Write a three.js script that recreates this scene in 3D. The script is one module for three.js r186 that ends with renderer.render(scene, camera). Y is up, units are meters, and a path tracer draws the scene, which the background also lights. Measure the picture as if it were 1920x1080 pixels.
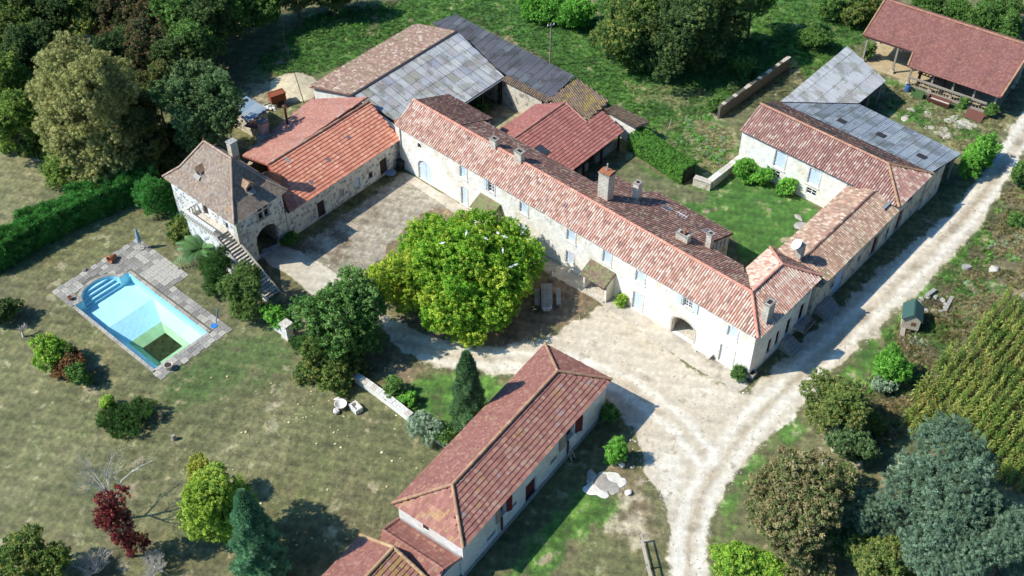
import * as THREE from 'three';
import { Sky } from 'three/addons/objects/Sky.js';
import { mergeGeometries } from 'three/addons/utils/BufferGeometryUtils.js';

// ---------- camera, sky, sun, exposure ----------
const D2R = Math.PI / 180;
const scene = new THREE.Scene();
const camera = new THREE.PerspectiveCamera(27.43, 1024 / 576, 1, 2500);
camera.position.set(0, 76, 0);
camera.rotation.set(-44.75 * D2R, 0, 0);
const SUN_AZ = -10 * D2R, SUN_EL = 46 * D2R;             // light travels towards +x and a little away
const sunDir = new THREE.Vector3(-Math.cos(SUN_AZ) * Math.cos(SUN_EL), Math.sin(SUN_EL), -Math.sin(SUN_AZ) * Math.cos(SUN_EL));
const sky = new Sky(); sky.name = 'sky'; sky.scale.setScalar(2000); sky.userData = { kind: 'structure', label: 'clear blue daytime sky over the farm', category: 'sky' };
sky.material.uniforms.sunPosition.value.copy(sunDir);
sky.material.uniforms.turbidity.value = 8; sky.material.uniforms.rayleigh.value = 1.1; sky.material.uniforms.mieCoefficient.value = 0.004;
sky.material.uniforms.cloudCoverage.value = 0.0;
scene.add(sky);
scene.environmentIntensity = 0.175;
const sun = new THREE.DirectionalLight(new THREE.Color(1, 0.95, 0.87), 4.2);
sun.position.set(0, 0, -80).addScaledVector(sunDir, 150); sun.target.position.set(0, 0, -80);
sun.castShadow = true; sun.shadow.mapSize.set(4096, 4096);
Object.assign(sun.shadow.camera, { left: -90, right: 90, top: 90, bottom: -90, near: 1, far: 400 });
scene.add(sun, sun.target);
const renderer = new THREE.WebGLRenderer({ antialias: true });
renderer.shadowMap.enabled = true;
renderer.toneMapping = THREE.LinearToneMapping;
renderer.toneMappingExposure = 1.23;
// ---------- helpers ----------
let seedState = 7;
function reseed(s) { seedState = s | 0; }
function rnd() { seedState = (seedState + 0x6d2b79f5) | 0; let t = Math.imul(seedState ^ (seedState >>> 15), 1 | seedState); t = (t + Math.imul(t ^ (t >>> 7), 61 | t)) ^ t; return ((t ^ (t >>> 14)) >>> 0) / 4294967296; }
const rr = (a, b) => a + (b - a) * rnd();
const pick = (a) => a[Math.floor(rnd() * a.length)];
const V = (x, y, z) => new THREE.Vector3(x, y, z);
const UP = V(0, 1, 0);
const clamp = (x, a, b) => Math.min(b, Math.max(a, x));
const sst = (a, b, x) => { const t = clamp((x - a) / (b - a), 0, 1); return t * t * (3 - 2 * t); };
const col = (h) => new THREE.Color(h);
const taken = new Map();
function numbered(n) { const k = taken.get(n) || 0; taken.set(n, k + 1); return k ? n + '_' + String(k).padStart(3, '0') : n; }
function tag(o, label, category, group, kind) { o.userData.label = label; o.userData.category = category; if (group) o.userData.group = group; if (kind) o.userData.kind = kind; return o; }
function thing(name, label, category, [x, y, z] = [0, 0, 0], turn = 0, group) {
  const o = new THREE.Group(); o.name = numbered(name); o.position.set(x, y, z); o.rotation.y = turn; scene.add(o); return tag(o, label, category, group);
}
function part(parent, name, geo, mat) { const m = new THREE.Mesh(geo, mat); m.name = name; m.castShadow = m.receiveShadow = true; parent.add(m); return m; }
function sub(parent, name) { const o = new THREE.Group(); o.name = name; parent.add(o); return o; }
function single(name, label, category, geo, mat, [x, y, z], turn = 0, group) { const m = new THREE.Mesh(geo, mat); m.name = numbered(name); m.castShadow = m.receiveShadow = true; m.position.set(x, y, z); m.rotation.y = turn; scene.add(m); return tag(m, label, category, group); }
function merged(list) { const c = list.map((g) => { g = g.index ? g.toNonIndexed() : g; for (const k of Object.keys(g.attributes)) if (!['position', 'normal', 'uv'].includes(k)) g.deleteAttribute(k); if (!g.attributes.uv) g.setAttribute('uv', new THREE.BufferAttribute(new Float32Array(g.attributes.position.count * 2), 2)); return g; }); return c.length === 1 ? c[0] : mergeGeometries(c); }
function box(w, h, d, x = 0, y = 0, z = 0, ry = 0, rx = 0, rz = 0) { const g = new THREE.BoxGeometry(w, h, d); const p = g.attributes.position, n = g.attributes.normal, uv = g.attributes.uv; for (let i = 0; i < p.count; i++) { const ax = Math.abs(n.getX(i)), ay = Math.abs(n.getY(i)); if (ax > .5) uv.setXY(i, p.getZ(i), p.getY(i)); else if (ay > .5) uv.setXY(i, p.getX(i), p.getZ(i)); else uv.setXY(i, p.getX(i), p.getY(i)); } g.applyMatrix4(new THREE.Matrix4().makeRotationFromEuler(new THREE.Euler(rx, ry, rz)).setPosition(x, y, z)); return g; }
function bar(a, b, w, d = w) { const dir = b.clone().sub(a), L = dir.length(); const g = new THREE.BoxGeometry(w, L, d); g.applyQuaternion(new THREE.Quaternion().setFromUnitVectors(UP, dir.normalize())); const c = a.clone().add(b).multiplyScalar(.5); g.translate(c.x, c.y, c.z); return g; }
function tube(a, b, r0, r1 = r0, n = 6) { const dir = b.clone().sub(a), L = dir.length(); const g = new THREE.CylinderGeometry(r1, r0, L, n, 1); g.applyQuaternion(new THREE.Quaternion().setFromUnitVectors(UP, dir.normalize())); const c = a.clone().add(b).multiplyScalar(.5); g.translate(c.x, c.y, c.z); return g; }
// geometry from a triangle soup
function soup(pos, uv) { const g = new THREE.BufferGeometry(); g.setAttribute('position', new THREE.Float32BufferAttribute(pos, 3)); g.setAttribute('uv', new THREE.Float32BufferAttribute(uv || new Array(pos.length / 3 * 2).fill(0), 2)); g.computeVertexNormals(); return g; }
function rock(r, sx, sy, sz, sd) { const g = new THREE.IcosahedronGeometry(r, 2); const p = g.attributes.position; reseed(sd); const dirs = []; for (let k = 0; k < 9; k++) dirs.push(V(rr(-1, 1), rr(-1, 1), rr(-1, 1)).normalize(), rr(.55, .9)); for (let i = 0; i < p.count; i++) { const q = V(p.getX(i), p.getY(i), p.getZ(i)); for (let k = 0; k < dirs.length; k += 2) { const d = q.dot(dirs[k]) - r * dirs[k + 1]; if (d > 0) q.addScaledVector(dirs[k], -d); } p.setXYZ(i, q.x * sx, q.y * sy, q.z * sz); } g.computeVertexNormals(); return g; }

// tileable noise tables
const NS = 256;
function noiseTable(oct, sd) {
  reseed(sd); const out = new Float32Array(NS * NS); let amp = 1, tot = 0;
  for (let o = 0, n = 4; o < oct; o++, n *= 2) {
    const nn = Math.min(n, NS), gr = new Float32Array(nn * nn); for (let i = 0; i < gr.length; i++) gr[i] = rnd();
    for (let y = 0; y < NS; y++) { const fy = y / NS * nn, y0 = Math.floor(fy), ty = fy - y0, sy = ty * ty * (3 - 2 * ty), ya = y0 % nn, yb = (y0 + 1) % nn;
      for (let x = 0; x < NS; x++) { const fx = x / NS * nn, x0 = Math.floor(fx), tx = fx - x0, sx = tx * tx * (3 - 2 * tx), xa = x0 % nn, xb = (x0 + 1) % nn;
        out[y * NS + x] += amp * ((gr[ya * nn + xa] * (1 - sx) + gr[ya * nn + xb] * sx) * (1 - sy) + (gr[yb * nn + xa] * (1 - sx) + gr[yb * nn + xb] * sx) * sy); } }
    tot += amp; amp *= .62;
  }
  let a = 1e9, b = -1e9; for (const v of out) { a = Math.min(a, v); b = Math.max(b, v); } for (let i = 0; i < out.length; i++) out[i] = (out[i] - a) / (b - a); return out;
}
const T1 = noiseTable(6, 11), T2 = noiseTable(6, 23), T3 = noiseTable(4, 37);
function smp(T, x, y) { x = (x % 1 + 1) % 1 * NS; y = (y % 1 + 1) % 1 * NS; const x0 = x | 0, y0 = y | 0, tx = x - x0, ty = y - y0, x1 = (x0 + 1) & 255, y1 = (y0 + 1) & 255, a = x0 & 255, b = (y0 & 255) * NS, c = y1 * NS; return (T[b + a] * (1 - tx) + T[b + x1] * tx) * (1 - ty) + (T[c + a] * (1 - tx) + T[c + x1] * tx) * ty; }
function texFrom(w, h, fn, srgb = true) { const d = new Uint8Array(w * h * 4); for (let y = 0; y < h; y++) for (let x = 0; x < w; x++) { const c = fn(x / w, y / h, x, y), i = (y * w + x) * 4; d[i] = clamp(c[0], 0, 1) * 255; d[i + 1] = clamp(c[1], 0, 1) * 255; d[i + 2] = clamp(c[2], 0, 1) * 255; d[i + 3] = 255; } const t = new THREE.DataTexture(d, w, h); t.wrapS = t.wrapT = THREE.RepeatWrapping; t.magFilter = THREE.LinearFilter; t.minFilter = THREE.LinearMipmapLinearFilter; t.generateMipmaps = true; if (srgb) t.colorSpace = THREE.SRGBColorSpace; t.needsUpdate = true; return t; }
const rotx = (x, z, p, k = 0) => [(x * .83 + z * .557) / p + k, (z * .83 - x * .557) / p + k * 1.7];
const lerp3 = (a, b, t) => [a[0] + (b[0] - a[0]) * t, a[1] + (b[1] - a[1]) * t, a[2] + (b[2] - a[2]) * t];
const hx = (s) => { const n = parseInt(s.slice(1), 16); return [(n >> 16) / 255, (n >> 8 & 255) / 255, (n & 255) / 255]; };
function scaled(t, s) { const c = t.clone(); c.repeat.set(s, s); c.needsUpdate = true; return c; }
// --- materials ---
const std = (o) => new THREE.MeshStandardMaterial({ roughness: .9, ...o });
const grainBump = texFrom(256, 256, (u, v) => { const n = smp(T1, u, v) * .6 + smp(T2, u * 3, v * 3) * .4; return [n, n, n]; }, false);
// lime render: cream with stains and patches of bare stone
function plasterTex(base, stain, bare, amt, sd) { return texFrom(512, 512, (u, v) => { const a = smp(T1, u + sd, v), b = smp(T2, u * 2 + sd, v * 2), f = smp(T1, u * 5, v * 5 + sd), st = smp(T3, u * 6 + sd, v * 1.5); let c = lerp3(hx(base), hx(stain), clamp((a * .7 + st * .5 - .62) * 2, 0, .6)); c = lerp3(c, hx(bare), sst(1 - amt, 1.08 - amt, b * .75 + f * .25)); const sk = sst(.6, .8, smp(T2, u * 22 + sd, v * 1.7)) * sst(.45, .7, smp(T1, u * 3, v * 2 + sd)); c = lerp3(c, hx('#a89a82'), sk * .25); const k = .93 + .14 * f; return [c[0] * k, c[1] * k, c[2] * k]; }); }
const plasterT = scaled(plasterTex('#f0e8d6', '#dcc9a4', '#d2c09e', .16, .13), 1 / 9);
const plasterT2 = scaled(plasterTex('#ebe4d4', '#d8cbb0', '#c6b89e', .16, .57), 1 / 8);
const oldWallT = scaled(plasterTex('#d6c9af', '#bfab88', '#9c8e78', .36, .31), 1 / 6);
const M = {};
M.plaster = std({ map: plasterT, bumpMap: scaled(grainBump, 1 / 3), bumpScale: .03 });
M.plasterWhite = std({ map: plasterT2, bumpMap: scaled(grainBump, 1 / 3), bumpScale: .02 });
M.plasterOld = std({ map: oldWallT, bumpMap: scaled(grainBump, 1 / 2), bumpScale: .06 });
// rubble masonry: pale mortar with grey stones, too small to pick apart
{
  const n = 512, cells = 26; reseed(91); const pts = [], shade = [];
  for (let j = 0; j < cells; j++) for (let i = 0; i < cells; i++) { pts.push([(i + .5 + rr(-.36, .36)) / cells, (j + .5 + rr(-.34, .34)) / cells]); shade.push(rnd()); }
  const H = new Float32Array(n * n);
  const t = texFrom(n, n, (u, v, x, y) => { const ci = Math.floor(u * cells), cj = Math.floor(v * cells); let d1 = 9, d2 = 9, id = 0; for (let j = -1; j <= 1; j++) for (let i = -1; i <= 1; i++) { const a = (ci + i + cells) % cells, b = (cj + j + cells) % cells, p = pts[b * cells + a]; let dx = Math.abs(u - p[0]), dy = Math.abs(v - p[1]); dx = Math.min(dx, 1 - dx); dy = Math.min(dy, 1 - dy) * 1.35; const d = Math.hypot(dx, dy); if (d < d1) { d2 = d1; d1 = d; id = b * cells + a; } else if (d < d2) d2 = d; }
    const e = (d2 - d1) * cells + (smp(T1, u * 3, v * 3) - .5) * .35, s = shade[id], m = s > .58 ? sst(.16, .34, e) : sst(.3, .6, e) * .35; H[y * n + x] = m; const st = s > .86 ? [.6, .595, .605] : s > .58 ? [.7, .685, .66] : [.865, .84, .775]; const f = .93 + .14 * smp(T2, u * 6, v * 6); const mo = lerp3(hx('#ece6d8'), hx('#d8cebb'), smp(T2, u * 2, v * 2)); const c = lerp3(mo, st, m); return [c[0] * f, c[1] * f, c[2] * f]; });
  const b = texFrom(n, n, (u, v, x, y) => { const h = H[y * n + x] * .6 + smp(T1, u * 8, v * 8) * .4; return [h, h, h]; }, false);
  M.rubble = std({ map: scaled(t, 1 / 10), bumpMap: scaled(b, 1 / 10), bumpScale: .06 });
  M.rubbleOld = std({ map: scaled(t, 1 / 6), bumpMap: scaled(b, 1 / 6), bumpScale: .08, color: col('#d8cbb4') });
}
const woodT = scaled(texFrom(256, 256, (u, v) => { const g = smp(T1, u * 8, v * .6), f = smp(T2, u * 20, v * 1.2), k = .72 + .4 * g * .6 + .25 * f; return [k, k * .97, k * .93]; }), 1 / 1.5);
const wood = (c) => std({ map: woodT, color: col(c), bumpMap: scaled(grainBump, 1), bumpScale: .01 });
M.woodDark = wood('#4a3a2e'); M.woodGrey = wood('#a89c8c'); M.woodPale = wood('#c9bda8'); M.woodBrown = wood('#7a5c42'); M.woodRed = wood('#6e2a28');
M.shutter = std({ color: col('#cfd9e0'), roughness: .6 }); M.whitePaint = std({ color: col('#e6e4df'), roughness: .55 }); M.bluePaint = std({ color: col('#b9cfe2'), roughness: .6 });
M.glass = new THREE.MeshPhysicalMaterial({ color: col('#1b2026'), roughness: .06, metalness: 0, specularIntensity: 1 });
M.dark = std({ color: col('#2a2622') }); M.iron = std({ color: col('#4b4644'), roughness: .6, metalness: .5 }); M.rust = std({ color: col('#6b4030'), roughness: .85 }); M.zinc = std({ color: col('#a9aaa6'), roughness: .6, metalness: .2 });
const stoneT = scaled(texFrom(256, 256, (u, v) => { const a = smp(T1, u, v), f = smp(T2, u * 5, v * 5), k = .74 + .22 * a + .16 * f; return [k, k * .985, k * .95]; }), 1 / 2);
const stone = (c) => std({ map: stoneT, color: col(c), bumpMap: scaled(grainBump, 1 / 1.2), bumpScale: .03 });
M.stone = stone('#d9cfbd'); M.stoneGrey = stone('#b3ada3'); M.stoneWhite = stone('#efe9de'); M.stoneDark = stone('#8d877d');
M.chimney = stone('#cfc4b2'); M.clayBrown = stone('#a8866a'); M.stoneMoss = stone('#6e685c'); M.terracotta = stone('#b5734f'); M.bark = wood('#6b5a4a'); M.barkPale = wood('#a49a8c'); M.barkWhite = wood('#dedad2'); M.interior = std({ color: col('#8a7c68') });
// ---------- roofs ----------
// frame: a Group whose local x runs along u, -z along v; P(u, v, h) is a local point
const P = (u, v, h) => V(u, h, -v);
function planeBasis(pts) {
  const n = V(0, 0, 0); for (let i = 0; i < pts.length; i++) { const a = pts[i], b = pts[(i + 1) % pts.length]; n.x += (a.y - b.y) * (a.z + b.z); n.y += (a.z - b.z) * (a.x + b.x); n.z += (a.x - b.x) * (a.y + b.y); }
  n.normalize(); if (n.y < 0) n.negate(); const d = V(0, -1, 0).addScaledVector(n, n.y).normalize(); const a = n.clone().cross(d); const o = pts[0].clone();
  const q = pts.map((p) => { const r = p.clone().sub(o); return [r.dot(a), r.dot(d)]; });
  return { n, d, a, o, q, at: (s, t, h = 0) => o.clone().addScaledVector(a, s).addScaledVector(d, t).addScaledVector(n, h) };
}
function inside(q, s, t) { let c = false; for (let i = 0, j = q.length - 1; i < q.length; j = i++) { const [x1, y1] = q[i], [x2, y2] = q[j]; if ((y1 > t) !== (y2 > t) && s < (x2 - x1) * (t - y1) / (y2 - y1) + x1) c = !c; } return c; }
function edgeDist(q, s, t) { let m = 1e9; for (let i = 0, j = q.length - 1; i < q.length; j = i++) { const ax = q[j][0], ay = q[j][1], bx = q[i][0] - ax, by = q[i][1] - ay; const k = clamp(((s - ax) * bx + (t - ay) * by) / (bx * bx + by * by), 0, 1); m = Math.min(m, Math.hypot(s - ax - bx * k, t - ay - by * k)); } return m; }
function slabGeo(B, thick) {
  const c = B.q.map((p) => new THREE.Vector2(p[0], p[1])); const tri = THREE.ShapeUtils.triangulateShape(c, []); const pos = [], uv = [];
  const put = (i, h) => { const p = B.at(B.q[i][0], B.q[i][1], h); pos.push(p.x, p.y, p.z); uv.push(B.q[i][0], B.q[i][1]); };
  const face = (i, j, k, h, up) => { const e1 = B.at(B.q[j][0], B.q[j][1]).sub(B.at(B.q[i][0], B.q[i][1])), e2 = B.at(B.q[k][0], B.q[k][1]).sub(B.at(B.q[i][0], B.q[i][1])); const s = e1.cross(e2).dot(B.n) > 0; if (s !== up) [j, k] = [k, j]; put(i, h); put(j, h); put(k, h); };
  for (const [i, j, k] of tri) { face(i, j, k, 0, true); face(i, j, k, -thick, false); }
  for (let i = 0; i < c.length; i++) { const j = (i + 1) % c.length; put(i, 0); put(i, -thick); put(j, -thick); put(i, 0); put(j, -thick); put(j, 0); }
  return soup(pos, uv);
}
const canalGeo = (() => { const pos = [], L = .44, seg = 5; for (let i = 0; i < seg; i++) { const a = Math.PI * i / seg, b = Math.PI * (i + 1) / seg; const q = (t, r, z) => [Math.cos(t) * r * 1.05, Math.sin(t) * r * .95, z]; const A = q(a, .084, -L / 2), Bq = q(b, .084, -L / 2), C = q(b, .104, L / 2), Dq = q(a, .104, L / 2); pos.push(...A, ...C, ...Bq, ...A, ...Dq, ...C); } return soup(pos); })();
const wedgeGeo = (w, L, lift, th) => { const x = w / 2, z = L / 2; const A = [-x, 0.004, -z], B = [x, 0.004, -z], C = [x, lift, z], D = [-x, lift, z], E = [x, lift - th, z], F = [-x, lift - th, z]; return soup([...A, ...C, ...B, ...A, ...D, ...C, ...D, ...F, ...E, ...D, ...E, ...C, ...A, ...F, ...D, ...B, ...C, ...E]); };
const TILE = {
  canal: { g: canalGeo, dx: .24, dz: .34, y: 0, stag: 0 },
  flat: { g: wedgeGeo(.255, .42, .066, .055), dx: .262, dz: .37, y: .004, stag: .5 },
  plain: { g: wedgeGeo(.2, .26, .026, .02), dx: .205, dz: .19, y: .003, stag: .5 },
};
const tileMat = std({ color: 0xffffff, roughness: .92, bumpMap: grainBump, bumpScale: .01 });
const deckMats = new Map();
function deckMat(c) { if (!deckMats.has(c)) deckMats.set(c, std({ color: col(c) })); return deckMats.get(c); }
const tmpM = new THREE.Matrix4(), tmpQ = new THREE.Quaternion(), tmpE = new THREE.Euler();
function instanced(parent, name, geo, mat, mats, cols) {
  const m = new THREE.InstancedMesh(geo, mat, mats.length); m.name = name; m.castShadow = m.receiveShadow = true; const c = new THREE.Color();
  for (let i = 0; i < mats.length; i++) { m.setMatrixAt(i, mats[i]); const k = cols[i]; m.setColorAt(i, c.setRGB(k[0], k[1], k[2])); }
  m.userData.kind = 'stuff'; parent.add(m); return m;
}
// palette: [[hex, weight] ...]; lichen: {hex, scale, amount} patches with an outline of their own
const lin = (h) => { const c = col(h); return [c.r, c.g, c.b]; };
const soften = (c, k = .2, g = 1.0) => { const l = c[0] * .35 + c[1] * .45 + c[2] * .2; return c.map((v) => (v + (l - v) * k) * g); };
function palette(p0) { const p = p0.slice(), gain = p0.gain || [1, 1, 1]; const mean = [0, 0, 0]; let tw = 0; for (const [h, w] of p) { const c = lin(h); tw += w; c.forEach((v, i) => { mean[i] += v * w; }); } mean.forEach((v, i) => { mean[i] = v / tw; }); const tot = p.reduce((s, x) => s + x[1], 0), L = p.map((x) => soften(lerp3(lin(x[0]), mean, p0.mix || .46), .15).map((v, i) => v * [.99, 1.03, .97][i] * gain[i])); return () => { let k = rnd() * tot; for (let i = 0; i < p.length; i++) { k -= p[i][1]; if (k <= 0) return L[i]; } return L[0]; }; }
function slope(roof, pts, kind, pal, opt = {}) {
  const pv = pts.map((p) => P(...p)); const B = planeBasis(pv), T = TILE[kind]; reseed(opt.seed || Math.round(Math.abs(pts[0][0] * 131 + pts[0][1] * 977 + pts[2][0] * 53)) + 5);
  part(roof, 'roof_deck', slabGeo(B, opt.thick || .12), deckMat(opt.deck || '#7d5646'));
  const mats = [], cols = [], pf = palette(pal); let s0 = 1e9, s1 = -1e9, t0 = 1e9, t1 = -1e9; for (const [s, t] of B.q) { s0 = Math.min(s0, s); s1 = Math.max(s1, s); t0 = Math.min(t0, t); t1 = Math.max(t1, t); }
  const rot = new THREE.Matrix4().makeBasis(B.a, B.n, B.d); const ox = rr(0, 1), oy = rr(0, 1);
  let row = 0; for (let t = t1 - T.dz * .45; t > t0; t -= T.dz, row++) for (let s = s0 + T.dx * (.5 + (row % 2) * T.stag); s < s1; s += T.dx) {
    if (!inside(B.q, s, t)) continue; if (opt.skip && opt.skip(s - s0, t1 - t)) continue;
    const ed = edgeDist(B.q, s, t); if (ed < T.dx * .3) continue;
    const wob = opt.wobble || 0.02; tmpM.makeRotationFromEuler(tmpE.set(rr(-.012, .012), rr(-wob, wob), rr(-.02, .02))); const m = rot.clone().multiply(tmpM); const p = B.at(s + rr(-.008, .008), t + rr(-.015, .015), T.y + rr(0, .008) + .035 * smp(T3, s / 13 + ox, t / 13 + oy)); m.setPosition(p); mats.push(m);
    let c = pf(); const k = rr(.92, 1.08) * (.9 + .2 * smp(T3, s / 3.7 + ox, t / 31)); c = [c[0] * k, c[1] * k, c[2] * k];
    for (const l of opt.lichen || []) { const v = smp(T1, (s + 31 * ox) / l.scale + ox, (t + 17) / l.scale + oy) * .75 + rnd() * .3; const w = sst(1 - l.amount, 1.12 - l.amount, v); c = lerp3(c, lin(l.hex), w * (l.max || .8)); }
    cols.push(c);
  }
  instanced(roof, 'roof_tiles', T.g, tileMat, mats, cols); return B;
}
const ridgeGeo = (() => { const pos = [], L = .46, seg = 6; for (let i = 0; i < seg; i++) { const a = Math.PI * (i / seg) , b = Math.PI * ((i + 1) / seg); const q = (t, r, z) => [Math.cos(t) * r, Math.sin(t) * r, z]; const A = q(a, .12, -L / 2), Bq = q(b, .12, -L / 2), C = q(b, .145, L / 2), D = q(a, .145, L / 2); pos.push(...A, ...C, ...Bq, ...A, ...D, ...C); } return soup(pos); })();
function ridge(roof, a, b, pal, r = 1) {
  const p = P(...a), q = P(...b), d = q.clone().sub(p), L = d.length(); d.normalize(); const x = UP.clone().cross(d).normalize(), y = d.clone().cross(x); const mats = [], cols = [], pf = palette(pal); const n = Math.max(1, Math.round(L / .4));
  for (let i = 0; i < n; i++) { const m = new THREE.Matrix4().makeBasis(x, y, d).multiply(new THREE.Matrix4().makeRotationFromEuler(new THREE.Euler(rr(-.02, .02), rr(-.03, .03), 0))).scale(V(r, r, 1)); m.setPosition(p.clone().addScaledVector(d, (i + .5) * L / n).addScaledVector(y, .02)); mats.push(m); const k = rr(.85, 1.12), c = pf(); cols.push([c[0] * k, c[1] * k, c[2] * k]); }
  instanced(roof, 'ridge_tiles', ridgeGeo, tileMat, mats, cols);
}
// corrugated sheets, each a mesh of its own, clipped to the slope's outline
function clipPoly(poly, clip) { let out = poly; const area = clip.reduce((s, p, i) => { const q = clip[(i + 1) % clip.length]; return s + p[0] * q[1] - q[0] * p[1]; }, 0); for (let i = 0; i < clip.length; i++) { const a = clip[i], b = clip[(i + 1) % clip.length]; const side = (p) => ((b[0] - a[0]) * (p[1] - a[1]) - (b[1] - a[1]) * (p[0] - a[0])) * Math.sign(area); const inp = out; out = []; for (let j = 0; j < inp.length; j++) { const p = inp[j], q = inp[(j + 1) % inp.length], sp = side(p), sq = side(q); if (sp >= 0) out.push(p); if (sp * sq < 0) { const k = sp / (sp - sq); out.push([p[0] + (q[0] - p[0]) * k, p[1] + (q[1] - p[1]) * k]); } } if (!out.length) return out; } return out; }
function sheets(roof, pts, w, l, mats, opt = {}) {
  const B = planeBasis(pts.map((p) => P(...p))); part(roof, 'roof_deck', slabGeo(B, .06), deckMat(opt.deck || '#4c4a48')); reseed(opt.seed || 3);
  let s0 = 1e9, s1 = -1e9, t0 = 1e9, t1 = -1e9; for (const [s, t] of B.q) { s0 = Math.min(s0, s); s1 = Math.max(s1, s); t0 = Math.min(t0, t); t1 = Math.max(t1, t); }
  const waves = opt.waves || 5, amp = opt.amp || .045;
  for (let i = 0, t = t1; t > t0 + .1; t -= l, i++) for (let s = s0; s < s1 - .05; s += w) {
    const pos = [], uv = [], lift = rr(.02, .035), tilt = .03; const gapX = opt.gap || .022, x0 = s + gapX, x1 = s + w - gapX, ta = t - l, tb = t + .04;
    for (let k = 0; k < waves * 2; k++) { const xa = x0 + (x1 - x0) * k / (waves * 2), xb = x0 + (x1 - x0) * (k + 1) / (waves * 2), ha = k % 2 ? amp : 0, hb = k % 2 ? 0 : amp; const q = clipPoly([[xa, ta], [xb, ta], [xb, tb], [xa, tb]], B.q); const pt = (p) => B.at(p[0], p[1], lift + ha + (hb - ha) * (p[0] - xa) / (xb - xa) + tilt * (p[1] - ta) / l);
      for (let m = 1; m + 1 < q.length; m++) for (const e of [q[0], q[m], q[m + 1]]) { const v = pt(e); pos.push(v.x, v.y, v.z); uv.push(e[0], e[1]); } }
    if (pos.length < 27) continue; if (opt.skip && rnd() < opt.skip) continue; part(roof, 'roof_sheet', soup(pos, uv), pick(mats));
  }
}
// a wall panel from p0 to p1 with openings; out points away from the building. hs: heights along the wall [[x, h] ...] or one height
function wall(parent, name, p0, p1, hs, mat, out, openings = [], o = {}) {
  let A = P(p0[0], p0[1], 0), Bp = P(p1[0], p1[1], 0); const t = o.t || .45, O = V(out[0], 0, -out[1]); let X = Bp.clone().sub(A); const L = X.length(); X.normalize(); let Z = X.clone().cross(UP); let flip = false;
  if (Z.dot(O) < 0) { flip = true; [A, Bp] = [Bp, A]; X.negate(); Z.negate(); }
  const fx = (x) => flip ? L - x : x; const prof = typeof hs === 'number' ? [[0, hs], [L, hs]] : hs; const pr = prof.map(([x, h]) => [fx(x), h]).sort((a, b) => a[0] - b[0]);
  const b0 = o.base || 0, i0 = o.inset || 0; const sh = new THREE.Shape(); sh.moveTo(i0, b0); sh.lineTo(L - i0, b0); for (let i = pr.length - 1; i >= 0; i--) sh.lineTo(clamp(pr[i][0], i0, L - i0), pr[i][1]); sh.closePath();
  for (const op of openings) { const xa = Math.min(fx(op[0]), fx(op[1])), xb = Math.max(fx(op[0]), fx(op[1])), [, , h0, h1, arch] = op; const p = new THREE.Path(); p.moveTo(xa, Math.max(h0, b0 + .002)); p.lineTo(xb, Math.max(h0, b0 + .002)); if (arch) { p.lineTo(xb, h1 - arch); const n = 10, cx = (xa + xb) / 2, rx = (xb - xa) / 2; for (let k = 1; k < n; k++) { const a = Math.PI * k / n; p.lineTo(cx + Math.cos(a) * rx, h1 - arch + Math.sin(a) * arch); } p.lineTo(xa, h1 - arch); } else { p.lineTo(xb, h1); p.lineTo(xa, h1); } p.closePath(); sh.holes.push(p); }
  const g = new THREE.ExtrudeGeometry(sh, { depth: t, bevelEnabled: false }); g.translate(0, 0, -t); const mt = new THREE.Matrix4().makeBasis(X, UP, Z).setPosition(A); g.applyMatrix4(mt); part(parent, name, g, mat);
  return { mt, fx, L };
}
function onWall(parent, name, W, x) { const g = sub(parent, name); W.mt.decompose(g.position, g.quaternion, g.scale); g.translateX(W.fx(x)); return g; }
// window kinds, built in wall coordinates: x across, y up, z out of the wall
function closedShutters(parent, W, x0, x1, h0, h1, o = {}) {
  const g = onWall(parent, o.name || 'window', W, (x0 + x1) / 2), w = x1 - x0, h = h1 - h0, z = -.14;
  if (o.trim !== 0) part(g, 'surround', merged([box(.16, h + .2, .06, -w / 2 - .08, h0 + h / 2, .005), box(.16, h + .2, .06, w / 2 + .08, h0 + h / 2, .005), box(w, .16, .056, 0, h1 + .06, .005), box(w + .4, .1, .14, 0, h0 - .12, .03)]), o.trimMat || M.stoneWhite);
  for (const s of [-1, 1]) { const lw = w / 2 - .012; const pl = [box(lw, h - .01, .035, s * w / 4, h0 + h / 2, z)]; for (const k of [.18, .82]) pl.push(box(lw * .92, .09, .03, s * w / 4, h0 + h * k, z + .03)); for (let k = 1; k < 3; k++) pl.push(box(.012, h * .98, .012, s * w / 4 - lw / 2 + lw * k / 3, h0 + h / 2, z + .02)); part(g, 'shutter', merged(pl), o.mat || M.shutter); }
  return g;
}
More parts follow.
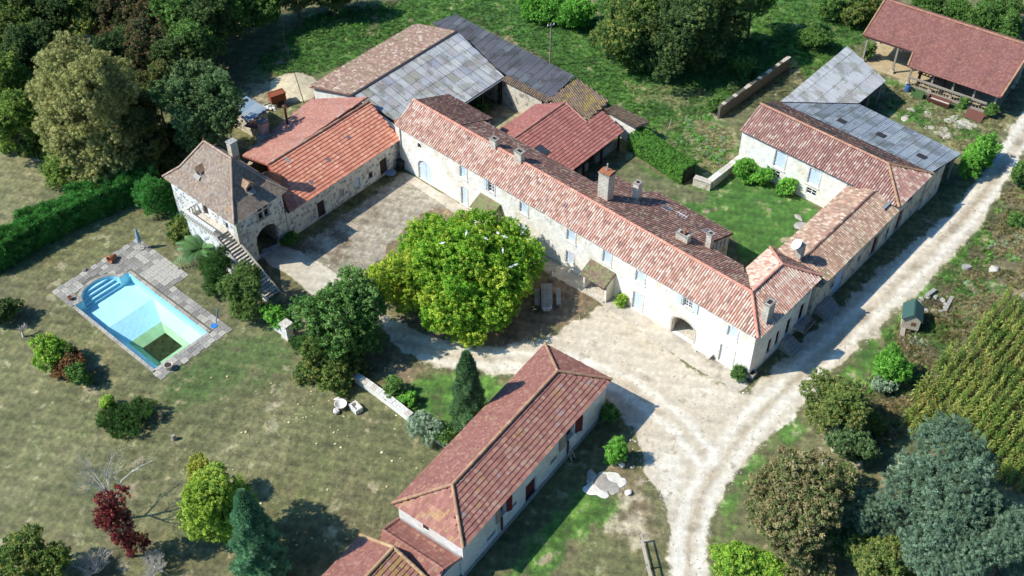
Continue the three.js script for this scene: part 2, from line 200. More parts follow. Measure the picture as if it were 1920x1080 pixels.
function glazed(parent, W, x0, x1, h0, h1, o = {}) {
  const g = onWall(parent, 'window', W, (x0 + x1) / 2), w = x1 - x0, h = h1 - h0, z = -.16, fm = o.frameMat || M.whitePaint, nx = o.nx || 2, ny = o.ny || 3;
  part(g, 'pane', box(w, h, .02, 0, h0 + h / 2, z - .03), M.glass); const fr = [box(.07, h, .06, -w / 2 + .035, h0 + h / 2, z), box(.07, h, .06, w / 2 - .035, h0 + h / 2, z), box(w - .14, .07, .06, 0, h1 - .035, z), box(w - .14, .07, .06, 0, h0 + .035, z)];
  for (let i = 1; i < nx; i++) fr.push(box(i * 2 === nx ? .09 : .035, h - .14, .05, -w / 2 + w * i / nx, h0 + h / 2, z)); for (let j = 1; j < ny; j++) fr.push(box(w - .14, .035, .045, 0, h0 + h * j / ny, z));
  part(g, 'frame', merged(fr), fm); if (o.trim) part(g, 'surround', merged([box(.16, h + .3, .06, -w / 2 - .08, h0 + h / 2, .005), box(.16, h + .3, .06, w / 2 + .08, h0 + h / 2, .005), box(w, .16, .056, 0, h1 + .07, .005), box(w + .3, .1, .14, 0, h0 - .05, .03)]), M.stoneWhite);
  for (const s of o.open || []) { const lw = w / 2; part(g, 'shutter', merged([box(lw, h, .04, W.fx(0) > 0 ? -s * (w / 2 + lw / 2 + .14) : s * (w / 2 + lw / 2 + .14), h0 + h / 2, .06), box(lw * .9, .08, .03, W.fx(0) > 0 ? -s * (w / 2 + lw / 2 + .14) : s * (w / 2 + lw / 2 + .14), h0 + h * .2, .09)]), M.shutter); }
  return g;
}
function plankDoor(parent, W, x0, x1, h0, h1, mat, o = {}) {
  const g = onWall(parent, 'door', W, (x0 + x1) / 2), w = x1 - x0, h = h1 - h0, z = o.z ?? -.2, n = o.n || Math.max(3, Math.round(w / .25));
  if (o.arch) { const sh = new THREE.Shape(); sh.moveTo(-w / 2, 0); sh.lineTo(w / 2, 0); sh.lineTo(w / 2, h - o.arch); for (let k = 1; k < 10; k++) { const a = Math.PI * k / 10; sh.lineTo(Math.cos(a) * w / 2, h - o.arch + Math.sin(a) * o.arch); } sh.lineTo(-w / 2, h - o.arch); sh.closePath(); const e = new THREE.ExtrudeGeometry(sh, { depth: .05, bevelEnabled: false }); e.translate(0, h0, z); part(g, 'leaf', e, mat); part(g, 'rail', merged([box(.05, h - .05, .03, 0, h0 + h / 2 - .03, z + .065), box(w * .94, .1, .03, 0, h0 + .35, z + .067), box(w * .94, .1, .03, 0, h0 + h * .6, z + .067)]), mat); }
  else { for (let i = 0; i < n; i++) part(g, 'plank', box(w / n - .01, h - .02, .04 + .01 * (i % 2), -w / 2 + w * (i + .5) / n, h0 + h / 2, z), mat); part(g, 'rail', merged([box(w * .9, .1, .03, 0, h0 + h * .2, z + .045), box(w * .9, .1, .03, 0, h0 + h * .8, z + .045)]), mat); }
  if (o.trim) part(g, 'surround', merged([box(.18, h + .1, .06, -w / 2 - .09, h0 + h / 2, .005), box(.18, h + .1, .06, w / 2 + .09, h0 + h / 2, .005), box(w, .18, .056, 0, h1 + .09, .005)]), M.stoneWhite);
  return g;
}
// ---------- layout data, metres ----------
const REG = {
  road: [[11.55,-45.74],[11.78,-50.31],[11.71,-52.23],[12.08,-53.46],[10.69,-55.23],[10.35,-56.26],[10.0,-58.91],[8.39,-62.24],[6.37,-66.33],[1.83,-66.93],[0.0,-66.03],[-5.16,-66.93],[-7.47,-67.42],[-9.76,-69.41],[-11.59,-71.96],[-12.91,-73.61],[-14.47,-74.88],[-13.05,-75.16],[-10.8,-72.88],[-6.21,-70.04],[-2.46,-69.41],[-0.14,-69.66],[3.29,-70.99],[5.94,-72.62],[7.7,-74.48],[9.8,-73.61],[12.84,-70.04],[15.52,-66.81],[19.47,-64.08],[20.82,-65.61],[25.2,-70.04],[31.06,-75.84],[37.45,-82.27],[43.85,-88.23],[49.32,-95.35],[53.94,-102.45],[58.71,-107.52],[58.39,-101.23],[53.57,-97.56],[49.11,-90.92],[45.37,-85.23],[40.55,-80.0],[36.47,-75.5],[32.39,-71.51],[29.61,-68.78],[26.84,-65.61],[23.87,-62.35],[22.59,-61.28],[20.77,-59.45],[18.74,-57.31],[16.94,-54.97],[15.56,-52.23],[14.87,-49.84],[14.19,-45.74]],
  lane: [[-23.79,-81.68],[-23.02,-82.27],[-22.13,-82.72],[-19.34,-81.09],[-15.76,-78.07],[-12.54,-74.88],[-10.69,-72.62],[-12.29,-71.83],[-14.8,-73.41],[-18.3,-75.84],[-20.44,-78.07],[-22.95,-80.07]],
  slab: [[-22.85,-81.09],[-20.01,-80.5],[-16.75,-78.07],[-14.34,-76.11],[-12.92,-79.49],[-11.42,-82.8],[-9.79,-85.08],[-8.36,-87.43],[-5.78,-88.23],[-6.24,-89.28],[-8.54,-90.92],[-9.95,-92.26],[-11.27,-93.45],[-14.27,-89.28],[-17.55,-85.47],[-20.31,-82.8],[-21.87,-81.98]],
  litter1: [[-13.61,-81.68],[-11.73,-87.03],[-8.99,-89.44],[-5.26,-88.63],[2.05,-83.93],[4.97,-79.49],[7.3,-76.32],[8.17,-74.28],[5.92,-72.29],[3.28,-70.55],[0.0,-69.09],[-2.55,-69.09],[-6.05,-69.72],[-10.69,-72.62],[-13.09,-75.63],[-13.85,-78.77]],
  litter2: [[-14.94,-70.04],[-10.41,-68.78],[-7.31,-66.93],[-8.57,-65.13],[-10.4,-65.43],[-12.28,-66.33],[-13.92,-64.55],[-16.24,-65.13],[-18.27,-66.93],[-18.59,-69.41]],
  apron: [[-11.27,-93.45],[-9.98,-92.77],[19.88,-66.03],[19.92,-65.02],[19.18,-64.25],[15.53,-66.93],[13.02,-69.53],[9.53,-73.14],[7.26,-75.43],[3.94,-78.07],[0.0,-81.68],[-6.01,-87.43],[-10.18,-91.5]],
  backyard: [[-4.55,-101.69],[0.0,-106.03],[2.86,-103.12],[0.0,-99.83],[-1.68,-98.92]],
  garden: [[12.06,-95.35],[17.63,-91.09],[20.62,-91.5],[23.87,-93.62],[30.35,-87.67],[26.4,-82.8],[24.2,-81.68],[21.82,-79.13],[20.97,-83.93],[15.27,-88.63],[11.25,-91.5],[9.71,-92.77]],
  garden_dry: [[11.35,-97.11],[12.54,-94.48],[17.63,-91.09],[19.75,-90.92],[18.91,-88.23],[14.81,-89.44],[10.15,-91.09],[6.96,-91.5],[9.27,-94.48]],
  veg: [[15.87,-101.23],[21.2,-103.12],[24.18,-99.83],[23.29,-95.35],[19.82,-91.5],[18.54,-94.48],[15.07,-98.46]],
  meadow: [[-23.74,-109.55],[-27.46,-110.58],[-29.58,-112.68],[-26.24,-119.27],[-23.03,-123.92],[-12.95,-126.33],[-10.62,-131.33],[22.56,-131.33],[35.61,-130.06],[46.45,-131.33],[42.49,-119.27],[39.3,-115.92],[29.62,-105.54],[26.57,-104.56],[21.14,-102.64],[16.4,-100.76],[12.94,-99.83],[8.13,-105.54],[2.44,-114.82],[-5.06,-121.56],[-10.72,-120.98],[-19.26,-112.15]],
  meadow_dry: [[12.47,-109.55],[15.9,-108.02],[21.25,-108.53],[21.37,-104.56],[17.19,-103.12],[13.94,-105.54]],
  yard_sand: [[-30.2,-105.54],[-28.93,-108.53],[-26.26,-110.58],[-22.25,-107.02],[-22.42,-106.03],[-25.41,-104.56],[-27.14,-100.76],[-29.27,-101.69]],
  walled: [[22.06,-103.12],[31.09,-112.68],[33.24,-109.55],[29.25,-105.05],[25.01,-101.69],[23.68,-100.29]],
  farmyard: [[38.33,-105.54],[42.14,-110.06],[50.99,-103.12],[54.15,-104.08],[53.86,-102.17],[49.32,-95.35],[46.15,-95.79],[42.06,-101.69]],
  hayfloor: [[40.37,-113.75],[46.24,-119.27],[51.98,-104.56],[50.99,-103.12],[42.14,-110.06]],
  weeds: [[48.58,-90.92],[53.57,-97.56],[54.8,-95.35],[48.36,-75.29],[45.87,-76.67],[41.8,-72.62],[37.62,-67.54],[33.57,-62.24],[31.59,-59.45],[29.08,-57.84],[28.15,-61.67],[32.21,-70.04],[37.98,-76.32],[42.35,-81.68],[46.17,-86.25]],
  verge_green: [[26.84,-65.61],[32.39,-71.51],[36.47,-75.5],[40.55,-80.0],[45.37,-85.23],[48.75,-90.26],[48.96,-88.63],[45.29,-83.17],[40.88,-78.07],[37.72,-75.29],[34.68,-72.62],[32.39,-68.78],[28.74,-64.55],[25.72,-62.81]],
  verge_green2: [[14.44,-46.18],[15.07,-49.84],[15.77,-52.23],[17.12,-54.72],[18.94,-57.2],[20.97,-59.35],[23.8,-61.95],[24.87,-60.55],[20.44,-57.31],[17.82,-53.71],[16.48,-49.84],[15.8,-46.18]],
  pond_dirt: [[43.9,-73.28],[46.76,-78.77],[50.18,-80.94],[47.09,-71.32]],
  corn: [[31.85,-60.55],[33.49,-63.38],[36.54,-66.93],[42.47,-73.28],[44.73,-75.29],[47.29,-71.96],[40.96,-52.23],[39.1,-54.21],[35.21,-56.78],[32.63,-58.37]],
  barn_grass: [[-2.34,-46.18],[0.0,-47.53],[5.86,-54.97],[9.1,-53.46],[8.6,-52.23],[6.9,-51.02],[4.84,-50.31],[3.16,-47.53],[2.73,-46.18]],
  green_mid: [[-30.02,-66.33],[-24.74,-70.04],[-20.81,-71.96],[-18.59,-69.41],[-19.1,-66.33],[-25.05,-63.96],[-27.6,-61.11],[-29.27,-62.81]],
  green_rightlawn: [[-9.84,-63.96],[-7.73,-66.33],[0.0,-65.97],[-1.77,-62.81],[-4.82,-61.11],[-7.01,-61.11]],
  dirt_barn: [[5.65,-54.97],[7.27,-57.84],[9.41,-57.84],[10.67,-54.97],[9.72,-53.46],[11.97,-53.22],[11.65,-49.84],[9.61,-49.37],[6.48,-50.78],[9.1,-53.46]],
  brown_corner: [[23.27,-61.39],[25.88,-56.78],[29.34,-55.23],[29.08,-57.84],[26.18,-60.55]],
  field_left: [[-55.68,-99.83],[-50.09,-98.01],[-45.88,-92.77],[-43.81,-91.09],[-49.09,-83.93],[-50.38,-83.17]],
  path_bare: [[-19.34,-75.29],[-21.38,-79.49],[-24.2,-81.68],[-22.66,-78.07],[-20.13,-73.94]]
};
const OBJ = {
  hedge_left: [[-48.85,-79.13],[-45.69,-82.8],[-42.06,-86.4],[-38.13,-89.6],[-35.69,-91.09]],
  hedge_garden: [[12.88,-97.56],[17.54,-92.26]],
  cypress: [[-3.48,-60.22]],
  cypress2: [[-18.1,-46.41]],
  parasol: [[-35.1,-81.98]],
  pot1: [[-37.16,-80.65]],
  pot2: [[-39.96,-75.16]],
  pot3: [[-29.3,-66.81]],
  stone1: [[-39.62,-78.92]],
  table: [[3.14,-75.16]],
  bench1: [[2.27,-75.16]],
  bench2: [[4.2,-75.16]],
  seat: [[3.12,-74.08]],
  bust: [[3.64,-77.71]],
  trough: [[16.44,-68.53]],
  planter: [[20.33,-66.03]],
  bin: [[-11.29,-93.79]],
  roundtable: [[-12.23,-92.43]],
  mixer: [[-25.35,-104.95]],
  pile: [[-26.24,-104.27]],
  sand: [[-24.03,-108.13]],
  blueroof: [[-27.78,-101.23]],
  pole: [[4.28,-112.26]],
  pole2: [[-22.18,-105.54]],
  ladder: [[4.94,-57.2]],
  frame: [[9.62,-49.46],[9.99,-46.63]],
  hut: [[35.11,-71.83]],
  ruin: [[37.9,-74.48],[38.58,-73.94],[37.72,-75.29]],
  rock: [[42.16,-79.13],[44.67,-78.92]],
  slabrock: [[7.23,-54.82]],
  rocks: [[6.31,-55.59],[8.69,-56.68],[9.56,-56.47],[9.05,-53.96],[6.19,-54.97]],
  urn: [[-14.17,-62.58]],
  stonebox: [[-12.91,-62.35]],
  stonelog: [[-14.73,-63.67]],
  pillar: [[-19.63,-70.55]],
  pillar2: [[-16.3,-70.55]],
  wallA: [[-13.35,-65.61],[-11.65,-64.25],[-9.74,-62.52],[-8.24,-61.11]],
  wallB: [[-6.05,-59.18],[-5.07,-58.37]],
  wallC: [[19.74,-90.84],[23.17,-94.48]],
  wallD: [[22.03,-102.45],[31.01,-111.83]],
  wallE: [[18.21,-91.5],[19.82,-90.59]],
  stump: [[-27.35,-59.24]],
  slabs: [[27.88,-85.47],[27.93,-85.16]],
  lawnstone: [[27.92,-86.32],[28.02,-85.08]],
  stoneedge: [[24.83,-56.89],[26.11,-55.85]],
  palm: [[-28.77,-80.21]],
  net: [[-26.37,-71.83]],
  porchpot: [[10.02,-74.75]],
  postfence: [[16.6,-100.57],[18.45,-101.51]],
  coldoves: [[-6.22,-79.71]]
};
const VEG = [
  {"n": "lime_tree", "l": "tall pale olive tree, largest at the front of the wood", "c": "tree", "k": "tree", "x": -41.16, "z": -92.34, "h": 9.5, "a": 5.11, "b": 8.94, "p": "olive", "g": "trees of the wood at the top left", "lobes": 3, "leaf": "fine"},
  {"n": "oak_tree", "l": "dark blue green oak behind the tower roof", "c": "tree", "k": "tree", "x": -30.65, "z": -94.88, "h": 6.26, "a": 4.13, "b": 4.75, "p": "oak", "g": "trees of the wood at the top left"},
  {"n": "wood_tree", "l": "mottled green tree in the top left corner of the wood", "c": "tree", "k": "tree", "x": -55.55, "z": -113.66, "h": 4.6, "a": 3.21, "b": 4.01, "p": "mixed", "g": "trees of the wood at the top left"},
  {"n": "wood_tree", "l": "dark tree on the top edge, second from the top left corner", "c": "tree", "k": "tree", "x": -52.17, "z": -116.42, "h": 4.6, "a": 3.39, "b": 4.24, "p": "dark", "g": "trees of the wood at the top left"},
  {"n": "wood_tree", "l": "yellow tinged tree on the top edge above the tall olive tree", "c": "tree", "k": "tree", "x": -48.14, "z": -116.64, "h": 4.6, "a": 3.39, "b": 4.24, "p": "mixed", "g": "trees of the wood at the top left"},
  {"n": "wood_tree", "l": "brownish tree on the top edge of the wood right of the yellow one", "c": "tree", "k": "tree", "x": -43.79, "z": -115.53, "h": 4.6, "a": 3.51, "b": 4.39, "p": "brown", "g": "trees of the wood at the top left"},
  {"n": "wood_tree", "l": "russet and green tree on the top edge above the oak", "c": "tree", "k": "tree", "x": -39.67, "z": -115.31, "h": 4.6, "a": 3.51, "b": 4.38, "p": "brown", "g": "trees of the wood at the top left"},
  {"n": "wood_tree", "l": "bright green leafy tree on the top edge above the tower", "c": "tree", "k": "tree", "x": -35.52, "z": -114.21, "h": 4.6, "a": 3.75, "b": 4.69, "p": "green", "g": "trees of the wood at the top left"},
  {"n": "wood_tree", "l": "bright green tree on the top edge left of the power line", "c": "tree", "k": "tree", "x": -32.18, "z": -119.29, "h": 3.4, "a": 3.68, "b": 3.68, "p": "green", "g": "trees of the wood at the top left"},
  {"n": "wood_tree", "l": "deep green tree on the top edge beside the power line", "c": "tree", "k": "tree", "x": -28.95, "z": -120.68, "h": 3.4, "a": 3.16, "b": 3.16, "p": "green", "g": "trees of the wood at the top left"},
  {"n": "wood_tree", "l": "dark green tree on the top edge above the grass slope", "c": "tree", "k": "tree", "x": -25.26, "z": -122.32, "h": 3.4, "a": 2.91, "b": 2.91, "p": "dark", "g": "trees of the wood at the top left"},
  {"n": "wood_tree", "l": "dark tree at the right end of the wood on the top edge", "c": "tree", "k": "tree", "x": -21.14, "z": -122.8, "h": 3.4, "a": 3.05, "b": 3.05, "p": "dark", "g": "trees of the wood at the top left"},
  {"n": "wood_tree", "l": "yellow green tree at the left picture edge above the pale field", "c": "tree", "k": "tree", "x": -52.53, "z": -102.92, "h": 4.6, "a": 3.27, "b": 4.09, "p": "yellowg", "g": "trees of the wood at the top left"},
  {"n": "wood_tree", "l": "yellow green tree at the left picture edge, nearest the field", "c": "tree", "k": "tree", "x": -50.41, "z": -96.25, "h": 4.6, "a": 2.78, "b": 3.48, "p": "yellowg", "g": "trees of the wood at the top left"},
  {"n": "wood_tree", "l": "dark tree wedged between corner and tall olive tree", "c": "tree", "k": "tree", "x": -51.25, "z": -107.37, "h": 4.6, "a": 2.84, "b": 3.55, "p": "dark", "g": "trees of the wood at the top left"},
  {"n": "wood_tree", "l": "dark olive tree just right of the tall olive tree top", "c": "tree", "k": "tree", "x": -41.92, "z": -106.86, "h": 4.6, "a": 2.96, "b": 3.7, "p": "dark", "g": "trees of the wood at the top left"},
  {"n": "wood_tree", "l": "olive brown tree between the top edge and the oak", "c": "tree", "k": "tree", "x": -38.32, "z": -107.37, "h": 4.6, "a": 2.97, "b": 3.71, "p": "brown", "g": "trees of the wood at the top left"},
  {"n": "wood_tree", "l": "dark tree directly behind the oak crown", "c": "tree", "k": "tree", "x": -35.26, "z": -106.36, "h": 4.6, "a": 2.82, "b": 3.53, "p": "dark", "g": "trees of the wood at the top left"},
  {"n": "wood_tree", "l": "dark green tree right behind the oak", "c": "tree", "k": "tree", "x": -34.54, "z": -109.11, "h": 4.6, "a": 2.87, "b": 3.58, "p": "green", "g": "trees of the wood at the top left"},
  {"n": "wood_tree", "l": "dark tree above the dry yard with its shadow on grass", "c": "tree", "k": "tree", "x": -34.01, "z": -113.12, "h": 4.6, "a": 2.8, "b": 3.5, "p": "dark", "g": "trees of the wood at the top left"},
  {"n": "wood_tree", "l": "dull olive tree right of the tall olive tree at mid height", "c": "tree", "k": "tree", "x": -39.01, "z": -99.15, "h": 4.6, "a": 2.59, "b": 3.23, "p": "olived", "g": "trees of the wood at the top left"},
  {"n": "wood_tree", "l": "dull olive tree between tall olive tree and oak", "c": "tree", "k": "tree", "x": -36.88, "z": -101.2, "h": 4.6, "a": 2.24, "b": 2.8, "p": "olived", "g": "trees of the wood at the top left"},
  {"n": "wood_tree", "l": "dull olive tree above the dark end of the hedge", "c": "tree", "k": "tree", "x": -36.98, "z": -94.22, "h": 4.6, "a": 2.51, "b": 3.14, "p": "olived", "g": "trees of the wood at the top left"},
  {"n": "wood_tree", "l": "low yellow olive tree at the foot of the tall olive tree", "c": "tree", "k": "tree", "x": -39.2, "z": -93.36, "h": 2.6, "a": 2.34, "b": 2.93, "p": "yellowg", "g": "trees of the wood at the top left"},
  {"n": "wood_tree", "l": "low olive shrub tree behind the hedge end", "c": "tree", "k": "tree", "x": -36.25, "z": -92.09, "h": 2.6, "a": 1.98, "b": 2.47, "p": "olived", "g": "trees of the wood at the top left"},
  {"n": "wood_tree", "l": "low yellowish bush at the foot of the tall olive tree by the field", "c": "tree", "k": "tree", "x": -44.46, "z": -92.09, "h": 2.6, "a": 2.21, "b": 2.76, "p": "yellowg", "g": "trees of the wood at the top left"},
  {"n": "wood_bush", "l": "low bush at the field edge in front of the left wood", "c": "shrub", "k": "shrub", "x": -51.6, "z": -96.77, "h": 1.51, "a": 1.68, "b": 1.51, "p": "yellowg", "g": "bushes along the wood edge"},
  {"n": "wood_bush", "l": "low bush between the field and the tall olive tree", "c": "shrub", "k": "shrub", "x": -49.17, "z": -96.51, "h": 1.3, "a": 1.45, "b": 1.3, "p": "mixed", "g": "bushes along the wood edge"},
  {"n": "wood_bush", "l": "bush tucked against the left of the tall olive tree", "c": "shrub", "k": "shrub", "x": -48.6, "z": -99.19, "h": 1.53, "a": 1.7, "b": 1.53, "p": "yellowg", "g": "bushes along the wood edge"},
  {"n": "wood_bush", "l": "dark bush between oak and hedge end", "c": "shrub", "k": "shrub", "x": -34.54, "z": -97.13, "h": 1.72, "a": 1.91, "b": 1.72, "p": "dark", "g": "bushes along the wood edge"},
  {"n": "wood_bush", "l": "dark bush behind the tower roof corner", "c": "shrub", "k": "shrub", "x": -34.93, "z": -93.49, "h": 1.48, "a": 1.64, "b": 1.48, "p": "dark", "g": "bushes along the wood edge"},
  {"n": "wood_bush", "l": "low olive bush at the hedge top", "c": "shrub", "k": "shrub", "x": -39.54, "z": -91.22, "h": 1.26, "a": 1.4, "b": 1.26, "p": "olived", "g": "bushes along the wood edge"},
  {"n": "wood_bush", "l": "yellow olive bush at the foot of the wood", "c": "shrub", "k": "shrub", "x": -42.03, "z": -91.81, "h": 1.46, "a": 1.63, "b": 1.46, "p": "yellowg", "g": "bushes along the wood edge"},
  {"n": "ash_tree", "l": "large dark green tree standing over the meadow", "c": "tree", "k": "tree", "x": 18.06, "z": -110.69, "h": 5.8, "a": 5.01, "b": 6.02, "p": "dark", "g": "trees at the top of the meadow"},
  {"n": "ash_tree", "l": "yellowish green tree left of the large dark meadow tree", "c": "tree", "k": "tree", "x": 12.95, "z": -112.58, "h": 4.6, "a": 4.14, "b": 4.76, "p": "mixed", "g": "trees at the top of the meadow"},
  {"n": "ash_tree", "l": "dull green tree at the top edge right of the meadow tree", "c": "tree", "k": "tree", "x": 22.56, "z": -114.14, "h": 7, "a": 4.0, "b": 4.4, "p": "dark", "g": "trees at the top of the meadow"},
  {"n": "ash_tree", "l": "pale green tree on the top edge above the walled yard", "c": "tree", "k": "tree", "x": 27.33, "z": -117.71, "h": 6, "a": 2.61, "b": 2.61, "p": "green", "g": "trees at the top of the meadow"},
  {"n": "ash_tree", "l": "dark tree behind the large meadow tree on the top edge", "c": "tree", "k": "tree", "x": 15.65, "z": -118.06, "h": 6, "a": 3.92, "b": 3.92, "p": "mixed", "g": "trees at the top of the meadow"},
  {"n": "meadow_shrub", "l": "light green shrub at the top of the meadow", "c": "shrub", "k": "shrub", "x": 7.15, "z": -120.18, "h": 1.94, "a": 2.42, "b": 1.94, "p": "lime"},
  {"n": "meadow_shrub", "l": "bright bramble mound below the top edge of the meadow", "c": "shrub", "k": "shrub", "x": 3.15, "z": -122.34, "h": 1.54, "a": 2.57, "b": 1.54, "p": "lime"},
  {"n": "meadow_shrub", "l": "grey dead looking shrub beside the meadow trees", "c": "shrub", "k": "shrub", "x": 6.42, "z": -121.44, "h": 0.8, "a": 0.89, "b": 0.8, "p": "grey"},
  {"n": "meadow_shrub", "l": "olive shrub under the large meadow tree", "c": "shrub", "k": "shrub", "x": 13.97, "z": -111.02, "h": 1.26, "a": 1.57, "b": 1.26, "p": "mixed"},
  {"n": "meadow_shrub", "l": "small dark bush alone in the upper meadow", "c": "shrub", "k": "shrub", "x": 34.17, "z": -115.92, "h": 1.57, "a": 1.74, "b": 1.57, "p": "green"},
  {"n": "meadow_shrub", "l": "spreading elder bush by the yard wall", "c": "shrub", "k": "shrub", "x": 25.76, "z": -110.46, "h": 1.36, "a": 1.51, "b": 1.36, "p": "green"},
  {"n": "meadow_shrub", "l": "low bush growing against the yard wall", "c": "shrub", "k": "shrub", "x": 21.77, "z": -103.89, "h": 0.83, "a": 1.04, "b": 0.83, "p": "green"},
  {"n": "meadow_shrub", "l": "dark bramble clump on the yard wall", "c": "shrub", "k": "shrub", "x": 24.19, "z": -106.97, "h": 0.74, "a": 1.06, "b": 0.74, "p": "dark"},
  {"n": "meadow_shrub", "l": "green bush near the hay barn corner", "c": "shrub", "k": "shrub", "x": 40.51, "z": -121.07, "h": 2.31, "a": 2.57, "b": 2.31, "p": "mixed"},
  {"n": "meadow_shrub", "l": "light bush at the top edge left of the hay barn", "c": "shrub", "k": "shrub", "x": 37.66, "z": -122.11, "h": 1.97, "a": 2.19, "b": 1.97, "p": "green"},
  {"n": "meadow_shrub", "l": "ivy bush at the foot of the hay barn post", "c": "shrub", "k": "shrub", "x": 40.32, "z": -113.6, "h": 0.95, "a": 0.73, "b": 0.95, "p": "green"},
  {"n": "rack_climber", "l": "dark climber at the road end of the hay rack", "c": "shrub", "k": "shrub", "x": 51.11, "z": -102.75, "h": 0.83, "a": 0.52, "b": 0.83, "p": "green"},
  {"n": "rack_climber", "l": "slim climber halfway along the hay rack", "c": "shrub", "k": "shrub", "x": 48.67, "z": -104.47, "h": 0.63, "a": 0.35, "b": 0.63, "p": "green"},
  {"n": "hedge_bush", "l": "bush right behind the hay barn ridge, farthest left", "c": "shrub", "k": "shrub", "x": 48.42, "z": -120.6, "h": 2.6, "a": 2.06, "b": 2.06, "p": "green", "g": "bushes behind the hay barn"},
  {"n": "hedge_bush", "l": "bush behind the hay barn ridge, second from the left", "c": "shrub", "k": "shrub", "x": 51.22, "z": -119.45, "h": 2.6, "a": 2.17, "b": 2.17, "p": "green", "g": "bushes behind the hay barn"},
  {"n": "hedge_bush", "l": "bush behind the hay barn ridge, third from the left", "c": "shrub", "k": "shrub", "x": 53.67, "z": -117.63, "h": 2.6, "a": 2.28, "b": 2.28, "p": "green", "g": "bushes behind the hay barn"},
  {"n": "hedge_bush", "l": "bush behind the hay barn ridge, nearest the right edge", "c": "shrub", "k": "shrub", "x": 56.08, "z": -116.07, "h": 2.6, "a": 2.26, "b": 2.26, "p": "green", "g": "bushes behind the hay barn"},
  {"n": "hedge_bush", "l": "bush in the top right corner of the picture", "c": "shrub", "k": "shrub", "x": 57.12, "z": -120.6, "h": 2.6, "a": 2.19, "b": 2.19, "p": "green", "g": "bushes behind the hay barn"},
  {"n": "laurel_hedge", "l": "bushy bright green hedge end beside the road", "c": "hedge", "k": "shrub", "x": 47.07, "z": -93.97, "h": 1.78, "a": 1.98, "b": 1.78, "p": "lime", "boxy": 1},
  {"n": "roadside_shrub", "l": "dark bush at the right edge beside the road", "c": "shrub", "k": "shrub", "x": 50.58, "z": -91.03, "h": 1.42, "a": 1.19, "b": 1.42, "p": "green"},
  {"n": "roadside_shrub", "l": "green shrub on the weedy bank at the right edge", "c": "shrub", "k": "shrub", "x": 48.6, "z": -85.15, "h": 0.83, "a": 0.83, "b": 0.83, "p": "green"},
  {"n": "plum_tree", "l": "olive green tree at the road bend below the gravel", "c": "tree", "k": "tree", "x": 25.63, "z": -60.66, "h": 3.4, "a": 2.76, "b": 2.76, "p": "olived2"},
  {"n": "holly_tree", "l": "round dark green tree beside the stone edging", "c": "tree", "k": "shrub", "x": 26.84, "z": -57.27, "h": 1.98, "a": 1.98, "b": 1.98, "p": "oak"},
  {"n": "young_ash", "l": "bright green shrub in front of the little hut", "c": "shrub", "k": "shrub", "x": 31.5, "z": -65.2, "h": 1.97, "a": 1.64, "b": 1.97, "p": "lime"},
  {"n": "juniper_bush", "l": "grey green bush under the bright green shrub", "c": "shrub", "k": "shrub", "x": 30.96, "z": -64.28, "h": 0.87, "a": 1.08, "b": 0.87, "p": "sage"},
  {"n": "russet_tree", "l": "large russet brown tree with bare twigs by the road", "c": "tree", "k": "tree", "x": 20.03, "z": -49.34, "h": 5.2, "a": 3.79, "b": 3.79, "p": "russet", "lobes": 3},
  {"n": "cedar_tree", "l": "huge blue green tree crown below the maize", "c": "tree", "k": "tree", "x": 31.39, "z": -48.89, "h": 6.5, "a": 4.63, "b": 4.4, "p": "cedar", "leaf": "fine"},
  {"n": "cedar_tree", "l": "blue green tree crown cut by the right edge", "c": "tree", "k": "tree", "x": 34.86, "z": -46.23, "h": 5.5, "a": 3.22, "b": 3.05, "p": "cedar", "leaf": "fine"},
  {"n": "cedar_tree", "l": "smaller teal tree between russet and huge crown", "c": "tree", "k": "tree", "x": 26.09, "z": -49.53, "h": 3.6, "a": 1.96, "b": 2.16, "p": "cedar", "leaf": "fine"},
  {"n": "cedar_tree", "l": "blue green crown at the bottom edge under the huge one", "c": "tree", "k": "tree", "x": 30.01, "z": -44.5, "h": 4.5, "a": 3.15, "b": 2.84, "p": "cedar", "leaf": "fine"},
  {"n": "scrub_oak", "l": "olive yellow scrub tree at the bottom edge", "c": "tree", "k": "tree", "x": 26.24, "z": -46.09, "h": 3.0, "a": 2.45, "b": 2.21, "p": "olived2"},
  {"n": "scrub_oak", "l": "bright green bush at the bottom edge by the road", "c": "shrub", "k": "shrub", "x": 16.45, "z": -46.86, "h": 1.65, "a": 2.06, "b": 1.65, "p": "lime2"},
  {"n": "scrub_oak", "l": "brown green scrub between bright bush and olive scrub", "c": "shrub", "k": "shrub", "x": 21.59, "z": -46.32, "h": 1.58, "a": 1.97, "b": 1.58, "p": "russet", "sparse": 1},
  {"n": "scrub_bush", "l": "dark bush between the russet tree and the round dark tree", "c": "shrub", "k": "shrub", "x": 24.74, "z": -53.99, "h": 1.36, "a": 1.51, "b": 1.36, "p": "dark", "g": "scrub at the bottom right"},
  {"n": "scrub_bush", "l": "dark green bush at the foot of the teal tree", "c": "shrub", "k": "shrub", "x": 24.64, "z": -48.89, "h": 1.45, "a": 1.61, "b": 1.45, "p": "oak", "g": "scrub at the bottom right"},
  {"n": "scrub_bush", "l": "olive bush under the huge blue green crown", "c": "shrub", "k": "shrub", "x": 28.92, "z": -46.99, "h": 1.42, "a": 1.58, "b": 1.42, "p": "olived2", "g": "scrub at the bottom right"},
  {"n": "scrub_bush", "l": "light green bush at the bottom edge beside the bright one", "c": "shrub", "k": "shrub", "x": 18.95, "z": -46.33, "h": 1.2, "a": 1.34, "b": 1.2, "p": "lime2", "g": "scrub at the bottom right"},
  {"n": "scrub_bush", "l": "grey green bush at the corner of the maize", "c": "shrub", "k": "shrub", "x": 30.44, "z": -55.53, "h": 0.99, "a": 1.1, "b": 0.99, "p": "sage", "g": "scrub at the bottom right"},
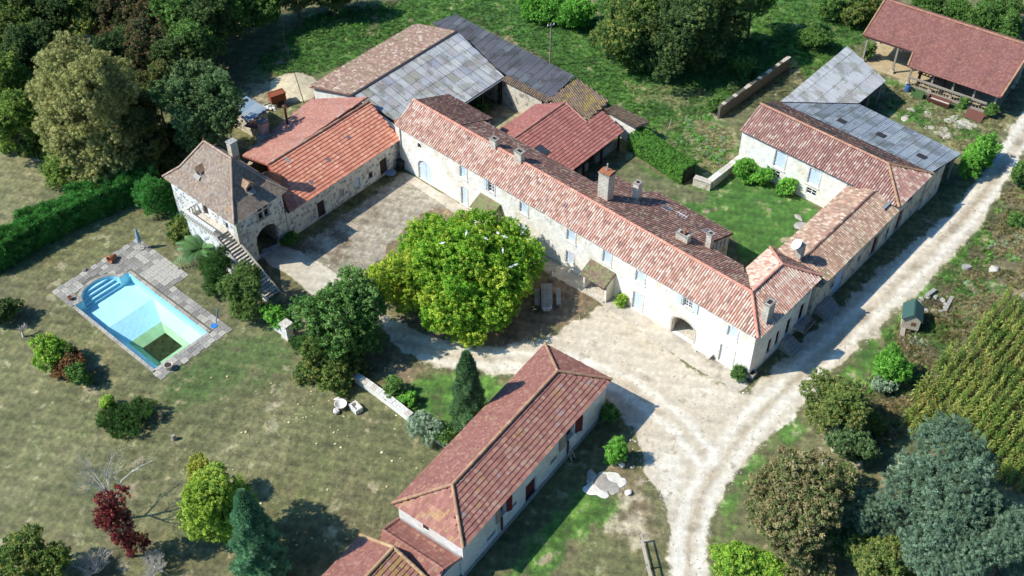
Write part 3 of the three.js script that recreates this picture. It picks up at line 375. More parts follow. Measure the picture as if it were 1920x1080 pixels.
  {"n": "scrub_bush", "l": "small bush right of the round dark tree", "c": "shrub", "k": "shrub", "x": 29.45, "z": -60.41, "h": 0.87, "a": 0.96, "b": 0.87, "p": "olived2", "g": "scrub at the bottom right"},
  {"n": "courtyard_tree", "l": "huge bright green spreading tree in the courtyard", "c": "tree", "k": "tree", "x": -3.56, "z": -74.49, "h": 4.0, "a": 6.92, "b": 3.88, "p": "bright", "lobes": 5, "L": [[-3.19, 3.0, -5.54, 2.34, 1.76], [0.43, 4.0, -4.3, 2.85, 2.14], [2.99, 3.6, -1.79, 2.39, 1.8], [-0.55, 4.5, 0.04, 3.87, 2.9], [-1.51, 2.8, 3.4, 2.49, 1.87], [1.34, 2.8, 2.75, 2.31, 1.73], [-3.79, 3.0, -0.83, 2.17, 1.63], [4.43, 3.0, -3.4, 1.41, 1.05], [-0.14, 1.9, 4.01, 1.42, 1.07], [-1.84, 4.2, -0.61, 2.88, 2.16], [1.92, 3.6, 0.66, 2.55, 1.91], [-4.37, 2.6, -7.16, 1.44, 1.08], [-4.7, 2.6, -4.04, 1.71, 1.28], [2.58, 3.2, -5.54, 1.73, 1.3], [3.56, 2.4, 0.24, 1.46, 1.1]]},
  {"n": "catalpa_bush", "l": "yellow green bushy tree at the left of the courtyard tree", "c": "tree", "k": "tree", "x": -9.18, "z": -74.95, "h": 2.9, "a": 3.25, "b": 2.6, "p": "brighty"},
  {"n": "walnut_tree", "l": "dark walnut tree beside the courtyard drive", "c": "tree", "k": "tree", "x": -14.29, "z": -69.03, "h": 4.4, "a": 3.82, "b": 3.63, "p": "walnut"},
  {"n": "lilac_bush", "l": "mottled green bush below the walnut tree", "c": "shrub", "k": "shrub", "x": -15.25, "z": -66.42, "h": 2.08, "a": 2.77, "b": 2.08, "p": "mixed"},
  {"n": "yew_bush", "l": "dense dark yew at the left of the mottled bush", "c": "shrub", "k": "shrub", "x": -17.64, "z": -68.51, "h": 1.12, "a": 1.4, "b": 1.12, "p": "yew", "leaf": "needle"},
  {"n": "wall_shrub", "l": "dark green shrub along the white garden wall", "c": "shrub", "k": "shrub", "x": -9.94, "z": -63.87, "h": 0.93, "a": 1.17, "b": 0.93, "p": "green"},
  {"n": "wall_shrub", "l": "light green shrub beside the dark one on the garden wall", "c": "shrub", "k": "shrub", "x": -8.67, "z": -63.02, "h": 0.57, "a": 0.71, "b": 0.57, "p": "lime"},
  {"n": "wall_shrub", "l": "dark green shrub tucked under the long barn eave", "c": "shrub", "k": "shrub", "x": -5.36, "z": -59.07, "h": 0.83, "a": 1.04, "b": 0.83, "p": "green"},
  {"n": "tamarisk", "l": "feathery grey green tamarisk over the garden wall", "c": "shrub", "k": "shrub", "x": -7.08, "z": -59.65, "h": 1.34, "a": 1.49, "b": 1.34, "p": "sage", "leaf": "fine"},
  {"n": "clipped_bush", "l": "tall clipped green bush beside the barn shadow", "c": "shrub", "k": "shrub", "x": 8.26, "z": -56.99, "h": 1.79, "a": 0.94, "b": 1.79, "p": "lime", "leaf": "fine"},
  {"n": "barn_climber", "l": "climber at the road corner of the long barn", "c": "shrub", "k": "shrub", "x": 7.96, "z": -61.21, "h": 1.11, "a": 0.79, "b": 1.11, "p": "green"},
  {"n": "house_shrub", "l": "clipped evergreen shrub at the sunny corner of the long house", "c": "shrub", "k": "shrub", "x": 19.16, "z": -65.83, "h": 0.77, "a": 0.77, "b": 0.77, "p": "yew"},
  {"n": "round_conifer", "l": "round bright conifer at the hedge end beside the tower", "c": "tree", "k": "shrub", "x": -33.71, "z": -86.74, "h": 2.56, "a": 2.23, "b": 2.56, "p": "hedge", "leaf": "needle"},
  {"n": "tower_shrub", "l": "loose dark shrub in front of the stair landing", "c": "shrub", "k": "shrub", "x": -31.0, "z": -83.31, "h": 1.65, "a": 1.65, "b": 1.65, "p": "mixed"},
  {"n": "thuja", "l": "dense dark green thuja beside the stair", "c": "tree", "k": "shrub", "x": -26.52, "z": -76.13, "h": 2.69, "a": 1.54, "b": 2.69, "p": "yew", "leaf": "needle"},
  {"n": "thuja", "l": "olive green thuja at the foot of the stair", "c": "tree", "k": "shrub", "x": -23.46, "z": -73.55, "h": 2.76, "a": 2.05, "b": 2.76, "p": "yewo", "leaf": "fine"},
  {"n": "laurel_bush", "l": "light leafy laurel bush beside the gate pillar", "c": "shrub", "k": "shrub", "x": -20.78, "z": -72.12, "h": 1.07, "a": 1.33, "b": 1.07, "p": "lime"},
  {"n": "pool_shrub", "l": "bright green shrub on the lawn left of the pool", "c": "shrub", "k": "shrub", "x": -39.18, "z": -67.49, "h": 1.76, "a": 1.76, "b": 1.76, "p": "lime2"},
  {"n": "pool_shrub", "l": "reddish brown shrub between two green ones by the pool", "c": "shrub", "k": "shrub", "x": -37.55, "z": -66.38, "h": 1.17, "a": 1.47, "b": 1.17, "p": "russetr"},
  {"n": "pool_shrub", "l": "small dark green shrub nearest the pool", "c": "shrub", "k": "shrub", "x": -36.48, "z": -65.3, "h": 1.05, "a": 1.05, "b": 1.05, "p": "green"},
  {"n": "edge_bush", "l": "dark bush at the left edge below the hedge", "c": "shrub", "k": "shrub", "x": -44.94, "z": -72.6, "h": 1.38, "a": 1.53, "b": 1.38, "p": "dark"},
  {"n": "edge_bush", "l": "pale twiggy dry bush at the left edge", "c": "shrub", "k": "bare", "x": -42.88, "z": -70.6, "h": 1.1, "a": 1.23, "b": 1.1, "p": "grey", "h2": 1.8},
  {"n": "creeping_juniper", "l": "low spreading dark juniper on the lawn", "c": "shrub", "k": "shrub", "x": -31.43, "z": -60.95, "h": 0.69, "a": 2.02, "b": 0.69, "p": "yew", "leaf": "needle"},
  {"n": "box_topiary", "l": "small yellowish box ball beside the juniper", "c": "shrub", "k": "shrub", "x": -33.36, "z": -62.41, "h": 0.68, "a": 0.62, "b": 0.68, "p": "lime2", "leaf": "fine"},
  {"n": "red_tree", "l": "dark red leaved tree on the lawn", "c": "tree", "k": "tree", "x": -28.33, "z": -48.27, "h": 4.1, "a": 1.46, "b": 3.94, "p": "red", "sparse": 1},
  {"n": "golden_ash", "l": "yellow green ash tree between red tree and cypress", "c": "tree", "k": "tree", "x": -21.33, "z": -49.23, "h": 4.9, "a": 2.47, "b": 4.31, "p": "golden"},
  {"n": "golden_ash", "l": "olive yellow treetop behind the golden ash", "c": "tree", "k": "tree", "x": -23.69, "z": -53.5, "h": 3.4, "a": 1.18, "b": 1.42, "p": "golden2"},
  {"n": "corner_tree", "l": "dark green tree in the bottom left corner", "c": "tree", "k": "tree", "x": -34.86, "z": -45.9, "h": 2.6, "a": 2.92, "b": 2.34, "p": "mixed"},
  {"n": "bare_tree", "l": "bare pale grey tree behind the red tree", "c": "tree", "k": "bare", "x": -29.8, "z": -51.58, "h": 0.1, "a": 2.85, "b": 3.42, "p": "white", "h2": 9.5},
  {"n": "silver_shrub", "l": "silvery leafless shrub at the bottom edge, left of two", "c": "shrub", "k": "bare", "x": -30.72, "z": -47.11, "h": 0.1, "a": 1.34, "b": 1.34, "p": "white", "h2": 2.2, "bushy": 1},
  {"n": "silver_shrub", "l": "silvery leafless shrub at the bottom edge, right of two", "c": "shrub", "k": "bare", "x": -25.93, "z": -47.11, "h": 0.1, "a": 1.49, "b": 1.49, "p": "white", "h2": 2.2, "bushy": 1},
  {"n": "hydrangea", "l": "leafy green shrub under the left garden window", "c": "shrub", "k": "shrub", "x": 23.43, "z": -92.33, "h": 1.04, "a": 1.3, "b": 1.04, "p": "lime"},
  {"n": "hydrangea", "l": "leafy green shrub between the two garden windows", "c": "shrub", "k": "shrub", "x": 24.84, "z": -91.61, "h": 0.95, "a": 1.19, "b": 0.95, "p": "lime"},
  {"n": "hydrangea", "l": "round green shrub under the right garden window", "c": "shrub", "k": "shrub", "x": 26.91, "z": -89.93, "h": 0.96, "a": 1.07, "b": 0.96, "p": "lime"},
  {"n": "ivy_clump", "l": "ivy growing in the shaded yard under the grey roof", "c": "shrub", "k": "shrub", "x": -3.99, "z": -103.57, "h": 1.28, "a": 1.28, "b": 1.28, "p": "green"},
  {"n": "potted_plant_bush", "l": "small yellowish shrub beside the sunny porch", "c": "shrub", "k": "shrub", "x": 9.78, "z": -74.66, "h": 0.64, "a": 0.53, "b": 0.64, "p": "lime2"},
  {"n": "gate_bush", "l": "green shrub in shade beside the archway", "c": "shrub", "k": "shrub", "x": -21.09, "z": -82.83, "h": 0.65, "a": 0.82, "b": 0.65, "p": "green"}
];
// ---------- ground ----------
const GX0 = -72, GX1 = 72, GZ0 = -140, GZ1 = -40;
const MW = 1024, MH = 1024;
function maskOf(polys, blur) {       // rasterised outline, softened by blur metres
  const m = new Float32Array(MW * MH);
  for (const pg of polys) for (let y = 0; y < MH; y++) { const z = GZ0 + (y + .5) / MH * (GZ1 - GZ0); const xs = []; for (let i = 0, j = pg.length - 1; i < pg.length; j = i++) { const a = pg[i], b = pg[j]; if ((a[1] > z) !== (b[1] > z)) xs.push((b[0] - a[0]) * (z - a[1]) / (b[1] - a[1]) + a[0]); } xs.sort((a, b) => a - b); for (let k = 0; k + 1 < xs.length; k += 2) { const i0 = Math.max(0, Math.round((xs[k] - GX0) / (GX1 - GX0) * MW)), i1 = Math.min(MW, Math.round((xs[k + 1] - GX0) / (GX1 - GX0) * MW)); for (let i = i0; i < i1; i++) m[y * MW + i] = 1; } }
  const rx = Math.max(1, Math.round(blur / (GX1 - GX0) * MW)), ry = Math.max(1, Math.round(blur / (GZ1 - GZ0) * MH)); const tmp = new Float32Array(MW * MH);
  for (let it = 0; it < 2; it++) {
    for (let y = 0; y < MH; y++) { let s = 0; const r = y * MW; for (let x = -rx; x < MW + rx; x++) { if (x + rx < MW && x + rx >= 0) s += m[r + x + rx]; if (x - rx - 1 >= 0 && x - rx - 1 < MW) s -= m[r + x - rx - 1]; if (x >= 0 && x < MW) tmp[r + x] = s / (2 * rx + 1); } }
    for (let x = 0; x < MW; x++) { let s = 0; for (let y = -ry; y < MH + ry; y++) { if (y + ry < MH && y + ry >= 0) s += tmp[(y + ry) * MW + x]; if (y - ry - 1 >= 0 && y - ry - 1 < MH) s -= tmp[(y - ry - 1) * MW + x]; if (y >= 0 && y < MH) m[y * MW + x] = s / (2 * ry + 1); } }
  }
  return m;
}
const mk = (names, blur = .5) => maskOf(names.map((n) => REG[n]), blur);
const MK = {
  road: mk(['road'], .55), lane: mk(['lane'], .3), slab: mk(['slab'], .45), litter: mk(['litter1', 'litter2', 'path_bare'], 1.0), apron: mk(['apron'], .15), backyard: mk(['backyard', 'hayfloor', 'yard_sand'], .8),
  garden: mk(['garden'], .8), gdry: mk(['garden_dry', 'walled'], .8), veg: mk(['veg', 'farmyard'], .9), meadow: mk(['meadow'], 1.6), mdry: mk(['meadow_dry', 'field_left'], 1.8), weeds: mk(['weeds'], 1.2), verge: mk(['verge_green', 'verge_green2', 'green_rightlawn', 'barn_grass'], .9), mid: mk(['green_mid'], 1.8), corn: mk(['corn'], .6), dirt: mk(['dirt_barn', 'brown_corner', 'pond_dirt'], 1.0),
};
function mAt(m, x, z) { const fx = clamp((x - GX0) / (GX1 - GX0) * MW - .5, 0, MW - 1.01), fy = clamp((z - GZ0) / (GZ1 - GZ0) * MH - .5, 0, MH - 1.01); const i = fx | 0, j = fy | 0, tx = fx - i, ty = fy - j, k = j * MW + i; return (m[k] * (1 - tx) + m[k + 1] * tx) * (1 - ty) + (m[k + MW] * (1 - tx) + m[k + MW + 1] * tx) * ty; }
const GC = { dry1: hx('#777049'), dry2: hx('#5d5e39'), dry3: hx('#8e855c'), brown: hx('#665c42'), green: hx('#4a702a'), green2: hx('#405f24'), lime: hx('#628634'), gravel: hx('#d1c4aa'), gravel2: hx('#bcab8e'), gravel3: hx('#ddd2bb'), conc: hx('#a79a84'), conc2: hx('#7f745f'), litter: hx('#6a5a45'), litter2: hx('#8a7558'), sand: hx('#c0b08c'), soil: hx('#8a7354'), moss: hx('#6d7048'), apron: hx('#d0c1a8') };
const edge = (m, n, w = .16) => sst(.5 - w, .5 + w, m + n);
// distance across the two wheel tracks of the road, from its course
const ROADLINE = [[12.9, -40], [12.9, -46.2], [13.3, -49.8], [14.5, -53.7], [17.1, -57.8], [20.2, -61.7], [24.5, -66.0], [30.3, -72.0], [36.5, -78.4], [43.5, -85.9], [50.0, -94.0], [54.6, -100.8], [62, -112]];
const DRIVELINE = [[-10, -70], [-5.5, -68.4], [0, -67.8], [5, -67.4], [9.5, -65.2], [13.5, -61], [15.4, -57.5]];
function roadDist(x, z, L = ROADLINE) { let m = 1e9; for (let i = 0; i + 1 < L.length; i++) { const a = L[i], b = L[i + 1], dx = b[0] - a[0], dz = b[1] - a[1]; const k = clamp(((x - a[0]) * dx + (z - a[1]) * dz) / (dx * dx + dz * dz), 0, 1); m = Math.min(m, Math.hypot(x - a[0] - dx * k, z - a[1] - dz * k)); } return m; }
function groundColor(x, z) {
  const n1 = smp(T1, ...rotx(x, z, 43)), n2 = smp(T2, ...rotx(x, z, 27.3, .3)), n3 = smp(T1, ...rotx(z, x, 11.7, .4)), n4 = smp(T2, ...rotx(x, z, 5.3, .7)), n5 = smp(T1, ...rotx(z, x, 2.9, .2));
  const nz = ((n3 - .5) * .5 + (n4 - .5) * .5 + (n5 - .5) * .25) * 1.9, nf = (n4 - .5) * .9 + (n5 - .5) * .6;
  // dry lawn
  let c = lerp3(GC.dry2, GC.dry1, clamp(n2 * 1.3 - .15 + nf * .5, 0, 1)); c = lerp3(c, GC.brown, sst(.5, .75, n1 * .6 + n3 * .4) * .55); c = lerp3(c, GC.green2, sst(.55, .8, n2 * .5 + n4 * .5) * .2); c = lerp3(c, GC.dry3, sst(.66, .82, n4 * .6 + n3 * .4) * .6);
  // mower stripes left by the cut grass at the lower left
  if (x < -18 && z > -72) { const s = smp(T3, (x * .71 + z * .7) / 9, (x * .7 - z * .71) / 60); c = lerp3(c, GC.dry3, sst(.5, .7, s) * .35); }
  let w = edge(MAT('mid', x, z), nz * .8, .3); c = lerp3(c, lerp3(GC.green2, GC.dry2, n4 * .6), w * .75);
  w = edge(MAT('meadow', x, z), nz * .7, .25); if (w > 0) { let k = lerp3(GC.green2, GC.green, clamp(n3 * 1.2 - .1, 0, 1)); k = lerp3(k, GC.lime, sst(.5, .8, n4 * .6 + n2 * .4) * .7); k = lerp3(k, GC.dry1, sst(.62, .85, n1 * .5 + n3 * .5) * .5); c = lerp3(c, k, w); }
  w = edge(MAT('mdry', x, z), nz * .9, .3); c = lerp3(c, lerp3(GC.dry1, GC.dry3, n3), w * .7);
  w = edge(MAT('garden', x, z), nz * .4, .2); if (w > 0) { let k = lerp3(GC.green2, GC.green, n3); k = lerp3(k, GC.lime, sst(.5, .8, n4) * .4); k = lerp3(k, GC.dry1, sst(.66, .84, n2 * .4 + n4 * .6) * .5); c = lerp3(c, k, w); }
  w = edge(MAT('gdry', x, z), nz * .6, .25); c = lerp3(c, lerp3(GC.moss, GC.brown, n3), w * .9);
  w = edge(MAT('weeds', x, z), nz * .7, .2); if (w > 0) { let k = lerp3(GC.brown, GC.dry1, n3); k = lerp3(k, GC.green, sst(.48, .62, n2 * .4 + n3 * .6) * .8); c = lerp3(c, k, w * .95); }
  w = edge(MAT('veg', x, z), nz * .8, .2); if (w > 0) { let k = lerp3(GC.dry1, GC.dry3, n4); k = lerp3(k, GC.green, sst(.46, .6, n3 * .7 + n2 * .3) * .9); c = lerp3(c, k, w); }
  w = edge(MAT('verge', x, z), nz * .8, .22); c = lerp3(c, lerp3(GC.green2, GC.lime, clamp(n4 * .9 + nf, 0, 1)), w * .95);
  w = edge(MAT('corn', x, z), 0); c = lerp3(c, lerp3(GC.soil, GC.brown, n4), w);
  w = edge(MAT('backyard', x, z), nz * .8, .3); c = lerp3(c, lerp3(GC.sand, GC.brown, clamp(n3 * 1.2 - .2, 0, 1)), w * .85);
  w = edge(MAT('dirt', x, z), nz * 1.1, .25); c = lerp3(c, lerp3(lerp3(GC.soil, GC.brown, n3), GC.gravel2, sst(.5, .75, n2 * .5 + n4 * .5)), w * .85);
  w = edge(MAT('litter', x, z), nz * .8, .3); if (w > 0) { let k = lerp3(GC.litter, GC.litter2, clamp(n4 * 1.1, 0, 1)); k = lerp3(k, GC.dry3, sst(.6, .8, n5 * .5 + n3 * .5) * .55); k = lerp3(k, GC.dry2, sst(.6, .75, n2) * .6); c = lerp3(c, k, w); }
  w = edge(MAT('slab', x, z), nz * .6, .1); if (w > 0) { const cr = Math.abs(smp(T1, ...rotx(x, z, 17, .2)) - .5) * 2, cr2 = Math.abs(smp(T2, ...rotx(x, z, 13, .6)) - .5) * 2; let k = lerp3(GC.conc, GC.conc2, clamp(n3 * 1.2 - .2 + nf * .4, 0, 1)); const j = 1 - sst(.0, .03, Math.min(cr, cr2)); k = lerp3(k, GC.moss, j * .75); k = lerp3(k, GC.litter, sst(.52, .66, n2 * .5 + n3 * .35 + n4 * .15) * .85); c = lerp3(c, k, w); }
  w = edge(MAT('road', x, z), nz * .55, .14); if (w > 0) {
    let k = lerp3(GC.gravel2, GC.gravel, clamp(n2 * .6 + n3 * .7 - .1 + nf * .3, 0, 1)); k = lerp3(k, GC.gravel3, sst(.52, .75, n3 * .5 + n1 * .5) * .8);
    const st = smp(T1, (x * .8 + z * .6) / 61, (x * .6 - z * .8) / 17); k = lerp3(k, GC.conc2, sst(.6, .8, st * .7 + n4 * .3) * .55);
    for (const LN of [ROADLINE, DRIVELINE]) { const rd = roadDist(x, z, LN) + (n3 - .5) * .5; if (rd < 2.6) { const rut = Math.exp(-(((rd - .85) / .42) ** 2)); k = lerp3(k, GC.gravel3, rut * .85); const mid2 = Math.exp(-((rd / .34) ** 2)) * sst(.3, .6, n3 * .5 + n4 * .5); k = lerp3(k, GC.soil, mid2 * (LN === ROADLINE ? .42 : .2)); const rim = Math.exp(-(((rd - 1.7) / .4) ** 2)); k = lerp3(k, GC.gravel2, rim * .4); } }
    if (x > -2 && x < 19 && z > -78 && z < -56) k = lerp3(k, GC.litter2, sst(.66, .8, n3 * .5 + n4 * .5) * .45);
    k = lerp3(k, GC.brown, sst(.64, .8, n5) * sst(.5, .65, n4) * .35);
    c = lerp3(c, k, w); }
  w = edge(MAT('lane', x, z), nz * .3, .12); c = lerp3(c, lerp3(GC.conc, GC.gravel, clamp(n3 * .8 + .2 + nf * .3, 0, 1)), w);
  w = edge(MAT('apron', x, z), nz * .25, .08); if (w > 0) { let k = lerp3(GC.apron, GC.conc, clamp(n3 + nf * .4, 0, 1)); k = lerp3(k, GC.conc2, sst(.6, .75, n2 * .6 + n4 * .4) * .6); c = lerp3(c, k, w); }
  const soft = Math.max(MAT('road', x, z), MAT('lane', x, z), MAT('apron', x, z)), am = .34 - .2 * sst(.3, .7, soft); const f = 1 - am * .9 + am * n5 + am * 1.1 * smp(T2, ...rotx(z, x, 1.7, .5)); return [c[0] * f, c[1] * f, c[2] * f];
}
function MAT(n, x, z) { return mAt(MK[n], x, z); }
const GT = 2048; const groundTex = texFrom(GT, GT, (u, v) => groundColor(GX0 + u * (GX1 - GX0), GZ0 + v * (GZ1 - GZ0)));
groundTex.wrapS = groundTex.wrapT = THREE.MirroredRepeatWrapping;
const groundBump = scaled(texFrom(512, 512, (u, v) => { const n = smp(T1, u * 2, v * 2) * .5 + smp(T2, u * 7, v * 7) * .5; return [n, n, n]; }, false), 1);
const gbump = groundBump.clone(); gbump.repeat.set(24, 17); gbump.needsUpdate = true;
M.ground = std({ map: groundTex, roughness: .97, bumpMap: gbump, bumpScale: .05 });
const gflat = groundBump.clone(); gflat.repeat.set(30, 21); gflat.needsUpdate = true;
M.groundHard = std({ map: groundTex, roughness: .95, bumpMap: gflat, bumpScale: .03 });
function sheetGeo(outer, holes, y) { const c = outer.map((p) => new THREE.Vector2(p[0], p[1])), hs = holes.map((h) => h.map((p) => new THREE.Vector2(p[0], p[1]))); const tri = THREE.ShapeUtils.triangulateShape(c, hs); const all = [...c, ...hs.flat()]; const pos = [], uv = []; for (let [i, j, k] of tri) { const a = all[i], b = all[j], d = all[k]; if ((b.x - a.x) * (d.y - a.y) - (b.y - a.y) * (d.x - a.x) > 0) [j, k] = [k, j]; for (const q of [all[i], all[j], all[k]]) { pos.push(q.x, y, q.y); uv.push((q.x - GX0) / (GX1 - GX0), (q.y - GZ0) / (GZ1 - GZ0)); } } return soup(pos, uv); }
// frames of the pool and deck
const POOL = { o: [-35.61, -78.70], az: 41 }; const FR = (f, u, v) => { const a = f.az * D2R; return [f.o[0] + u * Math.cos(a) + v * Math.sin(a), f.o[1] + u * Math.sin(a) - v * Math.cos(a)]; };
const bay = []; for (let k = 0; k <= 12; k++) { const a = Math.PI * k / 12; bay.push([-1.35 * Math.sin(a), -2.9 + 1.95 * Math.cos(a)]); }
const poolOutline = [[0, 0], [11.6, 0], [11.6, -5.7], [0, -5.7], [0, -4.851], ...bay.slice(1, -1).reverse(), [0, -.949]];
const poolWorld = poolOutline.map(([u, v]) => FR(POOL, u, v));
const struct = (name, geo, mat, label) => { const m = new THREE.Mesh(geo, mat); m.name = numbered(name); m.castShadow = m.receiveShadow = true; scene.add(m); m.userData = { kind: 'structure', label, category: name.replace(/_/g, ' ') }; return m; };
const GRECT = [[GX0, GZ0], [GX1, GZ0], [GX1, GZ1], [GX0, GZ1]];
struct('ground', sheetGeo(GRECT, [poolWorld], 0), M.ground, 'grassy farmland ground under the whole farm');
// the land goes on beyond the farm as rough pasture
const pastureT = texFrom(512, 512, (u, v) => { const a = smp(T1, u, v), b = smp(T2, u * 3, v * 3), e = smp(T1, u * 11, v * 11), f = smp(T2, u * 23, v * 23); let c = lerp3(GC.dry2, GC.dry1, clamp(b * 1.2 - .1, 0, 1)); c = lerp3(c, GC.green2, sst(.45, .7, a * .6 + e * .4) * .7); c = lerp3(c, GC.brown, sst(.55, .75, b * .5 + e * .5) * .4); const k = .82 + .36 * f; return [c[0] * k, c[1] * k, c[2] * k]; }); pastureT.repeat.set(3, 2);
struct('terrain', sheetGeo([[-700, -900], [700, -900], [700, 300], [-700, 300]], [GRECT], 0), std({ map: pastureT, roughness: .97 }), 'rough pasture stretching away around the farm');
function rough(pg, amt, sd) { reseed(sd); const out = []; for (let i = 0; i < pg.length; i++) { const a = pg[i], b = pg[(i + 1) % pg.length], L = Math.hypot(b[0] - a[0], b[1] - a[1]), n = Math.max(1, Math.round(L / 1.2)); for (let k = 0; k < n; k++) out.push([a[0] + (b[0] - a[0]) * k / n + rr(-amt, amt), a[1] + (b[1] - a[1]) * k / n + rr(-amt, amt)]); } return out; }
struct('road', sheetGeo(rough(REG.road, .12, 5), [], .008), M.groundHard, 'pale gravel road and forecourt past the houses');
struct('path', sheetGeo(rough(REG.lane, .06, 6), [], .013), M.groundHard, 'pale concrete lane through the tower archway');
struct('pavement', sheetGeo(rough(REG.apron, .04, 7), [], .017), M.groundHard, 'paved strip along the long cream house front');
struct('courtyard', sheetGeo(rough(REG.slab, .15, 8), [], .004), M.groundHard, 'old cracked concrete courtyard beside the stone wing');
// ---------- swimming pool, deck ----------
{
  const root = thing('swimming_pool', 'drained pale blue swimming pool with curved steps and green puddle', 'pool', [POOL.o[0], 0, POOL.o[1]], -POOL.az * D2R);
  const linerT = scaled(texFrom(256, 256, (u, v) => { const a = smp(T1, u, v), f = smp(T2, u * 6, v * 6); const c = lerp3(hx('#b8e6ea'), hx('#a6dce4'), a); const k = .96 + .07 * f; return [c[0] * k, c[1] * k, c[2] * k]; }), 1 / 5);
  const liner = std({ map: linerT, roughness: .55 }), band = std({ color: col('#2f9cc9'), roughness: .5 }), algae = std({ map: scaled(texFrom(256, 256, (u, v) => lerp3(hx('#a8d09a'), hx('#84ac72'), smp(T1, u, v))), 1 / 3), roughness: .6 });
  const quad = (pos, uv, a, b, c, d) => { for (const q of [a, b, c, a, c, d]) { pos.push(q.x, q.y, q.z); uv.push(q.x, q.z + q.y); } };
  const sh = -1.15, dp = -2.55, hop = { u0: 6.7, u1: 8.95, v0: -1.42, v1: -3.8 }, br = 3.42, L = 11.6, W = -5.7;
  let p = [], uv = []; quad(p, uv, P(0, 0, sh), P(br, 0, sh), P(br, W, sh), P(0, W, sh)); part(root, 'pool_floor', soup(p, uv), liner);
  // sloping sides of the deep end, pale above and algae-green at the bottom
  const mixh = (a, b, t) => a.clone().lerp(b, t); const ring = [P(br, 0, sh), P(L, 0, sh), P(L, W, sh), P(br, W, sh)], bot = [P(hop.u0, hop.v0, dp), P(hop.u1, hop.v0, dp), P(hop.u1, hop.v1, dp), P(hop.u0, hop.v1, dp)];
  p = []; uv = []; const p2 = [], uv2 = []; for (let i = 0; i < 4; i++) { const j = (i + 1) % 4, k = i === 3 ? .7 : .62; const a = mixh(ring[i], bot[i], .64), b = mixh(ring[j], bot[j], .64); quad(p, uv, ring[i], ring[j], b, a); quad(p2, uv2, a, b, bot[j], bot[i]); }
  part(root, 'pool_floor', soup(p, uv), liner); part(root, 'stained_floor', soup(p2, uv2), algae);
  p = []; uv = []; quad(p, uv, ...bot); part(root, 'deep_floor', soup(p, uv), std({ color: col('#3a4222') }));
  const wt = [P(hop.u0 - .12, hop.v0 + .05, dp + .1), P(hop.u1 + .12, hop.v0 + .05, dp + .1), P(hop.u1 + .12, hop.v1 - .05, dp + .1), P(hop.u0 - .12, hop.v1 - .05, dp + .1)]; p = []; uv = []; quad(p, uv, ...wt);
  part(root, 'puddle', soup(p, uv), new THREE.MeshPhysicalMaterial({ color: col('#3d4724'), roughness: .12, map: scaled(texFrom(128, 128, (u, v) => { const k = .6 + .5 * smp(T1, u * 2, v * 2); return [k, k, k * .9]; }), 1 / 2.5) })).userData.label = 'murky green puddle in the deep end';
  // walls: liner below, darker blue band of the top edge on the shaded sides comes from shade
  const wallStrip = (a, b) => { p = []; uv = []; quad(p, uv, P(a[0], a[1], .03), P(b[0], b[1], .03), P(b[0], b[1], sh), P(a[0], a[1], sh)); return soup(p, uv); };
  const o = poolOutline; const seg = []; for (let i = 0; i < o.length; i++) { const a = o[i], b = o[(i + 1) % o.length]; if (a[0] <= 0 && b[0] <= 0 && !(a[1] === 0 || b[1] === 0 || a[1] === -5.7 || b[1] === -5.7)) seg.push(wallStrip(a, b)); else part(root, 'pool_wall', wallStrip(a, b), liner); }
  part(root, 'bay_wall', merged(seg), liner);
  // steps in the bay: treads that grow towards the pool
  for (let k = 0; k < 4; k++) { const uo = -1.3 + k * .36, y = -.22 - k * .24, ue = k === 3 ? .02 : uo + .36; const half = (u) => 1.93 * Math.sqrt(Math.max(0, 1 - (Math.min(u, 0) / 1.35) ** 2)); const pos = []; const n = 8; const c = []; const us = -1.34; for (let i = 0; i <= n; i++) { const u = us + (ue - us) * i / n; c.push([u, half(u)]); }
    const top = []; for (let i = 0; i < n; i++) { const [ua, ha] = c[i], [ub, hb] = c[i + 1]; quad(top, [], P(ua, -2.9 - ha, y), P(ua, -2.9 + ha, y), P(ub, -2.9 + hb, y), P(ub, -2.9 - hb, y)); }
    const he = half(ue); quad(top, [], P(ue, -2.9 - he, y), P(ue, -2.9 + he, y), P(ue, -2.9 + he, y - .9), P(ue, -2.9 - he, y - .9)); part(root, 'step', soup(top), liner); part(root, 'step_nosing', box(.05, .035, he * 1.96, ue + .012, y - .012, 2.9), band); }
  // printed tile band under the coping
  for (const [a, b] of [[[0.012, -.02], [11.59, -.02]], [[11.588, -.02], [11.588, -5.68]], [[11.59, -5.688], [0.012, -5.688]]]) { const A = P(a[0], a[1], -.16), B2 = P(b[0], b[1], -.16); part(root, 'tile_band', bar(A, B2, .012, .16), std({ color: col('#6fc4e2'), roughness: .4 })); }
  // coping: a rim of stone slabs round the basin
  const coping = (a, b, n, w) => { for (let i = 0; i < n; i++) { const u0 = a[0] + (b[0] - a[0]) * i / n, v0 = a[1] + (b[1] - a[1]) * i / n, u1 = a[0] + (b[0] - a[0]) * (i + 1) / n, v1 = a[1] + (b[1] - a[1]) * (i + 1) / n; const L2 = Math.hypot(u1 - u0, v1 - v0) - .012, alongU = Math.abs(u1 - u0) > Math.abs(v1 - v0); const m = part(root, 'coping_stone', box(alongU ? L2 : w, .06 + rr(0, .008), alongU ? w : L2, (u0 + u1) / 2, .03, -(v0 + v1) / 2), pick(copM)); } };
  reseed(44); const copM = [stone('#b9b2a6'), stone('#a8a197'), stone('#c8c1b4')];
  coping([-.0, .16], [11.75, .16], 24, .32); coping([0, -5.86], [11.75, -5.86], 24, .3); coping([11.77, .0], [11.77, -5.7], 12, .32); coping([-.17, .0], [-.17, -.9], 2, .32); coping([-.17, -4.88], [-.17, -5.7], 2, .32);
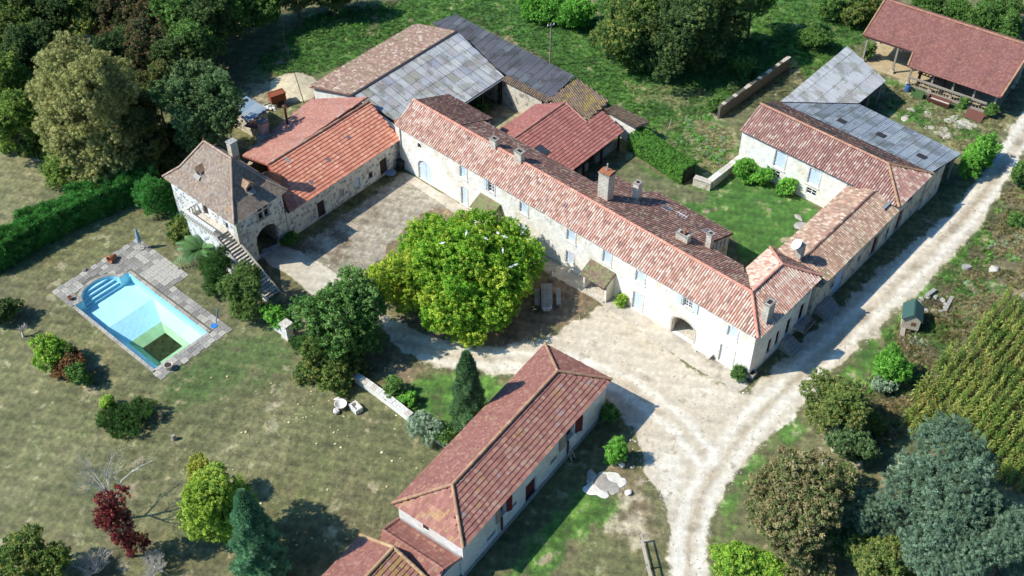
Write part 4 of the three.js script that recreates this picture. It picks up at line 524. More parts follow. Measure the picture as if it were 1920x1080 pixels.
  const cp = []; for (let i = 0; i < 12; i++) { const a = bay[i], b = bay[i + 1]; const nx = (t) => [t[0] * 1.24, -2.9 + (t[1] + 2.9) * 1.16]; const A = P(...a, .06), B2 = P(...b, .06), C = P(...nx(b), .06), D = P(...nx(a), .06); const g = []; quad(g, [], A, B2, C, D); quad(g, [], D, C, C.clone().setY(0), D.clone().setY(0)); quad(g, [], A.clone().setY(0), B2.clone().setY(0), B2, A); part(root, 'coping_stone', soup(g), pick(copM)); }
}
{
  // deck of stone slabs, each its own piece, uneven in height and tone
  const root = thing('pool_deck', 'worn grey slab terrace around the drained swimming pool', 'terrace', [POOL.o[0], 0, POOL.o[1]], -POOL.az * D2R); reseed(61);
  const mats = ['#a9a398', '#9c968c', '#b8b2a6', '#8f8a81', '#c4bdaf', '#a19c93'].map(stone); const S = .6; const geo = [box(S - .03, .05, S - .03), box(S - .02, .056, S - .04), box(S - .045, .048, S - .025)];
  const deckIn = (u, v) => u > -3.25 && u < 12.9 && v > -6.02 && (v < 1.45 || (u < 4.45 && v < 3.5)); const hole = (u, v) => u > -.33 && u < 12 && v < .4 && v > -6.05; const bayHole = (u, v) => Math.hypot(u / 1.78, (v + 2.9) / 2.3) < 1 && u < .2;
  const bed = []; bed.push(box(16.2, .03, 1.05, 4.8, .0, -.93), box(7.7, .03, 2.05, .6, .0, -2.48), box(2.9 - 1.3, .03, 6.45, -2.45, .0, 2.79), box(.9, .03, 6.4, 12.45, 0, 2.8)); part(root, 'bedding', merged(bed), std({ map: stoneT, color: col('#77705f') }));
  const spots = []; for (let i = 0; i < 27; i++) for (let j = 0; j < 16; j++) { const u = -3.25 + (i + .5) * S + (j % 2) * .12, v = 3.5 - (j + .5) * S; if (!deckIn(u, v) || hole(u, v) || bayHole(u, v)) continue; spots.push([u, v]); }
  const few = spots.length > 300 ? 300 : spots.length; spots.forEach(([u, v], i) => { if (i >= few) return; const m = part(root, 'paving_slab', pick(geo), u > .8 && u < 4 && v > 1.3 && v < 3.3 && rnd() < .8 ? mats[4] : pick(mats)); m.position.set(u + rr(-.012, .012), .012 + rr(0, .014), -v + rr(-.012, .012)); m.rotation.set(rr(-.012, .012), rr(-.02, .02), rr(-.012, .012)); });
}
// ---------- the long house with its corner pavilion and rear range ----------
const FRAME = { M: [19.99, -65.75, 42.3], T: [-25.56, -81.38, 40.8], S: [-25.56, -81.38, 41], N: [19.99, -65.75, 42], B: [1.65, -53.31, 36], R: [42.13, -110.27, 35] };
function building(name, label, category, f, group) { const [x, z, az] = FRAME[f]; return thing(name, label, category, [x, 0, z], -az * D2R, group); }
const PAL = {
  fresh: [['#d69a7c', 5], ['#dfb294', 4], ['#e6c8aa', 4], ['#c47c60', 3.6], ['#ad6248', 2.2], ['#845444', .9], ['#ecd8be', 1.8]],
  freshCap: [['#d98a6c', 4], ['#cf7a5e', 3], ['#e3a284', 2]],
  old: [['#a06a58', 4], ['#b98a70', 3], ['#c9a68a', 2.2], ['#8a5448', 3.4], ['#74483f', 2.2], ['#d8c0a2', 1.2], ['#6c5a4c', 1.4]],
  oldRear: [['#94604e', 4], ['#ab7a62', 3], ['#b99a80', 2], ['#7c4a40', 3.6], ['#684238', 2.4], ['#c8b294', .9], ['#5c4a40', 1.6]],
  wing: [['#a8765c', 4], ['#bd9072', 3.4], ['#cbaa8a', 3], ['#8f5c4a', 3], ['#7a5040', 1.8], ['#d9c4a4', 1.6], ['#8a7a5c', 1]],
  north: [['#a5604e', 4], ['#b98272', 3], ['#d6b49a', 2.6], ['#8c4a40', 3.4], ['#7a4038', 2], ['#e2cbb0', 1.2]],
  orange: [['#c66e4c', 5], ['#ce7c58', 4], ['#ba6244', 3], ['#d8926c', 1.4], ['#ae5840', 1.4], ['#e0a583', .4]],
  orangeRear: [['#b06a56', 4], ['#ba7c66', 3], ['#a35c4a', 3], ['#9c7464', 1.4], ['#c39480', .8]],
  barnL: [['#9a5a4a', 5], ['#a86a56', 3], ['#8c4e42', 3], ['#b57e66', 1.2], ['#b98f66', .6]],
  barnR: [['#a4604c', 4], ['#ad6e54', 3], ['#965444', 3], ['#b9805c', 1.8], ['#b08a70', 1], ['#8e4a40', 1.5]],
  carport: [['#a85c4e', 5], ['#b26a58', 3], ['#9a5044', 3], ['#be7e68', 1]],
  tower: [['#947a64', 4], ['#a28872', 3], ['#856a58', 3], ['#ac9682', 2], ['#765f50', 1.6], ['#9a725a', 1.6]],
  hay: [['#98584a', 5], ['#a2665a', 3], ['#8b4e44', 3], ['#ae7460', 1.4], ['#a87a52', .7]],
  shed: [['#a07462', 3.5], ['#8c604c', 3.5], ['#b8947c', 2], ['#785646', 2.6], ['#d0b49a', 1], ['#948060', 2.4]],
  brown: [['#7e6450', 4], ['#8c7052', 3], ['#6a5244', 3], ['#9a7c50', 1.6]],
};
// brightness of each roof's clay, red green blue
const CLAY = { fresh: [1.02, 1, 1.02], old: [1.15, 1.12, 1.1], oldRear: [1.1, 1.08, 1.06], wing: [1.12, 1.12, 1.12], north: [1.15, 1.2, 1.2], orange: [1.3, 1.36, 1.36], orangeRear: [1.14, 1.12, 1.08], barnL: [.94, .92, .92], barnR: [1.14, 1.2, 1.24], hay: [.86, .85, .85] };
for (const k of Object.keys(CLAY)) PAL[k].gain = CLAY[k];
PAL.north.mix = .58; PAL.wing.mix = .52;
{
  const H = building('farmhouse', 'long cream farmhouse with salmon canal tile roof and pale shutters', 'house', 'M');
  const E = 5.42, RV = 2.35, RH = 7.0, k = .38, uL = -42.3, W0 = 5.25;
  // front wall, with its openings [x0, x1, h0, h1, arch]; x runs from the left gable
  const X = (u) => u - uL;
  const op = [
    [X(-39.62), X(-39.1), 3.95, 4.55, .2], [X(-39.75), X(-37.8), .02, 2.55, .8],
    [X(-33.8), X(-32.95), 3.5, 4.85], [X(-33.75), X(-32.95), .1, 2.3], [X(-30.1), X(-29.3), 3.75, 4.95],
    [X(-26.05), X(-25.1), 3.55, 4.8], [X(-26.05), X(-25.15), .75, 2.2], [X(-20.3), X(-19.35), 3.55, 4.85], [X(-20.3), X(-19.4), .75, 2.25],
    [X(-16.1), X(-15.2), 3.5, 4.9], [X(-12.4), X(-11.45), 3.6, 4.85], [X(-12.45), X(-11.4), .1, 2.2], [X(-7.3), X(-6.35), 3.9, 4.95], [X(-8.1), X(-5.75), .02, 2.35, .8],
    [X(-2.65), X(-1.75), 3.55, 4.75], [X(-3.05), X(-1.7), .1, 2.15], [X(-16.4), X(-15.3), .05, 2.1],
  ];
  const F = wall(H, 'wall', [uL, 0], [0, 0], W0, M.plaster, [0, -1], op);
  const R = wall(H, 'wall', [uL, 5.5], [-5, 5.5], 5.2, M.plaster, [0, 1]);
  wall(H, 'wall', [uL, 0], [uL, 6.9], [[0, W0], [2.35, 6.75], [6.9, 5.2]], M.plasterOld, [-1, 0], [], { inset: .46 });
  wall(H, 'wall', [uL, 6.9], [-36.2, 6.9], 5.1, M.plasterOld, [0, 1]); wall(H, 'wall', [-36.2, 5.5], [-36.2, 6.44], 5.1, M.plasterOld, [1, 0]);
  // pavilion walls
  const ops = [[2.5, 3.2, .6, 2.7], [3.7, 4.4, .6, 2.7], [5.6, 6.3, 2.0, 4.3], [7.1, 7.8, 1.6, 3.8]];
  const S = wall(H, 'wall', [0, 0], [0, 9.3], W0, M.plaster, [1, 0], [[2.5, 3.15, .9, 2.75], [3.75, 4.4, .9, 2.75], [5.3, 6.1, 1.0, 3.0], [7.3, 8.1, 1.2, 3.3], [5.9, 6.4, 4.05, 4.7], [8.0, 8.5, 4.0, 4.6]], { inset: .46 });
  wall(H, 'wall', [-4.75, 5.96], [-4.75, 9.3], W0, M.plaster, [-1, 0], [], {}); wall(H, 'wall', [-4.75, 9.3], [0, 9.3], W0, M.plaster, [0, 1], [], { inset: .46 });
  // rear range
  const A = wall(H, 'wall', [-9.5, 5.96], [-9.5, 10.2], [[0, 5.5], [4.24, 3.75]], M.plasterOld, [1, 0], [[1.0, 1.7, 2.7, 4.3], [2.6, 3.0, 3.2, 4.0], [3.3, 3.7, 3.2, 3.9], [1.9, 2.3, 3.2, 4.2]]);
  wall(H, 'wall', [-18.2, 10.2], [-9.5, 10.2], 3.7, M.plaster, [0, 1], [], { inset: .46 }); wall(H, 'wall', [-21.8, 8.9], [-18.2, 8.9], 4.1, M.plaster, [0, 1]); wall(H, 'wall', [-21.8, 5.96], [-21.8, 8.44], [[0, 5.5], [2.48, 4.2]], M.plaster, [-1, 0]);
  wall(H, 'wall', [-18.2, 8.9], [-18.2, 10.2], [[0, 4.3], [1.3, 3.7]], M.plaster, [-1, 0]);
  // windows and doors of the front
  const cs = (i, o) => closedShutters(H, F, op[i][0], op[i][1], op[i][2], op[i][3], o);
  plankDoor(H, F, op[0][0], op[0][1], op[0][2], op[0][3], M.dark, { arch: .2 }); plankDoor(H, F, op[1][0], op[1][1], .02, 2.55, M.shutter, { arch: .8, trim: 0 });
  cs(2); cs(3, { name: 'door' }); glazed(H, F, op[4][0], op[4][1], op[4][2], op[4][3], { trim: 1, open: [-1], nx: 2, ny: 3 });
  for (const i of [5, 6, 7, 8, 9, 10]) cs(i); cs(11, { name: 'door' }); glazed(H, F, op[12][0], op[12][1], op[12][2], op[12][3], { trim: 1, open: [-1, 1], nx: 4, ny: 3 }); cs(14); cs(15, { name: 'door', mat: M.whitePaint });
  plankDoor(H, F, op[16][0], op[16][1], .05, 2.1, M.woodBrown);
  part(H, 'blocked_window', box(.75, .6, .05, -22.6, 4.55, .015), M.stoneWhite);
  // archway passage behind the front arch
  const pas = sub(H, 'archway'); part(pas, 'arch_surround', (() => { const sh = new THREE.Shape(); const r = (o) => { const pts = []; for (let q = 0; q <= 12; q++) { const a = Math.PI * q / 12; pts.push([-6.925 + Math.cos(a) * (1.175 + o), 1.55 + Math.sin(a) * (.8 + o)]); } return pts; }; const a = [[-5.75, .02], ...r(0), [-8.1, .02]], b = [[-5.55, .02], ...r(.2), [-8.3, .02]].reverse(); [...a, ...b].forEach(([x, y], q) => q ? sh.lineTo(x, y) : sh.moveTo(x, y)); const g = new THREE.ExtrudeGeometry(sh, { depth: .06, bevelEnabled: false }); g.translate(0, 0, -.02); return g; })(), M.stone);
  part(pas, 'passage_wall', merged([box(.3, 2.6, 4.6, -8.45, 1.3, -2.85), box(.3, 2.6, 4.6, -5.4, 1.3, -2.85), box(3.4, .2, 4.6, -6.925, 2.75, -2.85)]), M.plasterOld); part(pas, 'passage_floor', box(2.7, .03, 5, -6.925, .02, -2.9), M.stone);
  // street side
  const sw = [[2.5, 3.15, .9, 2.75], [3.75, 4.4, .9, 2.75], [5.3, 6.1, 1.0, 3.0], [7.3, 8.1, 1.2, 3.3]]; for (const q of sw) glazed(H, S, ...q, { frameMat: M.woodDark, nx: 2, ny: 3 }); for (const q of [[5.9, 6.4, 4.05, 4.7], [8.0, 8.5, 4.0, 4.6]]) closedShutters(H, S, ...q, { trim: 0, mat: M.shutter });
  for (const q of [[1.0, 1.7, 2.7, 4.3], [2.6, 3.0, 3.2, 4.0], [3.3, 3.7, 3.2, 3.9], [1.9, 2.3, 3.2, 4.2]]) closedShutters(H, A, ...q, { trim: 0 });
  // entrance steps, balcony and awning on the street side
  const st1 = sub(H, 'entrance_steps'); for (let i = 0; i < 4; i++) part(st1, 'step', box(1.5 - i * .3, .22, 1.6 - i * .1, .76 - i * .15, .11 + i * .22, -5.4), M.stoneGrey);
  const bl = sub(H, 'balcony'); part(bl, 'slab', box(1.1, .12, 2, .55, 1.1, -7.7), M.stoneGrey); part(bl, 'railing', merged([box(.04, .04, 2, 1.08, 1.95, -7.7), box(.04, .04, 2, 1.08, 1.3, -7.7), ...Array.from({ length: 13 }, (_, i) => box(.03, .8, .03, 1.08, 1.56, -6.74 - i * .16))]), M.iron); for (const z of [-6.9, -8.5]) part(bl, 'bracket', bar(V(.02, .5, z), V(.9, 1.05, z), .07), M.stoneGrey);
  // roofs
  const rf = sub(H, 'roof'); const fe = [[uL - .1, -.32, E], [.32, -.32, E], [-RV, RV, RH], [uL - .1, RV, RH]];
  slope(rf, fe, 'canal', PAL.fresh, { deck: '#a35f4c', lichen: [{ hex: '#9c5442', scale: 5, amount: .22, max: .55 }, { hex: '#efd6bc', scale: 9, amount: .3, max: .5 }] });
  const hv = (v) => RH - k * (v - RV);
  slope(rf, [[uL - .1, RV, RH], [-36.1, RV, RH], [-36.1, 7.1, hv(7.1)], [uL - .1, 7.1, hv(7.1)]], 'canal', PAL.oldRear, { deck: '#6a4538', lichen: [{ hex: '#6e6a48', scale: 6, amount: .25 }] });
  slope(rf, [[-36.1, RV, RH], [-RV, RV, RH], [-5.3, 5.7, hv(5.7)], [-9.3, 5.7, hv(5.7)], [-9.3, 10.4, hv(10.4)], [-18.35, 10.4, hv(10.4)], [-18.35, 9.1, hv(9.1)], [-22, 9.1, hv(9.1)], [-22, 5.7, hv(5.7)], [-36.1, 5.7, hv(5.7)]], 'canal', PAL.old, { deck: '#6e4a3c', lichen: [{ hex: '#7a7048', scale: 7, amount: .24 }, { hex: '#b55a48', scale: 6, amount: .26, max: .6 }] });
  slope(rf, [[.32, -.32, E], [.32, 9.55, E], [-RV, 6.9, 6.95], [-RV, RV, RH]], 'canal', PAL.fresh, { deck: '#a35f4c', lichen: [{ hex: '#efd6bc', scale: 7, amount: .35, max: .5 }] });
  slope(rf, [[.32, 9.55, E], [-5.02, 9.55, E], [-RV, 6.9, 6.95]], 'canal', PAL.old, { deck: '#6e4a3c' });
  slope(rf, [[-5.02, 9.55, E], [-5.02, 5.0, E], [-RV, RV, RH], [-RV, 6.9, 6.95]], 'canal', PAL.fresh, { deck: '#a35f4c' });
  for (const [a, b] of [[[uL - .1, RV, RH], [-RV, RV, RH]], [[.3, -.3, E + .05], [-RV, RV, RH + .02]], [[-RV, RV, RH], [-RV, 6.9, 6.97]], [[.3, 9.5, E + .05], [-RV, 6.9, 6.97]], [[-5, 9.5, E + .05], [-RV, 6.9, 6.97]]]) ridge(rf, [a[0], a[1], a[2] + .06], [b[0], b[1], b[2] + .06], PAL.freshCap, 1.05);
  part(rf, 'cornice', merged([box(-uL + .3, .12, .2, uL / 2 + .1, W0 + .02, .09), box(.2, .12, 9.2, .09, W0 + .02, -4.7)]), M.stoneWhite);
  // chimneys
  const chim = (u, v, h0, h1, w, d, o = {}) => { const c = sub(rf, 'chimney'); part(c, 'stack', box(w, h1 - h0, d, u, (h0 + h1) / 2, -v), o.mat || M.chimney); part(c, 'rim', merged([box(w + .12, .1, .1, u, h1 - .05, -v - d / 2), box(w + .12, .1, .1, u, h1 - .05, -v + d / 2), box(.1, .1, d - .1, u - w / 2, h1 - .05, -v), box(.1, .1, d - .1, u + w / 2, h1 - .05, -v)]), M.stoneGrey); part(c, 'flue', box(w * .6, .04, d * .55, u, h1 + .005, -v), M.dark); if (o.pot) part(c, 'chimney_pot', new THREE.CylinderGeometry(.11, .14, .5, 10).translate(u + .1, h1 + .25, -v), M.terracotta); if (o.cap) { for (let i = 0; i < 5; i++) part(c, 'cap_tile', box(w * 1.1, .03, d * .22, u, h1 + .15 + .06 * Math.sin(i), -v - d / 2 + d * (i + .5) / 5, 0, 0, .12), M.terracotta); part(c, 'cowl_pipe', new THREE.CylinderGeometry(.07, .07, .9, 8).translate(u, h1 + .55, -v), M.zinc); } return c; };
  chim(-31.4, 2.35, 6.3, 7.95, .75, .6); chim(-28.2, 2.35, 6.3, 8.15, .85, .65); chim(-19.4, 4.2, 5.7, 9.3, 1.15, .9, { cap: 1 }); chim(-17.9, 7.0, 4.7, 7.3, .6, .6, { mat: M.plasterOld }); chim(-10.75, 4.3, 5.8, 7.2, 1.25, .6, { pot: 1 }); chim(-8.85, 5.6, 5.2, 7.5, .5, .5); chim(-.3, 1.75, 5.2, 7.75, .6, .95);
  for (const [u, v] of [[-15.3, 8.3], [-10.6, 8.2]]) { const s = sub(rf, 'skylight'); s.position.set(u, hv(v) + .08, -v); s.rotation.x = -Math.atan(k); part(s, 'frame', merged([box(.08, .1, 1, -.38, 0, 0), box(.08, .1, 1, .38, 0, 0), box(.68, .1, .08, 0, 0, -.46), box(.68, .1, .08, 0, 0, .46)]), M.zinc); part(s, 'pane', box(.68, .04, .84), new THREE.MeshPhysicalMaterial({ color: col('#31566a'), roughness: .08 })); }
  { const s = sub(rf, 'skylight'); s.position.set(-21.4, 6.28, -1.05); s.rotation.x = Math.atan(.593); part(s, 'frame', box(.45, .09, .6), M.zinc); part(s, 'pane', box(.34, .02, .48, 0, .045, 0), M.glass); }
  { const a = sub(rf, 'aerial'); part(a, 'mast', new THREE.CylinderGeometry(.025, .025, 1.6, 6).translate(-12.6, 6.1, -6.6), M.zinc); part(a, 'dipoles', merged([bar(V(-13.2, 6.8, -6.6), V(-12, 6.8, -6.6), .03), ...[0, 1, 2, 3].map((i) => bar(V(-13 + i * .3, 6.8, -6.95), V(-13 + i * .3, 6.8, -6.25), .025))]), M.whitePaint); }
  { const a = sub(rf, 'dish_chimney'); part(a, 'stack', box(.6, 1.5, .6, -2.6, 6.1, -10.4), M.chimney); part(a, 'dish', new THREE.SphereGeometry(.95, 20, 6, 0, Math.PI * 2, 0, .58).rotateX(Math.PI).translate(0, .95, 0).rotateX(.75).rotateY(-.7).translate(-2.75, 6.95, -9.9), M.whitePaint); }
  part(H, 'drain_pipe', new THREE.CylinderGeometry(.05, .05, 5, 8).translate(uL + .3, 2.6, .07), M.zinc);
}
// porches in front of the house
function porch(label, u, u1, mat, moss) {
  const H = building('porch', label, 'porch', 'M'); const um = (u + u1) / 2, L = u1 - u; const rf = sub(H, 'roof');
  slope(rf, [[u, -1.55, 2.15], [u1, -1.55, 2.15], [u1, -.04, 2.95], [u, -.04, 2.95]], 'plain', PAL.brown, { deck: '#5c4a3c', lichen: [{ hex: '#7d8450', scale: 2.5, amount: moss, max: .85 }] });
  for (const x of [u + .2, u1 - .2]) { part(H, 'side_wall', (() => { const sh = new THREE.Shape(); sh.moveTo(.02, 0); sh.lineTo(1.1, 0); sh.lineTo(1.1, 2.2); sh.lineTo(.02, 2.75); const g = new THREE.ExtrudeGeometry(sh, { depth: .2, bevelEnabled: false }); g.rotateY(-Math.PI / 2); g.translate(x + .1, 0, 0); return g; })(), mat); part(H, 'bracket', bar(V(x, 1.6, 1.05), V(x, 2.15, 1.5), .1), M.woodBrown); }
  part(H, 'doorstep', box(L - .5, .14, 1.3, um, .09, .7), M.stone); part(H, 'purlin', bar(V(u + .05, 2.1, 1.4), V(u1 - .05, 2.1, 1.4), .1), M.woodBrown);
}
porch('small mossy tiled porch half hidden behind the big courtyard tree', -31.1, -28.4, M.plasterOld, .6);
porch('small tiled porch with green moss, in full sun on the house front', -17.4, -14.5, M.plaster, .5);
// ---------- wing along the road ----------
{
  const H = building('road_wing', 'low stone wing along the road with weathered canal tile roof', 'house', 'N'); const E = 3.95, RH = 4.85;
  const op = [[2.75, 3.15, 2.95, 3.75], [3.6, 5.2, .05, 2.55], [2.9, 3.6, 1.35, 2.15], [5.6, 6.2, 2.8, 3.6], [7.6, 8.3, 1.5, 2.2], [9.7, 10.2, 3.0, 3.75], [10.4, 11.5, .1, 2.6], [13.0, 13.5, .9, 2.1]];
  const F = wall(H, 'wall', [.1, 9.6], [.1, 23.3], 3.85, M.plasterOld, [1, 0], op); wall(H, 'wall', [-4.7, 9.78], [-4.7, 23.3], 3.85, M.plasterOld, [-1, 0]);
  for (const i of [0, 3, 5]) plankDoor(H, F, op[i][0], op[i][1], op[i][2], op[i][3], M.woodDark); plankDoor(H, F, ...op[1], M.bluePaint, { n: 6, z: -.12 }); closedShutters(H, F, ...op[2], { trim: 0, mat: M.stoneGrey }); closedShutters(H, F, ...op[4], { trim: 0, mat: M.woodGrey }); plankDoor(H, F, ...op[6], M.woodRed); plankDoor(H, F, ...op[7], M.woodRed);
  const st = sub(H, 'entrance_steps'); for (let i = 0; i < 4; i++) part(st, 'step', box(1.5 - i * .32, .2, 2.2, .86 - i * .15, .1 + i * .2, -11.4), M.stoneGrey);
  const rf = sub(H, 'roof'); slope(rf, [[.38, 9.75, E], [.38, 23.4, E], [-2.3, 23.4, RH], [-2.3, 9.75, RH]], 'canal', PAL.wing, { deck: '#7a5a48', lichen: [{ hex: '#8a8058', scale: 6, amount: .32 }] }); slope(rf, [[-2.3, 9.75, RH], [-2.3, 23.4, RH], [-4.95, 23.4, E], [-4.95, 9.75, E]], 'canal', PAL.wing, { deck: '#7a5a48', lichen: [{ hex: '#b8705c', scale: 5, amount: .3, max: .5 }] }); ridge(rf, [-2.3, 9.75, RH + .04], [-2.3, 23.4, RH + .04], PAL.oldRear);
  part(rf, 'flashing', box(.25, .05, 3, -.6, 4.55, -23.5, 0, 0, -.32), M.zinc);
}
// ---------- north range ----------
{
  const H = building('north_wing', 'cream north range with two tall pale shutters facing the garden', 'house', 'N'); const E = 4.45, RH = 5.85, u0 = -17.1, u1 = .05, v0 = 23.5, v1 = 29.4, X = (u) => u - u0;
  const op = [[X(-13.1), X(-11.9), 2.0, 4.0], [X(-13.3), X(-12.2), .7, 1.6], [X(-9.2), X(-8.0), 2.0, 3.9], [X(-9.1), X(-8.0), .7, 1.5]];
  const F = wall(H, 'wall', [u0, v0], [-4.7, v0], 4.3, M.plaster, [0, -1], op); wall(H, 'wall', [-4.7, v0], [u1, v0], 4.3, M.plaster, [0, -1]);
  wall(H, 'wall', [u0, v0], [u0, v1], [[0, 4.3], [(v1 - v0) / 2, 5.6], [v1 - v0, 4.3]], M.plaster, [-1, 0], [], { inset: .46 }); const G = wall(H, 'wall', [u1, v0], [u1, v1], 4.3, M.plasterOld, [1, 0], [[1.2, 2.2, .05, 2.7], [2.6, 3.6, 2.9, 4.0]], { inset: .46 }); wall(H, 'wall', [u0, v1], [u1, v1], 4.3, M.plasterOld, [0, 1]);
  closedShutters(H, F, ...op[0]); closedShutters(H, F, ...op[2]); glazed(H, F, ...op[1], { nx: 2, ny: 2 }); glazed(H, F, ...op[3], { nx: 2, ny: 2 }); plankDoor(H, G, 1.2, 2.2, .05, 2.7, M.woodRed); plankDoor(H, G, 2.6, 3.6, 2.9, 4.0, M.woodRed);
  part(H, 'drain_pipe', new THREE.CylinderGeometry(.06, .06, 3, 8).translate(-5.1, 2.8, -v0 + .08), M.zinc);
  const rf = sub(H, 'roof'), m = (v0 + v1) / 2, ov = .32; slope(rf, [[u0 - .12, v0 - ov, E], [u1 + ov, v0 - ov, E], [u1 - 2.95, m, RH], [u0 - .12, m, RH]], 'canal', PAL.north, { deck: '#6e3e36', lichen: [{ hex: '#c0584a', scale: 5, amount: .22, max: .6 }] });
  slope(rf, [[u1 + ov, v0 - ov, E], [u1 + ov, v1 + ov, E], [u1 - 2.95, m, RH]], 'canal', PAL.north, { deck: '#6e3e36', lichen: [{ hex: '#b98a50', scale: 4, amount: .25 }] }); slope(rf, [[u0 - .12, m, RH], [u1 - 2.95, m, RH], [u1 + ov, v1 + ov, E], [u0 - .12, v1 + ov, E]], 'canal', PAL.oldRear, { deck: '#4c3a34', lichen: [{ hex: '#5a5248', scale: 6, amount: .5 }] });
  ridge(rf, [u0 - .1, m, RH + .06], [u1 - 2.95, m, RH + .06], [['#c48a6a', 3], ['#b87858', 2]]); ridge(rf, [u1 + ov, v0 - ov, E + .08], [u1 - 2.95, m, RH + .06], [['#b88a5c', 3], ['#a8724c', 2]]); ridge(rf, [u1 + ov, v1 + ov, E + .08], [u1 - 2.95, m, RH + .06], [['#b88a5c', 3], ['#a8724c', 2]]);
}
const sheetT = scaled(texFrom(512, 512, (u, v) => { const a = smp(T1, u, v), st = smp(T2, u * 9, v * .9), ds = sst(.7, .8, smp(T1, u * 7 + .3, v * 4)) * sst(.5, .6, smp(T2, u * 2, v * 2 + .4)); let k = .8 + .16 * a + .18 * st; let c = [k, k * .995, k * .985]; c = lerp3(c, [.42, .41, .38], ds * .7); c = lerp3(c, [.6, .58, .47], sst(.6, .75, smp(T2, u * 1.3 + .2, v * 1.3)) * .35); return c; }), 1 / 7);
const sheetMat = (c, m = .0) => std({ color: col(c), roughness: .8, metalness: m, map: sheetT });
const sheetSet = (list, k = 1) => list.map((c) => { const m = sheetMat(c); m.color.multiplyScalar(k); m.color.b *= .94; return m; });
const greyBlue = sheetSet(['#8f969c', '#9aa0a6', '#868d93', '#949ba3', '#a0a6aa'], 1.05), greyPale = sheetSet(['#b7b6b2', '#bcbab8', '#aeaeac', '#b9b3b0', '#c2c0bb'], 1.05), greyMix = sheetSet(['#9c9da0', '#a7a7a6', '#91939a', '#a09c9e', '#a5a3a0', '#9c9694', '#adaba7', '#8d8a7e'], 1.08), greyDark = sheetSet(['#66676b', '#5d5e63', '#707176', '#626066']);
{
  const H = building('lean_to_shed', 'open shed with blue grey corrugated roof behind the north range', 'shed', 'N'); const rf = sub(H, 'roof');
  sheets(rf, [[-16.7, 29.78, 4.42], [.15, 29.78, 4.42], [.5, 35.9, 3.3], [-11.3, 36.6, 3.18]], 1.05, 1.6, greyBlue, { deck: '#5c6064', seed: 9 }); for (const [u, v] of [[-10.6, 31.6], [-6.6, 32.4], [-1.9, 31.9]]) part(rf, 'roof_light', box(.9, .03, .8, u, 4.42 - (v - 29.78) * .183 + .13, -v, 0, -.181), M.iron);
  for (let i = 0; i < 5; i++) part(H, 'post', box(.2, 3.1, .2, -11 + i * 2.75, 1.55, -35.7), M.woodGrey); part(H, 'beam', bar(V(-11.2, 3.0, -35.75), V(.3, 3.0, -35.4), .2), M.woodGrey); for (let i = 0; i < 5; i++) part(H, 'rafter', bar(P(-11 + i * 2.75, 29.9, 4.2), P(-11 + i * 2.75, 35.6, 3.1), .12), M.woodGrey); part(H, 'end_wall', (() => { const sh = new THREE.Shape(); sh.moveTo(29.5, 0); sh.lineTo(33, 0); sh.lineTo(33, 3.6); sh.lineTo(29.5, 4.25); const g = new THREE.ExtrudeGeometry(sh, { depth: .25, bevelEnabled: false }); g.rotateY(Math.PI / 2); return g; })(), M.plasterOld);
}
{
  const H = building('grey_shed', 'open shed with pale grey sheet roof between walled yard and farmyard', 'shed', 'N'); const rf = sub(H, 'roof');
  sheets(rf, [[-16.85, 29.85, 4.46], [-17.05, 43.4, 4.46], [-11.35, 42.2, 3.2], [-11.42, 36.7, 3.2]], 1.1, 1.65, greyPale, { deck: '#807e7a', seed: 12, waves: 4, amp: .02, gap: .006 });
  wall(H, 'back_wall', [-16.6, 30], [-16.8, 43], 4.2, M.plasterOld, [-1, 0]); for (let i = 0; i < 3; i++) part(H, 'post', box(.22, 3, .22, -11.7, 1.5, -36.9 - i * 2.5), M.woodGrey); part(H, 'beam', bar(V(-11.7, 3, -36.6), V(-11.7, 3, -42.1), .2), M.woodGrey); for (let i = 0; i < 3; i++) part(H, 'rafter', bar(P(-16.5, 37 + i * 2.5, 4.3), P(-11.5, 37 + i * 2.5, 3.08), .12), M.woodGrey);
}
